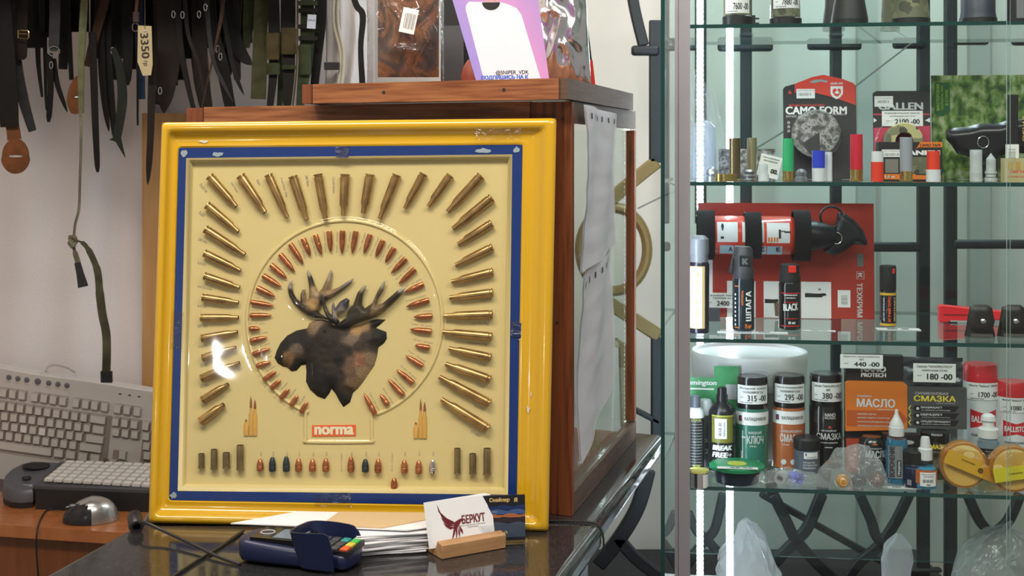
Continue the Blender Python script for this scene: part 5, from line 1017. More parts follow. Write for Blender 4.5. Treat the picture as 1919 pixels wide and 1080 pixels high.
def tagflat(it, x0, x1, z0, z1, price, l1, l2=None, y=-1, rot=0, par=None):
    w_ = x1 - x0; h_ = z1 - z0; g = MB().box(-w_ / 2, w_ / 2, 0, .4, -h_ / 2, h_ / 2)
    g.text(l1, 0, h_ * .34, w_ * .84, h_ * .13, 1, y=-.2, bold=.02)
    if l2: g.text(l2, 0, h_ * .14, w_ * (.6 if len(l2) > 4 else .1), h_ * .12, 1, y=-.2, bold=.02)
    g.text(price, w_ * .12, -h_ * .2, w_ * .6, h_ * .32, 1, y=-.2, bold=.03).text('руб', -w_ * .36, -h_ * .15, w_ * .1, h_ * .08, 1, y=-.2)
    T = Matrix.Translation(((x0 + x1) / 2, y, (z0 + z1) / 2)) @ Matrix.Rotation(R(rot), 4, 'Y'); g.v = [T @ v for v in g.v]; it.b('price_label', [white, ink], g, smooth=0)
def bars(g, x0, x1, z0, z1, mi, y=None, r=None, vert=True, n=9, seed=1):
    rnd = random.Random(seed); L = (x1 - x0) if vert else (z1 - z0); t = 0
    while t < L - L / n:
        w_ = rnd.uniform(.25, .75) * L / n
        if r: g.patch(r, x0 + t, x0 + t + w_, z0, z1, 1, mi) if vert else g.patch(r, x0, x1, z0 + t, z0 + t + w_, 4, mi)
        else: g.box(x0 + t, x0 + t + w_, y - .15, y, z0, z1, mi) if vert else g.box(x0, x1, y - .15, y, z0 + t, z0 + t + w_, mi)
        t += L / n
film = thin('shrink_film', (.97, .97, .98), .05, 1.28, bump=.5, bscale=80)
# ---- top shelf
camo = ramp_mat('pixel_camo', [(.0, (.06, .065, .04)), (.35, (.14, .15, .09)), (.6, (.22, .22, .12)), (.8, (.50, .46, .22))], (1, 1, 1), 70, 1, .6, kind='voronoi', interp='CONSTANT')
it = It('optical_scope', 'camouflaged optic wearing a 7600 price label at the left of the top shelf', 'optic', 1381, S1, d=.05)
it.b('base', black, MB().lathe([(26, 0), (27, 1), (27, 17), (25, 19)], 32)); it.b('body', camo, MB().lathe([(25, 19), (25, 60), (27, 110)], 32)); tagpatch(it, 25, 22, 62, '7600 -00', 'Манок духовой')
it.b('side_knob', black, MB().box(30, 41, -3, 3, 3, 6).box(30, 41, -3, 3, 12, 15).box(27, 34, -2, 2, 3, 20))
it = It('optical_scope', 'camouflaged optic wrapped in film with a 7880 price label on the top shelf', 'optic', 1472, S1, d=.05)
it.b('base', black, MB().lathe([(29, 0), (30, 1), (30, 12), (27, 15)], 32)); it.b('body', camo, MB().lathe([(27, 15), (26, 60), (25, 110)], 32)); it.b('film', film, MB().lathe([(28.5, 12), (28.5, 38)], 32, caps=False)); tagpatch(it, 27, 30, 66, '7880 -00', 'Манок на утку')
def bell(px, label, prof, mats, mi, extra=None, d=.06):
    it = It('optical_scope', label, 'optic', px, S1, d=d, group='optics on the top shelf'); it.b('base_ring', mats[0], MB().lathe(prof[:3], 36)); it.b('bell', mats[1], MB().lathe(prof[2:], 36)); return it
bell(1592, 'matt black conical bell of an optic, next to the camouflaged cone on the top shelf', [(33, 0), (34, 1), (34, 10), (34, 10.2), (28, 45), (24, 80), (24, 120)], [black, mat('bell_black', (.022, .024, .027), .5)], 0)
bell(1562, 'black optic bell half hidden behind the matt black cone', [(20, 0), (21, 1), (21, 10), (21, 10.2), (16, 45), (14, 120)], [black, mat('bell_black')], 0, d=.16)
bell(1707, 'green pixel camouflaged cone of an optic with a black rim on the top shelf', [(34, 0), (35, 1), (35, 11), (34, 11.2), (30, 45), (27, 80), (27, 120)], [black, camo], 0)
bell(1668, 'pale camouflaged bell half hidden behind the green camouflaged cone', [(17, 0), (18, 1), (18, 8), (17, 8.2), (15, 45), (14, 120)], [camo, camo], 0, d=.17)
bell(1833, 'slate coloured cylindrical bell with a tie wire at the right of the top shelf', [(33, 0), (34, 1), (34, 10), (33, 10.2), (31, 22), (31, 50), (24, 60), (24, 120)], [black, mat('bell_slate', (.04, .05, .075), .45)], 0)
it = bell(1908, 'black optic with a silver striped front at the right edge of the top shelf', [(20, 0), (21, 1), (21, 6), (20, 6.2), (20, 45), (18, 120)], [black, black], 0, d=.04); it.b('silver_stripe', chrome, MB().patch(20.5, -8, 8, 6, 60, 6))
# ---- second shelf
D2 = .06
def shell(px, label, w_, hb, ht, mtop, mbot=brass, d=D2, opaque=True, name='shotgun_shell'):
    it = It(name, label, 'shotgun shell', px, S2, d=d, group='shotgun shells on the second shelf'); r = w_ / 2
    if hb: it.b('brass_head', mbot, MB().lathe([(r * .9, 0), (r * 1.07, .5), (r * 1.07, 2.5), (r, 3), (r, hb)], 28))
    it.b('hull', mtop, MB().lathe([(r, hb), (r, ht), (r * .86, ht), (r * .86, ht - 6), (.01, ht - 6)], 28, caps=False)); return it
dbr = mat('dark_brass', (.22, .17, .09), .3, .9); shell(1377, 'tall dark brass shotgun shell, leftmost of the shells', 21, 4, 80, dbr); shell(1409, 'tall light brass shotgun shell right of the dark brass one', 18, 4, 80, mat('light_brass', (.50, .44, .27), .3, .9), d=.09)
shell(1477, 'green shotgun shell with a brass head', 21, 19, 80, green); shell(1605, 'red shotgun shell with a brass head', 23, 22, 88, mat('shell_red', (.62, .02, .04), .35)); shell(1698, 'frosted grey shotgun shell with a brass head', 23, 19, 83, mat('shell_frost', (.34, .37, .42), .3, spec=.6), d=.055)
def wad(px, label, w_, parts, d=.035, rbase=1.0, cat='wad'):
    it = It('plastic_wad', label, cat, px, S2, d=d, group='plastic wads on the second shelf'); r = w_ / 2
    for n, (nm, z0, z1, k, m_) in enumerate(parts): it.b(nm, m_, MB().lathe([(r * k, z0 + .1), (r * k, z1), (r * k * .8, z1), (r * k * .8, max(z0 + .2, z1 - 5)), (.01, max(z0 + .2, z1 - 5))], 24, caps=False))
    return it
wred = mat('wad_red', (.80, .05, .02), .4); wwh = mat('wad_white', (.72, .76, .80), .35)
wad(1534, 'blue and white plastic wad, blue end up', 24, [('foot', 0, 26, 1, wwh), ('cup', 25, 58, 1, blue)]); wad(1553, 'slim white plastic wad right beside the blue and white one', 13, [('cup', 0, 55, 1, wwh)], d=.05)
wad(1644, 'plastic wad with a red lower half and white top', 23, [('foot', 0, 37, 1, wred), ('cup', 37, 57, .98, wwh)]); wad(1749, 'plastic wad with a white foot and red top', 25, [('foot', 0, 23, 1.05, wwh), ('cup', 22, 58, .95, wred)])
wad(1829, 'milky clear cylindrical wad before the forest card', 23, [('foot', 0, 22, 1, frost), ('cup', 22, 60, .97, frost)], d=.05)
it = wad(1857, 'milky ribbed wad with a faceted cone top before the forest card', 22, [('foot', 0, 8, 1.05, frost), ('rib', 9, 14, .85, frost), ('rib', 15, 20, 1, frost), ('core', 20, 42, .8, frost)], d=.05); it.b('cone', frost, MB().lathe([(9, 42), (.1, 54)], 8))
wad(1431, 'white wad with clear fingers beside the leaning price card', 20, [('foot', 0, 13, 1, wwh), ('fingers', 13, 32, .8, frost)], d=.05)
lead_ = mat('cast_lead', (.32, .34, .37), .35, .8)
def slug(px, label, w_, prof, m_=lead_, d=.035): it = It('lead_slug', label, 'slug', px, S2, d=d, group='lead slugs on the second shelf'); it.b('slug', m_, MB().lathe([(r * w_ / 2, z) for r, z in prof], 20))
slug(1334, 'grey lead slug behind the brass ring at the left end of the second shelf', 22, [(1, 0), (1, 8), (.8, 10), (1, 13), (.85, 20), (.4, 25), (.1, 27)], d=.07)
slug(1405, 'grey ribbed lead slug between the two brass shells and the white wad', 22, [(.7, 0), (1, 3), (.8, 6), (1, 10), (.8, 13), (1, 18), (.9, 22)])
slug(1501, 'grey lead slug right of the green shell', 23, [(1, 0), (1, 7), (.75, 10), (.9, 13), (.9, 18), (.5, 23), (.1, 24)])
it = It('brass_ring', 'low yellow brass ring lying at the left front of the second shelf', 'ring', 1360, S2, d=.025); it.b('ring', brass, MB().lathe([(20, 0), (20, 14), (17, 14), (17, 2), (.01, 2)], 30, caps=False))
# camo form package
it = It('blister_card', 'black and red hanging card of camouflage form tape with a round roll on it', 'tape package', 1537, S2, d=.20, tilt=-6)
k = 1537; z_ = lambda y: 336 - y
def cardp(pts): return [(x - k, z_(y)) for x, y in pts]
it.b('card', mat('card_blackish', (.020, .020, .024), .4), MB().prism(cardp([(1470, 336), (1470, 165), (1474, 160), (1492, 155), (1525, 142), (1545, 138), (1580, 146), (1600, 154), (1605, 160), (1605, 336)]), -1.5, 0, 0, XZ), smooth=0)
it.b('red_band', mat('card_red', (.72, .05, .03), .4), MB().prism(cardp([(1492, 172), (1492, 155), (1525, 142), (1545, 138), (1580, 146), (1600, 154), (1604, 160), (1604, 196), (1560, 180), (1540, 175), (1515, 168)]), .1, .6, 0, XZ), smooth=0)
it.b('hang_hole', mat('hole_grey', (.30, .40, .40), .6), MB().prism(cardp([(1519, 152), (1527, 148), (1540, 147), (1552, 149), (1553, 153), (1540, 151), (1527, 154)]), .7, 1.0, 0, XZ), smooth=0)
g = MB().text('CAMO FORM', 1531 - k, z_(206), 113, 15, 0, y=-1.2, bold=.035); it.b('title', white, g)
g = MB().text('BANDE AUTO-ADHERENTE', 1513 - k, z_(217), 75, 4.5, 0, y=-1.2).text('RÉUTILISABLE', 1565 - k, z_(213), 42, 4.5, 0, y=-1.2); it.b('subtitle', mat('pale_print', (.5, .5, .52), .5), g)
g = MB().text('REUSABLE CAMOUFLAGE WRAP', 1514 - k, z_(196), 66, 4, 0, y=-1.2); g.text('6', 1483 - k, z_(171), 6, 7, 0, y=-1.2, bold=.03); it.b('red_print', mat('print_red', (.8, .08, .05), .5), g)
g = MB().text('GEAR AID', 1569.5 - k, z_(155), 23, 4, 0, y=-1.5, bold=.03).prism(cardp([(1558, 160), (1581, 160), (1581, 174), (1576, 181), (1569, 185), (1562, 181), (1558, 174)]), .8, 1.2, 0, XZ).prism(cardp([(1562, 167), (1566, 164), (1570, 167), (1574, 164), (1577, 167), (1577, 173), (1573, 178), (1570, 180), (1566, 178), (1562, 173)]), 1.2, 1.5, 1, XZ).prism(cardp([(1565, 173), (1570, 167), (1575, 173), (1570, 175)]), 1.5, 1.8, 0, XZ); it.b('shield_emblem', [white, mat('card_red')], g, smooth=0)
g = MB().box(1495 - k, 1529 - k, -1.4, -.9, z_(183), z_(165)); g.text('Лента камуфляжная', 1512 - k, z_(168), 30, 2, 1, y=-1.6); bars(g, 1499 - k, 1525 - k, z_(178), z_(173), 1, y=-1.5, n=12); it.b('sticker', [white, inkgrey], g, smooth=0)
g = MB()
for i in range(3): g.lathe([(3, 0), (3, .4)], 12, 0, Matrix.Translation((1480 - k, -1.0, z_(229 + i * 8))) @ Matrix.Rotation(R(90), 4, 'X')); it.b('icon', mat('icon_grey', (.3, .3, .32), .5), g, smooth=0); g = MB()
# the roll
RT = Matrix.Translation((1533 - k, -3, z_(254))) @ Matrix.Rotation(R(90), 4, 'X') @ Matrix.Rotation(R(-12), 4, 'Y')
gcam = ramp_mat('grey_camo', [(.0, (.05, .05, .045)), (.42, (.14, .14, .13)), (.52, (.30, .30, .30)), (.62, (.09, .09, .08))], (1, 1, 1), 90, 3, .5, interp='CONSTANT')
g = MB().lathe([(41, 0), (44, 3), (44, 40), (41, 43), (.1, 43.2)], 48, 0, RT, caps=False); it.b('tape_roll', gcam, g); g = MB().lathe([(42, 43.0), (43, 46), (41.5, 44)], 48, 0, RT, caps=False); it.b('blister_rim', thin('blister', (.9, .92, .92), .08, 1.5, haze=.1), g)
it.b('roll_label', mat('roll_label', (.03, .03, .035), .4), MB().prism([(-34, -12), (-4, 8), (38, -4), (36, -12), (28, -26), (8, -38), (-16, -34)], 0, .4, 0, Matrix.Translation((1533 - k, -46.4, z_(262))) @ XZ), smooth=0)
# Allen package
it = It('blister_card', 'black and pink hanging card of woodland tape bearing a 2100 price label', 'tape package', 1691, S2, d=.21, tilt=-5); k = 1691; z_ = lambda y: 337 - y
it.b('card', mat('card_blackish'), MB().prism([(1639 - k, 0), (1639 - k, z_(174)), (1646 - k, z_(170)), (1738 - k, z_(170)), (1744 - k, z_(176)), (1744 - k, 0)], -1.5, 0, 0, XZ), smooth=0)
g = MB().prism([(1640 - k, 5), (1640 - k, z_(240)), (1743 - k, z_(236)), (1743 - k, 5)], .05, .4, 0, XZ).prism([(1640 - k, z_(216)), (1640 - k, z_(213)), (1743 - k, z_(213)), (1743 - k, z_(216))], .05, .4, 0, XZ); it.b('pink_panel', mat('card_pink', (.55, .04, .09), .4), g, smooth=0)
it.b('title', mat('title_pale', (.6, .62, .66), .4), MB().text('GALLEN', 1690 - k, z_(199), 82, 14, y=-.8, bold=.04)); tagflat(it, 1655 - k, 1730 - k, z_(237), z_(208), '2100 -00', 'Камуфляжная лента', 'многоразовая 5 см х 4,5 м', y=-2)
g = MB().box(1642 - k, 1676 - k, -1.4, -.9, z_(200), z_(180)); g.text('Лента камуфляж', 1659 - k, z_(184), 30, 2.5, 1, y=-1.6); bars(g, 1647 - k, 1671 - k, z_(193), z_(188), 1, y=-1.5, n=12); it.b('sticker', [white, inkgrey], g, smooth=0)
g = MB().prism([(1640 - k, z_(230)), (1640 - k, z_(221)), (1646 - k, z_(226))], .4, .8, 0, XZ).prism([(1743 - k, z_(230)), (1743 - k, z_(221)), (1734 - k, z_(226))], .4, .8, 0, XZ); it.b('arrow_mark', white, g, smooth=0)
it.b('tape_roll', camo, MB().lathe([(34, 0), (35, 2), (35, 28), (33, 30), (16, 30)], 40, 0, Matrix.Translation((1690 - k, -2, z_(268))) @ Matrix.Rotation(R(90), 4, 'X'), caps=False))
it.b('blister_shell', thin('blister'), MB().lathe([(50, 0), (48, 4), (47, 6)], 40, 0, Matrix.Translation((1691 - k, -1, z_(270))) @ Matrix.Rotation(R(90), 4, 'X'), caps=False))
# Vanish camo tape box
it = It('tape_box', 'black and orange camouflage tape carton standing before the pink card', 'box', 1706, S2, d=.125); k = 1706
it.b('carton', mat('card_blackish'), MB().box(-58, 58, 0, 34, 0, 72), smooth=0)
g = MB().prism([(10, 58), (18, 72), (58, 72), (58, 62), (14, 62)], .1, .5, 0, XZ).box(-48, 10, -.5, -.1, 2, 12).box(10, 56, -.5, -.1, 2, 10); it.b('orange_band', orange, g, smooth=0)
it.b('lettering', white, MB().text('VANISH', 18, 52, 72, 9, y=-.7, bold=.06).text('5.0 m', -38, 7, 18, 5, y=-.9, bold=.03)); it.b('black_lettering', ink, MB().text('CAMO TAPE', 36, 66, 38, 5, y=-.9, bold=.03).text('10', -40, 7, 8, 5, y=-.9))
g = MB().box(-52, -15, -.6, -.1, 44, 58); g.text('Лента камуфляж', -34, 55, 30, 2.5, 1, y=-.8); bars(g, -48, -20, 46, 51, 1, y=-.7, n=12); it.b('sticker', [white, inkgrey], g, smooth=0)
it.b('leaf_picture', camo, MB().box(0, 50, -.5, -.1, 12, 44), smooth=0)
it.b('window', mat('carton_window', (.25, .24, .22), .4), MB().box(-46, -22, -.5, -.1, 14, 40), smooth=0)
# small grey camo pack with leaning price card
it = It('tape_box', 'small grey camouflage pack behind the two brass shells', 'box', 1400, S2, d=.14); it.b('pack', gcam, MB().box(-52, 52, 0, 20, 0, 58), smooth=0)
it = It('price_card', 'white price card leaning askew right of the light brass shell', 'price tag', 1436, S2, d=.10, tilt=-8, roll=14, lift=.006); g = MB().box(-19, 21, 0, .5, 0, 42).text('00.', 12, 13, 14, 9, 1, y=-.3, bold=.06).text('Лента камуфляж', 1, 36, 32, 3.5, 1, y=-.3, bold=.02).text('многоразовая', 1, 30, 26, 3.5, 1, y=-.3, bold=.02).text('21', -8, 16, 12, 9, 1, y=-.3, bold=.04); it.b('card', [white, ink], g, smooth=0)
# clear plastic bottles / blister at left
it = It('clear_blister', 'crinkled clear plastic blister leaning at the left end of the second shelf', 'blister', 1330, S2, d=.20)
g = MB()
for q, (x0, x1) in enumerate(((-30, 5), (-8, 40))):
    g.grid(lambda u, v: Vector((x0 + (x1 - x0) * u - 30 * v * (1 if q else .3) - (18 * v if q == 0 else 0), -14 * q - 8 * abs(((u * 5) % 1) - .5) - 6 * noise.noise(Vector((u * 4, v * 6, q))), 205 * v * (1 - .2 * u * q))), 30, 30)
it.b('shell', poly, g, smooth=25)
it = It('clear_tube', 'clear plastic tube pack standing behind the post on the second shelf', 'pack', 1318, S2, d=.10); it.b('tube', thin('bluish_plastic', (.75, .82, .95), .08, 1.5, bump=.6, bscale=60, haze=.15), MB().lathe([(22, 0), (24, 5), (23, 60), (21, 100), (12, 112)], 20, caps=False))
# forest card with black pistol grip device
forest = ramp_mat('forest_print', [(.3, (.012, .03, .008)), (.42, (.05, .12, .02)), (.5, (.14, .26, .05)), (.6, (.34, .42, .20)), (.68, (.45, .52, .38))], (1, 1, .8), 60, 12, .35, coat=.3, distort=.3)
it = It('forest_card', 'large green card printed with forest foliage behind the black holster', 'card', 1850, S2, d=.24, tilt=-3); k = 1850
it.b('card', forest, MB().box(-100, 110, 0, 2, 0, 196), smooth=0)
g = MB().prism([(-94, 182), (-66, 182), (-66, 128), (-80, 118), (-94, 124)], .2, .6, 0, XZ); it.b('green_badge', mat('badge_green', (.02, .12, .03), .4), g, smooth=0)
g = MB().text('МАСТЕРСКАЯ', -88, 154, 50, 6, y=-.9, rot=R(90), bold=.03).text('ПОЛНОТА, УЮТ', -80, 154, 46, 5, y=-.9, rot=R(90), bold=.02).text('В СТИЛЕ', -72, 154, 30, 5, y=-.9, rot=R(90), bold=.02).text('гарантия', -40, 18, 30, 5, y=-.6, shear=.2); it.b('lettering', mat('lime_print', (.35, .55, .05), .4), g)
it = It('pistol_holster', 'black glossy holster with a metal ring lying before the forest card', 'holster', 1840, S2, d=.165); k = 1840; z_ = lambda y: 334 - y
g = MB(); pl = [(1775, 243), (1790, 236), (1815, 234), (1835, 228), (1870, 228), (1885, 222), (1925, 218), (1925, 285), (1890, 282), (1872, 290), (1868, 330), (1845, 334), (1838, 300), (1815, 290), (1795, 284), (1785, 268), (1776, 258)]
vs, fs = relief([((x - k), z_(y)) for x, y in pl], 6, 12, 14); g.add([(x, -h, z) for x, z, h in vs], [f for f in fs]); g.add([(x, 2, z) for x, z, h in vs], [f[::-1] for f in fs]); it.b('body', mat('holster_black', (.012, .013, .016), .25), g, smooth=60)
it.b('ring', chrome, MB().tube([Vector((1839 - k + 10 * math.cos(a), -14, z_(263) + 11 * math.sin(a))) for a in [j * 6.283 / 24 for j in range(24)]], .9, 8, closed=True))
it.b('strap', black, MB().box(1883 - k, 1901 - k, -18, -12, 0, z_(175)), smooth=0)
it.b('vertical_lettering', gold, MB().text('СИГНАЛ', 1913 - k, z_(238), 46, 6, y=-13, rot=R(90), bold=.03))
it = It('price_card', 'small barcode tag standing behind the yellow box at the right edge', 'price tag', 1897, S2, d=.06); g = MB().box(-12, 12, 0, .5, 0, 70); bars(g, -7, 6, 40, 64, 1, y=0, vert=False, n=12); it.b('card', [white, inkgrey], g, smooth=0)
it = It('cartridge_box', 'pale yellow box with red signal lettering at the right edge of the second shelf', 'box', 1908, S2, d=.02); it.b('carton', mat('box_yellow', (.55, .48, .25), .45), MB().box(-24, 30, 0, 30, 0, 45), smooth=0)
it.b('lettering', mat('print_red'), MB().text('СИГНАЛ', 4, 20, 40, 5, y=-.4, bold=.03).text('Сигнал охотника', 4, 11, 44, 4, y=-.4)); it.b('cartridge_picture', mat('picture_brass'), MB().box(-18, -10, -.5, -.1, 24, 38).box(-4, 4, -.5, -.1, 24, 38).box(10, 18, -.5, -.1, 24, 38), smooth=0)
# ---- third shelf
it = It('red_package', 'big red card carrying a small fire extinguisher spray, at the back of the third shelf', 'package', 1475, S3, d=.27, tilt=-3); k = 1475; z_ = lambda y: 596 - y
cr_ = mat('card_deep_red', (.42, .035, .02), .4)
it.b('card', cr_, MB().prism([(1310 - k, 0), (1310 - k, z_(380)), (1635 - k, z_(380)), (1635 - k, 0), (1620 - k, 0)], -2, 0, 0, XZ), smooth=0)
it.b('slot', mat('slot_grey', (.14, .17, .15), .6), MB().prism([(1604 - k, z_(498)), (1604 - k, z_(474)), (1615 - k, z_(474)), (1615 - k, z_(498))], .1, .4, 0, XZ), smooth=0)
for x0, x1 in ((1364, 1417), (1432, 1498), (1501, 1556)): it.b('white_panel', white, MB().box(x0 - k, x1 - k, -.5, -.1, 1, 69), smooth=0)
def picto(x, y, w_, rot=0, s_=1):
    c, s2 = math.cos(R(rot)), math.sin(R(rot)); pts = [(-w_ / 2, -4), (w_ * .28, -4), (w_ * .30, -2), (w_ / 2, 0), (w_ * .42, 4), (w_ * .1, 3), (-w_ / 2, 4)]
    return [(x - k + a * c - b * s2, z_(y) + a * s2 + b * c) for a, b in pts]
g = MB().prism(picto(1528, 552, 40), .6, .9, 0, XZ).prism(picto(1447, 564, 26), .6, .9, 0, XZ); g.text('ж', 1535 - k, z_(541), 6, 4, y=-1); it.b('spray_pictogram', ink, g, smooth=0)
it.b('hand_pictogram', mat('skin_brown', (.18, .10, .07), .6), MB().prism([(1451 - k, z_(567)), (1458 - k, z_(564)), (1462 - k, z_(575)), (1460 - k, z_(592)), (1453 - k, z_(592))], .6, .9, 0, XZ), smooth=0)
g = MB().text('ТЕХКРИМ', 1608 - k, z_(560), 64, 10, y=-.5, rot=R(-90), bold=.03).text('К', 1609 - k, z_(514), 9, 8, y=-.5, rot=R(-90), bold=.05); it.b('brand_lettering', mat('brand_pale', (.62, .60, .58), .5), g)
it.b('logo_frame', mat('brand_pale'), MB().tube([(1603 - k, -.6, z_(521)), (1616 - k, -.6, z_(521)), (1616 - k, -.6, z_(507)), (1603 - k, -.6, z_(507))], .7, 6, closed=True), smooth=0)
g = MB().box(1568 - k, 1591 - k, -.5, -.1, z_(574), z_(542)); bars(g, 1574 - k, 1586 - k, z_(569), z_(550), 1, y=-.5, vert=False, n=12); it.b('sticker', [white, inkgrey], g, smooth=0)
g = MB().box(1314 - k, 1337 - k, -3, -.1, 1, z_(485)); it.b('class_label', white, g, smooth=0)
it.b('class_letters', ink, MB().text('A', 1327 - k, z_(503), 8, 7, y=-3.4, rot=R(-90), bold=.04).text('B', 1327 - k, z_(530), 8, 7, y=-3.4, rot=R(-90), bold=.04))
tagflat(it, 1322 - k, 1392 - k, z_(577), z_(549), '2400 -00', 'Газовый баллон', '"ТЕХКРИМ" 650 мл', y=-16)
# extinguisher spray strapped on the card
ext = It('fire_extinguisher_spray', 'small red fire extinguisher spray with pictograms strapped flat on the red card', 'fire extinguisher', 1410, S3, d=.27, tilt=-3); k = 1410; e = ext
HZ = Matrix.Translation((0, -48, z_(441))) @ Matrix.Rotation(R(90), 4, 'Y') @ Matrix.Rotation(R(0), 4, 'Z')
hx = lambda x: x - k
rr_ = 36
e.b('cylinder', mat('ext_red', (.75, .06, .03), .25, coat=.5), MB().lathe([(30, hx(1326)), (35, hx(1331)), (rr_, hx(1338)), (rr_, hx(1476)), (32, hx(1484)), (20, hx(1490))], 40, 0, HZ))
def cylp(x0, x1, y0, y1, dr=.5):   # patch on horizontal cylinder, rows y0..y1 px
    g = MB(); N = 8; f = lambda y: math.asin(max(-1, min(1, (z_(y) - z_(441)) / rr_))); a0, a1 = f(y1), f(y0)
    vs = []
    for i in range(N + 1):
        a = a0 + (a1 - a0) * i / N
        for x in (x0, x1): vs.append((hx(x), -48 - (rr_ + dr) * math.cos(a), z_(441) + (rr_ + dr) * math.sin(a)))
    return g.add(vs, [(2 * i, 2 * i + 1, 2 * i + 3, 2 * i + 2) for i in range(N)])
for x0, x1, y0, y1 in ((1342, 1379, 417, 453), (1387, 1426, 417, 453), (1431, 1472, 418, 454), (1347, 1372, 459, 474), (1374, 1392, 459, 474), (1420, 1430, 460, 475), (1432, 1459, 460, 475)): e.b('pictogram_panel', white if y0 < 450 else mat('panel_blue_white', (.45, .62, .78), .4), cylp(x0, x1, y0, y1))
g = cylp(1349, 1354, 422, 428, 1); g.add(*[[], []]) 
for q in ((1348, 1354, 443, 447), (1350, 1353, 420, 432), (1456, 1464, 432, 434), (1452, 1456, 430, 446), (1462, 1474, 433, 436)): h = cylp(*q, 1); g.add(h.v, h.f)
e.b('pictogram', ink, g)
g = MB()
for x in (1433, 1438, 1443, 1448): h = cylp(x, x + 3, 444, 452, 1); g.add(h.v, h.f)
e.b('flame_pictogram', orange, g)
g = MB(); TY = -48 - rr_ * .78
for st, x in (('A', 1366), ('C', 1424), ('E', 1451)):
    g.text(st, hx(x), z_(466), 7, 8, y=TY - 2.5 - .6, bold=.04)
e.b('class_letters', ink, g)
velc = mat('velcro_black', (.008, .008, .009), .95, bump=.6, bscale=400)
for x0, x1, r in ((1306, 1338, 46), (1392, 1422, 43), (1480, 1510, 47)):
    g = MB(); N = 24
    ring_ = [(-48 - r * .95 * math.cos(a), z_(441) + r * math.sin(a)) for a in [j * 6.283 / N for j in range(N)]]; rin = [(-48 - (r - 3) * .95 * math.cos(a), z_(441) + (r - 3) * math.sin(a)) for a in [j * 6.283 / N for j in range(N)]]
    vs = [(hx(x), y, z) for x in (x0, x1) for y, z in ring_] + [(hx(x), y, z) for x in (x0, x1) for y, z in rin]
    g.add(vs, [(i, (i + 1) % N, N + (i + 1) % N, N + i) for i in range(N)] + [(i, 2 * N + i, 2 * N + (i + 1) % N, (i + 1) % N) for i in range(N)] + [(N + i, N + (i + 1) % N, 3 * N + (i + 1) % N, 3 * N + i) for i in range(N)]); e.b('velcro_strap', velc, g)
nb = mat('nozzle_black', (.012, .013, .018), .35)
e.b('valve', nb, MB().lathe([(30, hx(1488)), (31, hx(1500)), (28, hx(1520)), (22, hx(1545)), (14, hx(1558))], 32, 0, HZ))
vs, fs = relief([(hx(x), z_(y)) for x, y in [(1536, 470), (1548, 440), (1560, 412), (1562, 398), (1572, 398), (1590, 410), (1607, 430), (1615, 452), (1613, 458), (1590, 456), (1575, 468), (1555, 477)]], 5, 10, 10); g = MB().add([(x, -44 - h, z) for x, z, h in vs], fs); g.add([(x, -40 + h, z) for x, z, h in vs], [f[::-1] for f in fs]); e.b('trigger', nb, g, smooth=60)
e.b('trigger_loop', nb, MB().tube([Vector((hx(1550) + 20 * math.cos(a), -48, z_(406) + 19 * math.sin(a))) for a in [j * 6.283 / 26 for j in range(26)]], 2.2, 8, closed=True)); e.b('safety_ring', chrome, MB().tube([Vector((hx(1558) + 9.5 * math.cos(a), -56, z_(445) + 10.5 * math.sin(a))) for a in [j * 6.283 / 22 for j in range(22)]], .9, 8, closed=True))
# sprays
def spray(label, px, pyb, z, r, prof_body, mbody, cap, mcap, texts, caplog=None, cat='spray can', name='spray_can', group=None):
    it = It(name, label, cat, px, z, py=pyb, rad=r, group=group); it.b('body', mbody, MB().lathe(prof_body, 36)); it.b('cap', mcap, MB().lathe(cap, 36)); 
    by = {}
    for st, x, zz, w_, h_, m_, rot in texts: by.setdefault(m_.name, (m_, MB()))[1].text(st, x, zz, w_, h_, r=r + .6, rot=R(rot), bold=.035)
    for m_, g in by.values(): it.b('lettering', m_, g)
    return it
teal = mat('can_teal_black', (.008, .018, .026), .22, coat=.5); cb_ = mat('can_black', (.006, .006, .008), .2, coat=.5)
def stripes(it, r, lst, m_, name='stripe'):
    for x0, x1, z0, z1 in lst: it.b(name, m_, MB().patch(r + .5, x0, x1, z0, z1, 10))
it = spray('dark teal pepper spray with white vertical lettering and a square grey trigger cap', 1393, 622, S3, 20.5, [(18, 0), (20.5, 2), (20.5, 92), (19, 97)], teal, [(19, 97), (19.5, 98), (19.5, 112), (17.5, 117), (17.5, 150), (14, 156)], mat('trigger_grey', (.045, .048, .055), .45),
    [('ШПАГА', 9, 47, 56, 11, white, 90), ('75 мл', 8, 9.5, 13, 8, orange, 0), ('АЭРОЗОЛЬ', -3, 62, 28, 3.5, orange, 90)])
stripes(it, 20.5, [(-19, -10, 6, 7.5), (-19, -10, 83, 84.5)], orange); stripes(it, 20.5, [(-19, -16, 10 + 8 * i, 14 + 8 * i) for i in range(8)], white, 'small_print')
vs_, fs_ = relief([(-28, 108), (-20, 142), (-16, 145), (-16, 114), (-20, 104)], 4, 5, 5); g = MB().add([(x, -3 - h, z) for x, z, h in vs_], fs_); g.add([(x, 3 + h, z) for x, z, h in vs_], [f[::-1] for f in fs_]); it.b('lever', mat('trigger_grey'), g)
g = MB().cbox(-9, 11, -9, 11, 0, 3, 1.5, 0, Matrix.Translation((1, -16, 130)) @ Matrix.Rotation(R(90), 4, 'X')); it.b('emblem_plate', black, g); it.b('emblem', mat('trigger_light', (.14, .15, .16), .4), MB().text('К', 2, 130, 11, 12, y=-19.6, bold=.08))
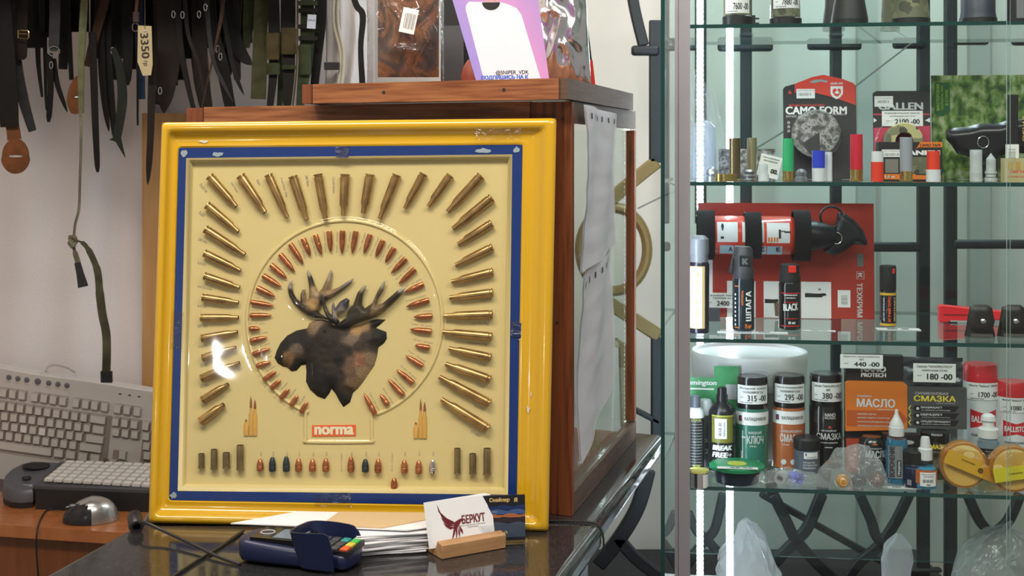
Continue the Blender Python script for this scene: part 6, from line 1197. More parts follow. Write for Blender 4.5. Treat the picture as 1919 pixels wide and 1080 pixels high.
it = spray('black pepper spray with red lines and white slanted lettering and red button cap', 1480, 620, S3, 20.5, [(18, 0), (20.5, 2), (20.5, 84), (19, 88)], cb_, [(19.5, 88), (20, 89), (20, 96), (18, 104), (17.5, 120), (15, 122)], blackm,
    [('BLACK', 0, 43, 29, 13, white, 4), ('65 мл', 2, 14, 13, 5, white, 0), ('ПЕРЦОВЫЙ', 0, 52, 26, 3, red, 0), ('аэрозольное средство', 0, 65, 26, 3, white, 0), ('самообороны', 0, 60, 18, 3, white, 0)])
stripes(it, 20.5, [(-19, 20, 7, 8.5), (-19, 20, 68, 69.5), (-12, 14, 21, 22)], mat('line_red', (.7, .03, .03), .4)); g = MB().cbox(-7, 7, -6, 7, 0, 3, 1, 0, Matrix.Translation((3, -17, 113)) @ Matrix.Rotation(R(90), 4, 'X')); it.b('button', red, g)
it = spray('slim black spray with gold bands and orange vertical lettering, alone right of the red card', 1664, 613, S3, 15, [(13.5, 0), (15, 1.5), (15, 64), (14.5, 66)], cb_, [(14.5, 66), (15, 67), (15, 110), (13.5, 113), (9, 113)], blackm,
    [('ЖГУЧИЙ ПЕРЕЦ', 0, 32, 48, 7, mat('hot_orange', (.9, .12, .02), .4), 90), ('ЭКСТРАКТ', 11, 32, 46, 4, gold, 90), ('ДЛЯ СОБАК', -10, 32, 44, 4, mat('pale_blue_print', (.45, .55, .75), .4), 90)])
stripes(it, 15, [(-21, 21, 1, 5.5), (-21, 21, 58, 62.5)], mat('band_gold', (.70, .42, .04), .4), 'gold_band'); it.b('nozzle', red, MB().box(6, 10, -14, -10, 99, 108))
it = spray('white and gold labelled spray with a grey cap right behind the aluminium post', 1309, 627, S3, 20, [(18, 0), (20, 2), (20, 128), (18, 133)], mat('can_purple_black', (.012, .010, .02), .25), [(18, 133), (18, 145), (20, 150), (19, 176), (12, 182)], mat('cap_grey', (.16, .17, .19), .35),
    [])
stripes(it, 20, [(-24, 12, 10, 126)], mat('label_gold', (.50, .36, .15), .35), 'gold_label'); stripes(it, 20.6, [(-24, 6, 12, 124)], mat('label_white', (.85, .86, .9), .4), 'white_label'); it.b('lettering', mat('label_gold'), MB().text('ПЕРЕЦ', -4, 65, 100, 10, r=21.8, rot=R(90), bold=.05))
# flat price strips lying on the shelf
def strip(px, py, z, w_, dpt, price, label, yaw=0):
    it = It('price_strip', label, 'price tag', px, z, py=py, yaw=yaw); g = MB().box(-w_ / 2, w_ / 2, -dpt / 2, dpt / 2, 0, .6); g.text(price, 0, 0, w_ * .5, dpt * .5, 1, Matrix.Translation((0, 0, .8)) @ Matrix.Rotation(R(-90), 4, 'X'), bold=.04); it.b('strip', [white, ink], g, smooth=0)
strip(1683, 618, S3, 80, 28, '380 -00', 'white price strip lying flat before the slim gold banded spray'); strip(1410, 624, S3, 130, 20, '450 -00', 'white price strip lying flat before the dark teal spray'); strip(1535, 621, S3, 60, 12, '500 -00', 'white price strip lying right of the red buttoned spray')
it = It('foam_block', 'small grey foam block between the post and the teal spray', 'block', 1335, S3, py=603, rad=6); o_ = MB().box(-14, 14, -8, 8, 0, 24); it.b('block', mat('foam_grey', (.10, .10, .115), .9, bump=.5, bscale=300), o_)
# red tool and leather pouches
it = It('staple_tool', 'bright red plastic tool handle lying by the black pouches', 'tool', 1810, S3, py=606, rad=10); T = Matrix.Rotation(R(90), 4, 'X')
g = MB().prism([(-50, 0), (-50, 30), (-46, 33), (50, 24), (72, 22), (72, 6), (-30, 2), (-34, 0)], -8, 8, 0, XZ); o_ = it.b('handle', mat('tool_red', (.75, .02, .03), .35), g, smooth=30); md = o_.modifiers.new('b', 'BEVEL'); md.width = .002; md.segments = 3; md.limit_method = 'ANGLE'
it.b('groove', mat('tool_dark_red', (.30, .01, .015), .4), MB().box(-42, 40, -8.8, -8.1, 13, 16)); it.b('blade_strip', mat('tool_grey', (.4, .4, .42), .4), MB().box(-30, 4, -8.6, -8.1, 1.5, 4))
lth = mat('pouch_leather', (.012, .010, .009), .38, bump=.2, bscale=120)
for px, label in ((1836, 'black leather pouch with a silver snap in front of the red tool'), (1897, 'black leather pouch with a silver snap at the right end of the third shelf')):
    it = It('leather_pouch', label, 'pouch', px, S3, py=633, rad=16, group='black leather pouches')
    g = MB()
    def pf(u, v): a = u * 2 * math.pi; r = 1 - .25 * v ** 2 - .12 * math.sin(v * 3.1); z = 54 * v; return Vector((28 * r * math.cos(a) * (1 - .35 * max(0, v - .6)), 16 * r * math.sin(a) + 2 * v, z))
    g.grid(pf, 36, 14); it.b('pouch', lth, g, smooth=60)
    fp = [(-20, 54), (-12, 60), (12, 60), (20, 54), (24, 30), (20, 14), (10, 8), (-10, 8), (-20, 14), (-24, 30)]; vs, fs = relief(fp, 5, 4, 12); g = MB().add([(x, -15.5 - h + (z - 10) * .12, z) for x, z, h in vs], fs); it.b('flap', lth, g, smooth=60)
    it.b('snap', chrome, MB().lathe([(5.5, 0), (5, 2), (3, 3.4), (.1, 3.8)], 20, 0, Matrix.Translation((2, -17.5, 30)) @ Matrix.Rotation(R(90), 4, 'X'))); it.b('belt_loop', mat('loop_grey', (.09, .085, .075), .6), MB().box(-20, 20, -18, -14, 1, 6))
# ---- fourth shelf
it = It('plastic_bucket', 'big white plastic bucket with a lid at the back left of the fourth shelf', 'bucket', 1404, S4, d=.272)
hz = lambda y: 2400 and (y)
bw = mat('bucket_white', (.74, .77, .78), .35, spec=.6); r0 = 106
it.b('tub', mat('bucket_milky', (.50, .58, .57), .3), MB().lathe([(92, 0), (95, 3), (100, 130), (101, 142)], 56)); it.b('lid', bw, MB().lathe([(101, 122), (104, 125), (106, 140), (107, 172), (108, 182), (106, 186), (101, 186), (99, 180), (95, 179), (.1, 179)], 64, caps=False))
it.b('tab', bw, MB().tube([Vector((10 + 18 * math.cos(a), -106, 160 + 6 * math.sin(a))) for a in [j * 6.283 / 20 for j in range(20)]], .8, 6, closed=True))
it = It('green_card', 'green card with white script lettering behind the bottles at the far left', 'card', 1338, S4, d=.163, tilt=-.5); gr = ramp_mat('green_card', [(.3, (.03, .22, .08)), (.7, (.10, .42, .18))], (1, 1, 1), 14, 3, .4)
it.b('card', gr, MB().prism([(-50, 0), (-50, 160), (0, 160), (0, 182), (46, 182), (46, 0)], -2, 0, 0, XZ), smooth=0); it.b('lettering', white, MB().text('Remington', -26, 154 - 5, 62, 12, y=-.5, bold=.03, shear=.2).box(-52, 0, -.4, -.1, 137, 140))
it.b('sticker', mat('sticker_grey', (.5, .52, .55), .4), MB().box(22, 42, -.6, -.1, 120, 148), smooth=0)
it = It('oil_bottle', 'white bottle with grey cap and black text label, far left of the fourth shelf', 'bottle', 1303, S4, py=886, rad=17); it.b('bottle', mat('bottle_white', (.66, .70, .70), .3), MB().lathe([(15, 0), (17, 2), (17, 104), (15, 112), (8, 119)], 32)); it.b('cap', mat('cap_bluegrey', (.10, .12, .15), .35), MB().lathe([(9, 118), (9.5, 119), (9, 138), (7, 140)], 24))
it.b('label', mat('label_black', (.012, .014, .018), .4), MB().patch(17.4, -20, 22, 6, 100, 14)); g = MB()
for i in range(16): g.text('gun cleaner lubricant' if i % 2 else 'oil for all weapons', 1, 94 - i * 5.4, 26, 2.2, r=17.9)
it.b('label_text', mat('text_grey', (.45, .47, .42), .5), g); it.b('yellow_text', mat('text_lime', (.50, .55, .08), .5), MB().text('CLP BORE', 1, 97, 20, 3, r=17.9).text('ULTRA', 2, 12, 14, 4, r=17.9))
it = It('oil_bottle', 'grey bottle standing half hidden behind the white text label bottle', 'bottle', 1322, S4, d=.145); it.b('bottle', mat('bottle_slate', (.06, .09, .09), .3), MB().lathe([(13, 0), (14, 2), (14, 90), (12, 96)], 28)); it.b('cap', mat('cap_pale', (.5, .55, .56), .4), MB().lathe([(13, 96), (13, 118), (10, 124)], 28))
it.b('lettering', mat('pale_print'), MB().text('CLP', 2, 50, 16, 6, r=14.3, bold=.03).text('2', 2, 30, 6, 9, r=14.3, bold=.03))
it = It('oil_bottle', 'black bottle with olive label and bold white slanted lettering', 'bottle', 1353, S4, py=888, rad=25); bb = mat('bottle_black', (.010, .011, .014), .28)
it.b('bottle', bb, MB().lathe([(22, 0), (25.5, 2), (25.5, 100), (24, 112), (18, 122), (11, 128), (10, 130)], 40)); it.b('cap', bb, MB().lathe([(11, 130), (11, 140), (9, 144), (9, 154), (6, 156)], 28))
it.b('label', mat('label_olive', (.19, .19, .03), .4), MB().patch(25.9, -22, 22, 56, 106, 14)); it.b('label_border', mat('label_green', (.08, .16, .07), .4), MB().patch(25.9, -22, 22, 8, 18, 14)); it.b('lime_line', mat('text_lime'), MB().patch(26.1, -22, 22, 105, 107, 14).text('CLEANS • LUBRICATES', 0, 22, 38, 3, r=26.3).text('PROTECTS • 118 ml', 0, 15, 36, 3, r=26.3))
it.b('lettering', white, MB().text('BREAK', 0, 47, 39, 9.5, r=26.3, bold=.06, shear=.2).text('FREE', -5, 34, 30, 9.5, r=26.3, bold=.06, shear=.2).text('clp', 14, 34, 8, 7, r=26.3, shear=.2)); g = MB().patch(26.5, -15, 8, 64, 101, 8); bars(g, -8, -2, 68, 96, 1, r=26.7, vert=False, n=14); g.text('Масло', 3, 82, 26, 3, 1, r=26.7, rot=R(90)); it.b('sticker', [white, ink], g)
def cann(label, px, pyb, r, htot, mbody, band, price, l1, l2, texts, lim=None, capm=None):
    it = It('spray_can', label, 'spray can', px, S4, py=pyb, rad=r); mm = capm or cb_
    it.b('body', mbody, MB().lathe([(r * .92, 0), (r, 2), (r, htot * .63), (r * .95, htot * .66)], 40)); it.b('rim', chrome, MB().lathe([(r * .97, 0), (r * 1.03, .6), (r * 1.03, 2), (r * .99, 2.6)], 40))
    it.b('cap', mm, MB().lathe([(r * .95, htot * .66), (r * .97, htot * .67), (r * .97, htot * .97), (r * .9, htot)], 40)); it.b('film', film, MB().lathe([(r * 1.03, htot * .62), (r * 1.03, htot * 1.0), (r * .9, htot * 1.03)], 40, caps=False))
    if band: it.b('white_band', white, MB().patch(r + .4, -r * 1.45, r * 1.45, htot * .49, htot * .63, 16)); it.b('band_lettering', ink, MB().text('КАЛАШНИКОВ', r * .2, htot * .56, r * 1.45, 6.2, r=r + .8, bold=.02)); it.b('band_logo', [mat('logo_navy', (.03, .04, .12), .4), red], MB().patch(r + .8, -r * .98, -r * .72, htot * .53, htot * .59, 3).add([(0, 0, 0)], []).text('‹', -r * .78, htot * .56, 3, 6, 1, r=r + 1.1, bold=.05))
    by = {}
    for st, x, zz, w_, h_, m_ in texts: by.setdefault(m_.name, (m_, MB()))[1].text(st, x, zz, w_, h_, r=r + .7, bold=.025)
    for m_, g in by.values(): it.b('lettering', m_, g)
    tagpatch(it, r * 1.03, htot * .72, htot * .92, price, l1, l2); return it
pale = mat('pale_print'); lt = mat('light_print', (.68, .70, .70), .5)
it = cann('green spray can with white band labelled 315, second can left', 1409, 884, 30, 172, mat('can_green', (.025, .17, .12), .3, coat=.3), True, '315 -00', 'Жидкий ключ', '"КАЛАШНИКОВ" 210', [('ЖИДКИЙ', 4, 71, 26, 6.5, lt), ('КЛЮЧ', 5, 58, 32, 15, lt), ('210 мл', 0, 46, 12, 3, lt)])
it.b('seal_mark', lt, MB().lathe([(5, 0), (5, .5)], 20, 0, Matrix.Translation((-8, -30.0, 15)) @ Matrix.Rotation(R(90), 4, 'X')).lathe([(5, 0), (5, .5)], 20, 0, Matrix.Translation((8, -30.0, 15)) @ Matrix.Rotation(R(90), 4, 'X'))); it.b('rifle_drawing', lt, MB().patch(30.5, -21, -19, 18, 74, 2).patch(30.5, -23, -15, 60, 63, 2).patch(30.5, -24, -19, 18, 36, 2))
it = cann('orange spray can with white band labelled 295', 1478, 882, 30, 172, mat('can_orange', (.42, .12, .035), .3, coat=.3), True, '295 -00', 'Смазка антикоррозийная', '"КАЛАШНИКОВ" 210 мл', [('АНТИКОРРОЗИЙНАЯ', 3, 72, 42, 6, lt), ('СМАЗКА', 3, 59, 45, 15, lt), ('210 мл', -8, 47, 12, 3, lt)])
for x in (-12, 5): it.b('seal_mark', lt, MB().lathe([(5, 0), (5, .5)], 20, 0, Matrix.Translation((x, -30.2, 15)) @ Matrix.Rotation(R(90), 4, 'X')))
it = cann('black spray can with white lettering and a 380 price label', 1548, 881, 31, 174, cb_, False, '380 -00', 'Смазка "NANOPROTECH"', 'мл', [('NANO', 4, 101, 20, 7, lt), ('PROTECH', 4, 95, 20, 3.5, lt), ('ОРУЖЕЙНАЯ', 2, 72, 28, 4, lt), ('СМАЗКА', 3, 61, 50, 12, lt), ('от влаги и ржавчины', 3, 49, 32, 3.5, lt)])
it.b('crossed_rifles', lt, MB().patch(31.6, -6, 8, 40, 41.5, 4)); it.b('red_mark', mat('print_red'), MB().text('▲', 3, 79, 8, 4, r=31.6).text('210 МЛ', 3, 14, 16, 5, r=31.6))
it = It('grease_jar', 'small dark jar with slate label and black screw lid before the orange can', 'jar', 1512, S4, py=892, rad=25); it.b('jar', mat('jar_grey', (.10, .12, .15), .3), MB().lathe([(22, 0), (24, 2), (24, 42), (21, 45)], 36)); it.b('lid', black, MB().lathe([(23, 45), (25, 46), (25, 63), (22, 67), (.1, 67)], 40, caps=False))
it.b('label', white, MB().patch(24.4, -8, 20, 30, 42, 8)); it.b('lettering', lt, MB().text('СРЕДСТВО', 2, 23, 24, 3.5, r=24.6, bold=.03).text('ДЛЯ УДАЛЕНИЯ', 4, 18, 28, 3.5, r=24.6, bold=.03).text('РЖАВЧИНЫ', 2, 13, 24, 3.5, r=24.6, bold=.03)); it.b('label_lettering', ink, MB().text('КАЛАШНИКОВ', 7, 33, 20, 2.2, r=24.8).text('‹', -4, 38, 3, 5, r=24.8, bold=.08))
# tins
it = It('round_tin', 'flat dark tin with a green lid and white label before the olive labelled bottle', 'tin', 1381, S4, py=914, rad=40); it.b('tin', mat('tin_navy', (.008, .02, .04), .3), MB().lathe([(38, 0), (40, 2), (43, 26)], 44)); it.b('lid', mat('lid_green', (.01, .26, .10), .35), MB().lathe([(48, 26), (51, 27), (51, 32), (47, 34), (.1, 34)], 48, caps=False))
it.b('lid_label', mat('text_lime'), MB().lathe([(18, 34.1), (18, 34.6)], 30)); g = MB().box(-38, 36, -46, -30, 34.7, 35.2); g.text('00 00 - 00 00', 6, 0, 40, 6, 1, Matrix.Translation((0, -38, 35.4)) @ Matrix.Rotation(R(-90), 4, 'X'), bold=.06); it.b('price_label', [white, ink], g, smooth=0)
it = It('round_tin', 'silver tin with a yellow lid at the left front corner of the fourth shelf', 'tin', 1309, S4, py=918, rad=19); it.b('tin', chrome, MB().lathe([(17, 0), (18, 1), (18, 28)], 32)); it.b('lid', mat('lid_yellow', (.65, .62, .18), .35), MB().lathe([(19, 28), (19.5, 29), (19, 32), (.1, 32)], 32, caps=False)); it.b('label', white, MB().patch(18.6, 8, 24, 2, 26, 6))
# NANO box, orange box
def cbox_item(label, x0, x1, pyb, z, zh, dep, m_, name='box', cat='box', d=None, lift=0):
    it = It(name, label, cat, (x0 + x1) / 2, z, py=None if d is not None else pyb, d=d, lift=.0005); h_ = (x1 - x0) / 2; it.w = h_; it.b('carton', m_, MB().box(-h_, h_, 0, dep, lift, zh), smooth=0); return it
nb_ = mat('box_blackish', (.014, .013, .015), .4)
it = It('oil_pack', 'orange МАСЛО carton sleeve on a black pack with a 440 price label', 'package', 1641, S4, d=.13); zb = lambda y: 868 - y
it.b('backing', nb_, MB().box(-54, 52, 6, 30, 0, zb(650)), smooth=0); it.b('carton', mat('carton_orange', (.72, .19, .02), .42), MB().prism([(-56, zb(790)), (-56, zb(700)), (-50, zb(697)), (50, zb(697)), (56, zb(702)), (56, zb(783)), (50, zb(785))], -6, 8, 0, XZ @ Matrix.Translation((0, 0, 0))), smooth=0)
it.b('dark_band', mat('carton_band', (.50, .10, .015), .42), MB().prism([(-54, zb(780)), (-54, zb(750)), (44, zb(750)), (56, zb(765)), (44, zb(780))], 8.1, 8.5, 0, XZ), smooth=0)
it.b('base', mat('carton_red', (.45, .06, .02), .42), MB().box(-54, 50, -2, 6, 0, 62), smooth=0)
it.b('lettering', lt, MB().text('ОРУЖЕЙНОЕ', -22, zb(723), 26, 4.5, y=-8.8, bold=.03).text('МАСЛО', -1, zb(736), 70, 16, y=-8.8, bold=.035).text('НОВАЯ ФОРМУЛА', 16, zb(748), 28, 2.5, y=-8.8).text('• ЭКСПРЕСС-ЧИСТКА', -18, zb(757), 36, 3, y=-8.9, bold=.02).text('• МОЩНАЯ ЗАЩИТА ОТ КОРРОЗИИ', -6, zb(764), 60, 3, y=-8.9, bold=.02).text('• БЕЗОПАСНО ДЛЯ ДЕРЕВА И ЛАКА', -5, zb(771.5), 62, 3, y=-8.9, bold=.02).text('• РЕКОМЕНДУЕТСЯ ДЛЯ КОНСЕРВАЦИИ', -2, zb(779), 68, 3, y=-8.9, bold=.02))
it.b('brand_lettering', lt, MB().text('NANO', -3, zb(675), 46, 11, y=5.2, bold=.06).text('PROTECH', -3, zb(686), 46, 8, y=5.2, bold=.05)); tagflat(it, 1575 - 1641, 1653 - 1641, zb(672), zb(646), '440 -00', 'Масло оружейное', 'мл', y=-8)
it = It('oil_bottle', 'small black МАСЛО bottle before the orange carton base', 'bottle', 1634, S4, d=.10); it.b('bottle', cb_, MB().lathe([(23, 0), (25, 2), (25, 62), (22, 72), (17, 77)], 32)); it.b('lettering', lt, MB().text('МАСЛО', 6, 48, 44, 14, r=25.6, bold=.05).text('ОРУЖЕЙНОЕ', 4, 59, 24, 4, r=25.6).text('НОВАЯ ФОРМУЛА', 4, 38, 28, 2.5, r=25.6)); it.b('orange_mark', orange, MB().text('▲', 2, 67, 12, 3, r=25)); it.b('arrow_mark', lt, MB().patch(25.5, -1, 9, 28, 29.5, 3))
it = It('grease_pack', 'dark grey СМАЗКА carton sleeve with yellow lettering and a 180 price label', 'package', 1752, S4, d=.13); zb = lambda y: 864 - y
it.b('carton', mat('carton_grey', (.075, .08, .082), .42), MB().box(-57, 56, -8, 8, zb(777), zb(700)), smooth=0)
it.b('silver_bag', mat('silver_film', (.10, .11, .125), .25, .6, bump=.6, bscale=60), MB().grid(lambda u, v: Vector((-55 + 108 * u, 10 - 5 * noise.noise(Vector((u * 5, v * 5, 3))), zb(700) - 6 + 60 * v)), 24, 16), smooth=30)
it.b('yellow_lettering', yellow, MB().text('СМАЗКА', -2, zb(720.5), 76, 11, y=-8.8, bold=.03)); it.b('lettering', pale, MB().text('СИЛИКОНОВАЯ', -8, zb(711), 60, 5, y=-8.8, bold=.03).text('НОВАЯ ФОРМУЛА', 18, zb(729), 34, 2.5, y=-8.8))
for i, (st, st2) in enumerate((('ЗАЩИЩАЕТ', 'ОТ ИЗНОСА И КОРРОЗИИ'), ('ОБРАЗУЕТ', 'защитную плёнку на деталях'), ('ПРЕДОТВРАЩАЕТ', 'прилипание, скрипы и истирание'))):
    z = zb(739.5 + i * 13.2); it.b('arrow_row', nb_, MB().prism([(-42, z), (-38, z + 5.5), (42, z + 5.5), (35, z - 5.5), (-38, z - 5.5)], 8.2, 8.5, 0, XZ), smooth=0)
    it.b('row_lettering', lt, MB().text(st, -8 if i < 2 else 0, z + 2.2, 40 if i < 2 else 54, 4, y=-9, bold=.03).text(st2, 0, z - 2.8, 52, 2, y=-9)); it.b('row_icon', lt, MB().lathe([(2.6, 0), (2.6, .5)], 12, 0, Matrix.Translation((-33, -8.7, z)) @ Matrix.Rotation(R(90), 4, 'X'))); it.b('chevron', yellow, MB().prism([(-50, z), (-46, z + 5.5), (-44.5, z + 5.5), (-48, z), (-44.5, z - 5.5), (-46, z - 5.5)], 8.2, 8.6, 0, XZ), smooth=0)
tagflat(it, 1711 - 1752, 1788 - 1752, zb(690), zb(655), '180 -00', 'Смазка "NANOPROTECH"', 'силиконовая 210 мл', y=-9)
it = It('spray_can', 'black СМАЗКА can with yellow lettering right below the dark grey carton', 'spray can', 1752, S4, d=.115); it.b('body', cb_, MB().lathe([(26, 0), (28, 2), (28, 84), (26, 86)], 36)); it.b('lettering', yellow, MB().text('СМАЗКА', 0, 62, 47, 8, r=28.6, bold=.05)); it.b('small_lettering', pale, MB().text('НОВАЯ ФОРМУЛА', 0, 52, 34, 3, r=28.6).text('PROTECH', -2, 84, 20, 4, r=28.6, bold=.05))
it = It('clear_case', 'clear plastic case standing between the black СМАЗКА can and the tall white can', 'case', 1792, S4, d=.14); it.b('case', poly, MB().box(-14, 14, 0, 20, 0, 92))
# white / black box behind the blue bottle
it = cbox_item('black and white small carton behind the pointed white cap', 1657, 1724, None, S4, 84, 22, nb_, d=.09); it.b('white_panel', mat('panel_offwhite', (.55, .58, .57), .5), MB().box(-6, 32, -.5, -.1, 34, 56).lathe([(14, 0), (14, .5)], 20, 0, Matrix.Translation((8, -.2, 70)) @ Matrix.Rotation(R(90), 4, 'X') @ Matrix.Scale(.3, 4, (0, 1, 0))), smooth=0)
it = It('grease_jar', 'dark blue squat jar between the blue bottle and the dropper bottle', 'jar', 1714, S4, d=.05); it.b('jar', mat('jar_navy', (.010, .018, .05), .25), MB().lathe([(19, 0), (20, 2), (20, 42), (18, 45)], 32)); it.b('lid', black, MB().lathe([(20, 45), (21, 46), (21, 66), (18, 69), (.1, 69)], 32, caps=False)); it.b('seal_line', mat('line_blue', (.05, .15, .4), .4), MB().patch(20.4, -20, 20, 36, 37.5, 8)); g = MB(); bars(g, -18, -8, 6, 16, 0, r=20.6, n=10); it.b('barcode', pale, g)
# ballistol cans
blw = mat('can_white', (.70, .73, .75), .3, coat=.3); crd = mat('can_red', (.62, .02, .03), .3, coat=.3)
for px, pyb, r, ht, price, l1, dz, label in ((1837, 866, 31, 198, '1700 -00', 'Масло "Ballistol" 200 мл', 0, 'tall white oil can with red cap and a 1700 price label'), (1897, 862, 29, 170, '1080 -00', 'Масло "Ballistol" 100 мл', 0, 'white oil can with red cap and a 1080 price label at the right edge')):
    it = It('spray_can', label, 'spray can', px, S4, d=.175 if px < 1850 else .165); it.b('body', blw, MB().lathe([(r * .92, 0), (r, 2), (r, ht * .82), (r * .95, ht * .84)], 40)); it.b('cap', crd, MB().lathe([(r, ht * .84), (r * 1.0, ht * .85), (r * .99, ht * .97), (r * .92, ht)], 40)); tagpatch(it, r * 1.03, ht * .68, ht * .84, price, l1)
    zc = ht * .50; g = MB(); N = 12
    vs = []
    for i in range(N + 1): a = (-r * .82 + r * 1.64 * i / N); hh_ = ht * (.055 + .035 * abs(i / N - .5) * 2); vs += [((r + .5) * math.sin(a / r), -(r + .5) * math.cos(a / r), zc - hh_), ((r + .5) * math.sin(a / r), -(r + .5) * math.cos(a / r), zc + hh_)]
    g.add(vs, [(2 * i, 2 * i + 2, 2 * i + 3, 2 * i + 1) for i in range(N)]); it.b('red_label', crd, g); it.b('lettering', white, MB().text('BALLISTOL', 0, zc, r * 1.5, ht * .06, r=r + 1, bold=.03))
    it.b('dark_lettering', mat('text_slate', (.08, .12, .16), .5), MB().text('УНИВЕРСАЛЬНОЕ', 0, ht * .35, r * 1.55, 4.5, r=r + .8, bold=.03).text('МАСЛО', 0, ht * .29, r * .8, 5, r=r + .8, bold=.03)); it.b('red_lettering', mat('print_red'), MB().text('спрей • аэрозоль', 0, ht * .22, r * 1.3, 3, r=r + .8)); it.b('teal_stripes', mat('stripe_teal', (.12, .35, .33), .4), MB().patch(r + .5, -r, r, ht * .13, ht * .14, 8).patch(r + .5, -r, r, ht * .10, ht * .108, 8).patch(r + .5, -r, r, ht * .07, ht * .078, 8))
# white spray bottle
it = It('spray_bottle', 'clear bottle with white spray head and black label with yellow lettering', 'bottle', 1852, S4, d=.105); it.b('bottle', thin('bottle_clear', (.55, .68, .75), .05, 1.5, haze=.35, hcol=(.4, .5, .55)), MB().lathe([(18, 0), (20, 2), (20, 68), (18, 76), (14, 79)], 32)); it.b('label', nb_, MB().patch(20.5, -24, 24, 18, 62, 14)); it.b('spray_head', mat('white_cap', (.74, .76, .77), .35), MB().lathe([(15, 79), (18.5, 80), (18.5, 96), (16, 98), (11, 100), (10, 110), (14, 112), (12, 120), (6, 124), (.1, 124)], 30, caps=False))
it.b('yellow_lettering', mat('text_lime'), MB().text('ЧЁРНЫЙ', 0, 38, 28, 6, r=21, bold=.05).text('ТОПОЛЬ', 0, 29, 28, 6, r=21, bold=.05)); it.b('lettering', pale, MB().text('воронение', 0, 57, 20, 2.5, r=21).text('›', 0, 50, 10, 4, r=21, bold=.05).text('для гладких стволов', 0, 22, 24, 2, r=21)); it.b('lower_label', white, MB().patch(20.5, -10, 20, 4, 17, 8))
# blue bottle
lq = mat('liquid_blue', (.02, .18, .30), .12, spec=.7)
it = It('bluing_bottle', 'blue liquid bottle with a pointed white cap and grey vertical label', 'bottle', 1680, S4, py=912, rad=21); it.b('liquid', lq, MB().lathe([(18, 2), (19.5, 4), (19.5, 76), (17, 84)], 32)); it.b('bottle', thin('bottle_glassy', (.8, .9, .95), .04, 1.5), MB().lathe([(19, 0), (21.5, 2), (21.5, 76), (19, 86), (14, 90)], 32, caps=False)); it.b('cap', mat('white_cap'), MB().lathe([(14, 90), (14, 106), (13, 107), (12.5, 112), (7, 122), (3.5, 130), (3, 138), (.1, 139)], 30, caps=False))
it.b('label', mat('label_grey', (.22, .24, .25), .45), MB().patch(22, -20, 8, 14, 74, 10)); it.b('lettering', ink, MB().text('ВОРОНЕНИЕ', -12, 45, 58, 10, r=22.4, rot=R(90), bold=.03)); it.b('dark_tab', nb_, MB().patch(22.3, -3, 5, 18, 48, 3)); it.b('tab_lettering', white, MB().text('ПРЕМИУМ', 1, 33, 26, 4.5, r=22.7, rot=R(90)))
strip(1690, 915, S4, 70, 14, '380 -00', 'white price strip lying flat before the blue bottle')
# dropper bottle
it = It('dropper_bottle', 'small bottle of pale blue liquid with white dropper cap and orange barcode label', 'bottle', 1734, S4, py=921, rad=21); it.b('liquid', mat('liquid_sky', (.06, .30, .48), .12, spec=.7), MB().lathe([(18, 2), (19.5, 4), (19.5, 38), (16, 42)], 32)); it.b('bottle', thin('bottle_glassy'), MB().lathe([(19, 0), (21.5, 2), (21.5, 42), (18, 50), (12, 53)], 32, caps=False)); it.b('cap', mat('white_cap'), MB().lathe([(12, 53), (13, 54), (13, 74), (9.5, 76), (8.5, 90), (7, 96), (.1, 97)], 30, caps=False))
it.b('label', mat('label_orange', (.55, .14, .04), .4), MB().patch(22, -24, 24, 12, 38, 12)); g = MB().patch(22.4, -14, 18, 8, 34, 10); bars(g, -9, 13, 15, 21, 1, r=22.6, n=16); g.text('Воронение жидкость', 2, 30, 24, 2, 1, r=22.6).text('430-', 2, 11, 8, 3, 1, r=22.6, bold=.04).text('для металла', 2, 26, 18, 2, 1, r=22.6); it.b('sticker', [white, ink], g)
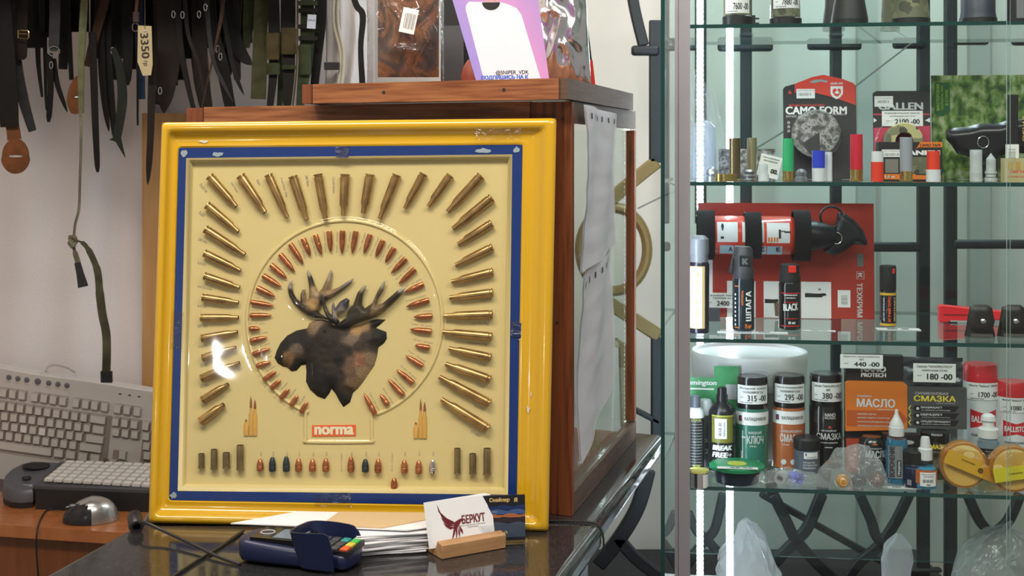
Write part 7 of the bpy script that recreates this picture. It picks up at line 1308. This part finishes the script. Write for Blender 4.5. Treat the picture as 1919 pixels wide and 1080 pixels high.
# amber tape rolls with yellow tags
amb = mat('amber_roll', (.85, .68, .28), .25, coat=.5); ambs = mat('amber_side', (.45, .20, .04), .3, coat=.3); afilm = thin('amber_film', (.93, .82, .62), .08, 1.5, bump=.6, bscale=50, haze=.05, hcol=(.6, .38, .1))
for px, label, sgn in ((1815, 'amber round roll with a slanted yellow paper tag in clear film', 1), (1908, 'amber round roll with a yellow tag at the right edge of the fourth shelf', -1)):
    it = It('tape_roll', label, 'roll', px, S4, d=.045 if sgn > 0 else .03, group='amber rolls')
    it.b('roll', ambs, MB().lathe([(42, 0), (43, 2), (43, 26), (42, 28)], 48, 0, Matrix.Translation((-8, 26, 43.5)) @ Matrix.Rotation(R(90), 4, 'X'))); it.b('face', amb, MB().lathe([(38, 0), (38, 1), (12, 1.2), (10, .4), (.1, .4)], 48, 0, Matrix.Translation((-8, -2.2, 43.5)) @ Matrix.Rotation(R(90), 4, 'X'), caps=False))
    T = Matrix.Translation((8, -15, 42)) @ Matrix.Rotation(R(22 * sgn if sgn > 0 else -10), 4, 'Y'); g = MB().box(-56, 50, 0, .5, -12, 14, 0, T); it.b('yellow_tag', mat('tag_amber', (.70, .40, .03), .4) if sgn > 0 else mat('tag_yellow', (.72, .62, .03), .4), g, smooth=0)
    T2 = Matrix.Translation((18, -15.6, 38)) @ Matrix.Rotation(R(22 * sgn if sgn > 0 else -10), 4, 'Y'); it.b('tag_emblem', mat('dark_amber_print', (.12, .06, .01), .5), MB().tube([T2 @ Vector((4 * math.cos(a), 0, 4 * math.sin(a))) for a in [j * 6.283 / 14 for j in range(14)]], 1.1, 6, closed=True).lathe([(2, 0), (2, .5)], 10, 0, T2 @ Matrix.Rotation(R(90), 4, 'X')).text('полиэтилен', -26, 6, 26, 3, 0, T2))
    g = MB().grid(lambda u, v: Vector((-66 + 132 * u, -5 - 7 * noise.noise(Vector((u * 4, v * 4, px))), 2 + 74 * v - 26 * (u - .4) * (1 if sgn > 0 else -.4))), 24, 18); g.v = [Vector((v.x, v.y, max(v.z, .5))) for v in g.v]; it.b('film', afilm, g, smooth=25)
# plastic bags with small things
def lumpbag(label, px, py, z, wx, wy, hz_, seed, m_=poly, name='plastic_bag', sharp=1):
    it = It(name, label, 'bag', px, z, py=py, rad=wy)
    def f(u, v):
        a = u * 2 * math.pi; t = v; k_ = (1 - t ** 2.2) ** .55 if t < 1 else 0; x = wx * math.cos(a) * k_ * (1 + .25 * math.cos(3 * a + seed)); y = wy * math.sin(a) * k_
        n = noise.noise_vector(Vector((x * .07, y * .07, t * 2 + seed))); zz = hz_ * t * (1 + .25 * n.z); return Vector((x + n.x * 5 * sharp, y + n.y * 3, max(.4, zz)))
    it.b('bag', m_, MB().grid(f, 48, 14), smooth=22); return it
lumpbag('clear plastic bag with small paper rolls lying before the jar', 1476, 918, S4, 66, 22, 34, 1)
it = It('paper_roll', 'grey paper roll inside the clear bag, the left one', 'roll', 1465, S4, py=910, rad=16, yaw=-20); it.b('roll', mat('roll_grey', (.45, .45, .43), .6), MB().lathe([(11, 0), (11, 24), (6, 24), (6, 2), (.1, 2)], 24, 0, Matrix.Translation((0, 10, 11)) @ Matrix.Rotation(R(90), 4, 'X'), caps=False))
it = It('paper_roll', 'blue wrapped roll inside the clear bag, the right one', 'roll', 1491, S4, py=910, rad=16, yaw=30); it.b('roll', mat('roll_blue', (.10, .12, .62), .4), MB().lathe([(10, 0), (10, 24), (5, 24), (5, 2), (.1, 2)], 24, 0, Matrix.Translation((0, 10, 10)) @ Matrix.Rotation(R(90), 4, 'X'), caps=False))
lumpbag('milky plastic bag around three glassy balls before the black МАСЛО bottle', 1606, 922, S4, 60, 26, 76, 3, thin('milky_bag', (.82, .84, .85), .15, 1.5, bump=.8, bscale=40, haze=.2, hcol=(.75, .78, .8)))
for x, r, c_, lb in ((1579, 14.5, (.60, .28, .06), 'amber glassy ball in the milky bag, left of the dark one'), (1609, 14, (.03, .03, .055), 'dark glassy ball in the milky bag, between the amber and brown ones'), (1643, 15, (.14, .05, .03), 'brown glassy ball in the milky bag, right of the dark one')):
    it = It('glass_ball', lb, 'ball', x, S4, py=919, rad=r * .6, group='glassy balls in the milky bag'); it.b('ball', mat('ball_%d' % x, c_, .12, coat=1), MB().lathe([(r * math.sin(a), r - r * math.cos(a)) for a in [.02 + j * 3.10 / 16 for j in range(17)]], 28)); it.b('ring_mark', mat('ball_mark_%d' % x, tuple(min(1, q * 1.6 + .05) for q in c_), .2), MB().tube([Vector((6 * math.cos(a), -r * .93, r + 6 * math.sin(a))) for a in [j * 6.283 / 16 for j in range(16)]], .8, 6, closed=True))
# ---- bags on the deck
it = It('plastic_bag', 'knotted clear plastic bag standing on its tail near the middle of the case floor', 'bag', 1674, .62, d=.22)
def kb_(u, v): 
    a = u * 2 * math.pi; prof = [(0, 13), (.08, 15), (.16, 8), (.24, 12), (.45, 26), (.7, 30), (.88, 24), (1, 4)]
    for (t0, r0_), (t1, r1_) in zip(prof, prof[1:]):
        if v <= t1: r = r0_ + (r1_ - r0_) * (v - t0) / (t1 - t0); break
    n = noise.noise_vector(Vector((math.cos(a) * 1.5, math.sin(a) * 1.5, v * 4))); return Vector((r * math.cos(a) * 1.0 + n.x * 5 + v * 10, r * math.sin(a) * .7 + n.y * 4, 165 * v))
it.b('bag', polyd, MB().grid(kb_, 32, 30), smooth=25)
def bigbag(label, px, d, wx, wy, hz_, seed, m_):
    it = It('plastic_bag', label, 'bag', px, .62, d=d)
    def f(u, v): a = u * 2 * math.pi; k_ = math.sin(math.pi * (.12 + .88 * v)) ** .6 if v < 1 else 0.02; n = noise.noise_vector(Vector((math.cos(a) * 1.4, v * 3, math.sin(a) * 1.4 + seed))); n2 = noise.noise_vector(Vector((math.cos(a) * 5, v * 9, math.sin(a) * 5 + seed))); return Vector((wx * k_ * math.cos(a) + n.x * 22 + n2.x * 6, wy * k_ * math.sin(a) + n.y * 6 + n2.y * 4, max(.5, hz_ * v + (n.z * 14 + n2.z * 5) * v)))
    it.b('bag', m_, MB().grid(f, 56, 36), smooth=22); return it
bigbag('pale crumpled plastic bag at the left of the case floor', 1402, .20, 52, 36, 185, 2, polyd)
bigbag('large grey crumpled plastic bag at the right end of the case floor', 1885, .17, 105, 46, 205, 6, thin('grey_bag', (.72, .76, .77), .15, 1.5, bump=1, bscale=25, haze=.35, hcol=(.55, .6, .6)))
for px, w_, h_, d, lb in ((1800, 28, 105, .13, 'cream crumpled paper bundle at the lower right of the case floor'), (1895, 24, 95, .10, 'small cream paper bundle right of the other one inside the grey bag'), (1450, 60, 36, .10, 'flat whitish bundle on the case floor, left of the knotted bag'), (1690, 44, 30, .20, 'flat pale bundle under the knotted bag')):
    it = It('paper_bundle', lb, 'bundle', px, .62, d=d)
    def f(u, v): a = u * 2 * math.pi; k_ = math.cos(v * math.pi / 2) ** .5 if v < 1 else 0; n = noise.noise_vector(Vector((math.cos(a) * 2, v * 3, math.sin(a) * 2 + px))); return Vector((w_ * k_ * math.cos(a) + n.x * 9 * k_, w_ * .6 * k_ * math.sin(a) + n.y * 6 * k_, max(.4, h_ * v + n.z * 6 * v)))
    it.b('bundle', mat('crumpled_paper', (.52, .50, .45), .7, bump=.5, bscale=60), MB().grid(f, 36, 16), smooth=22)
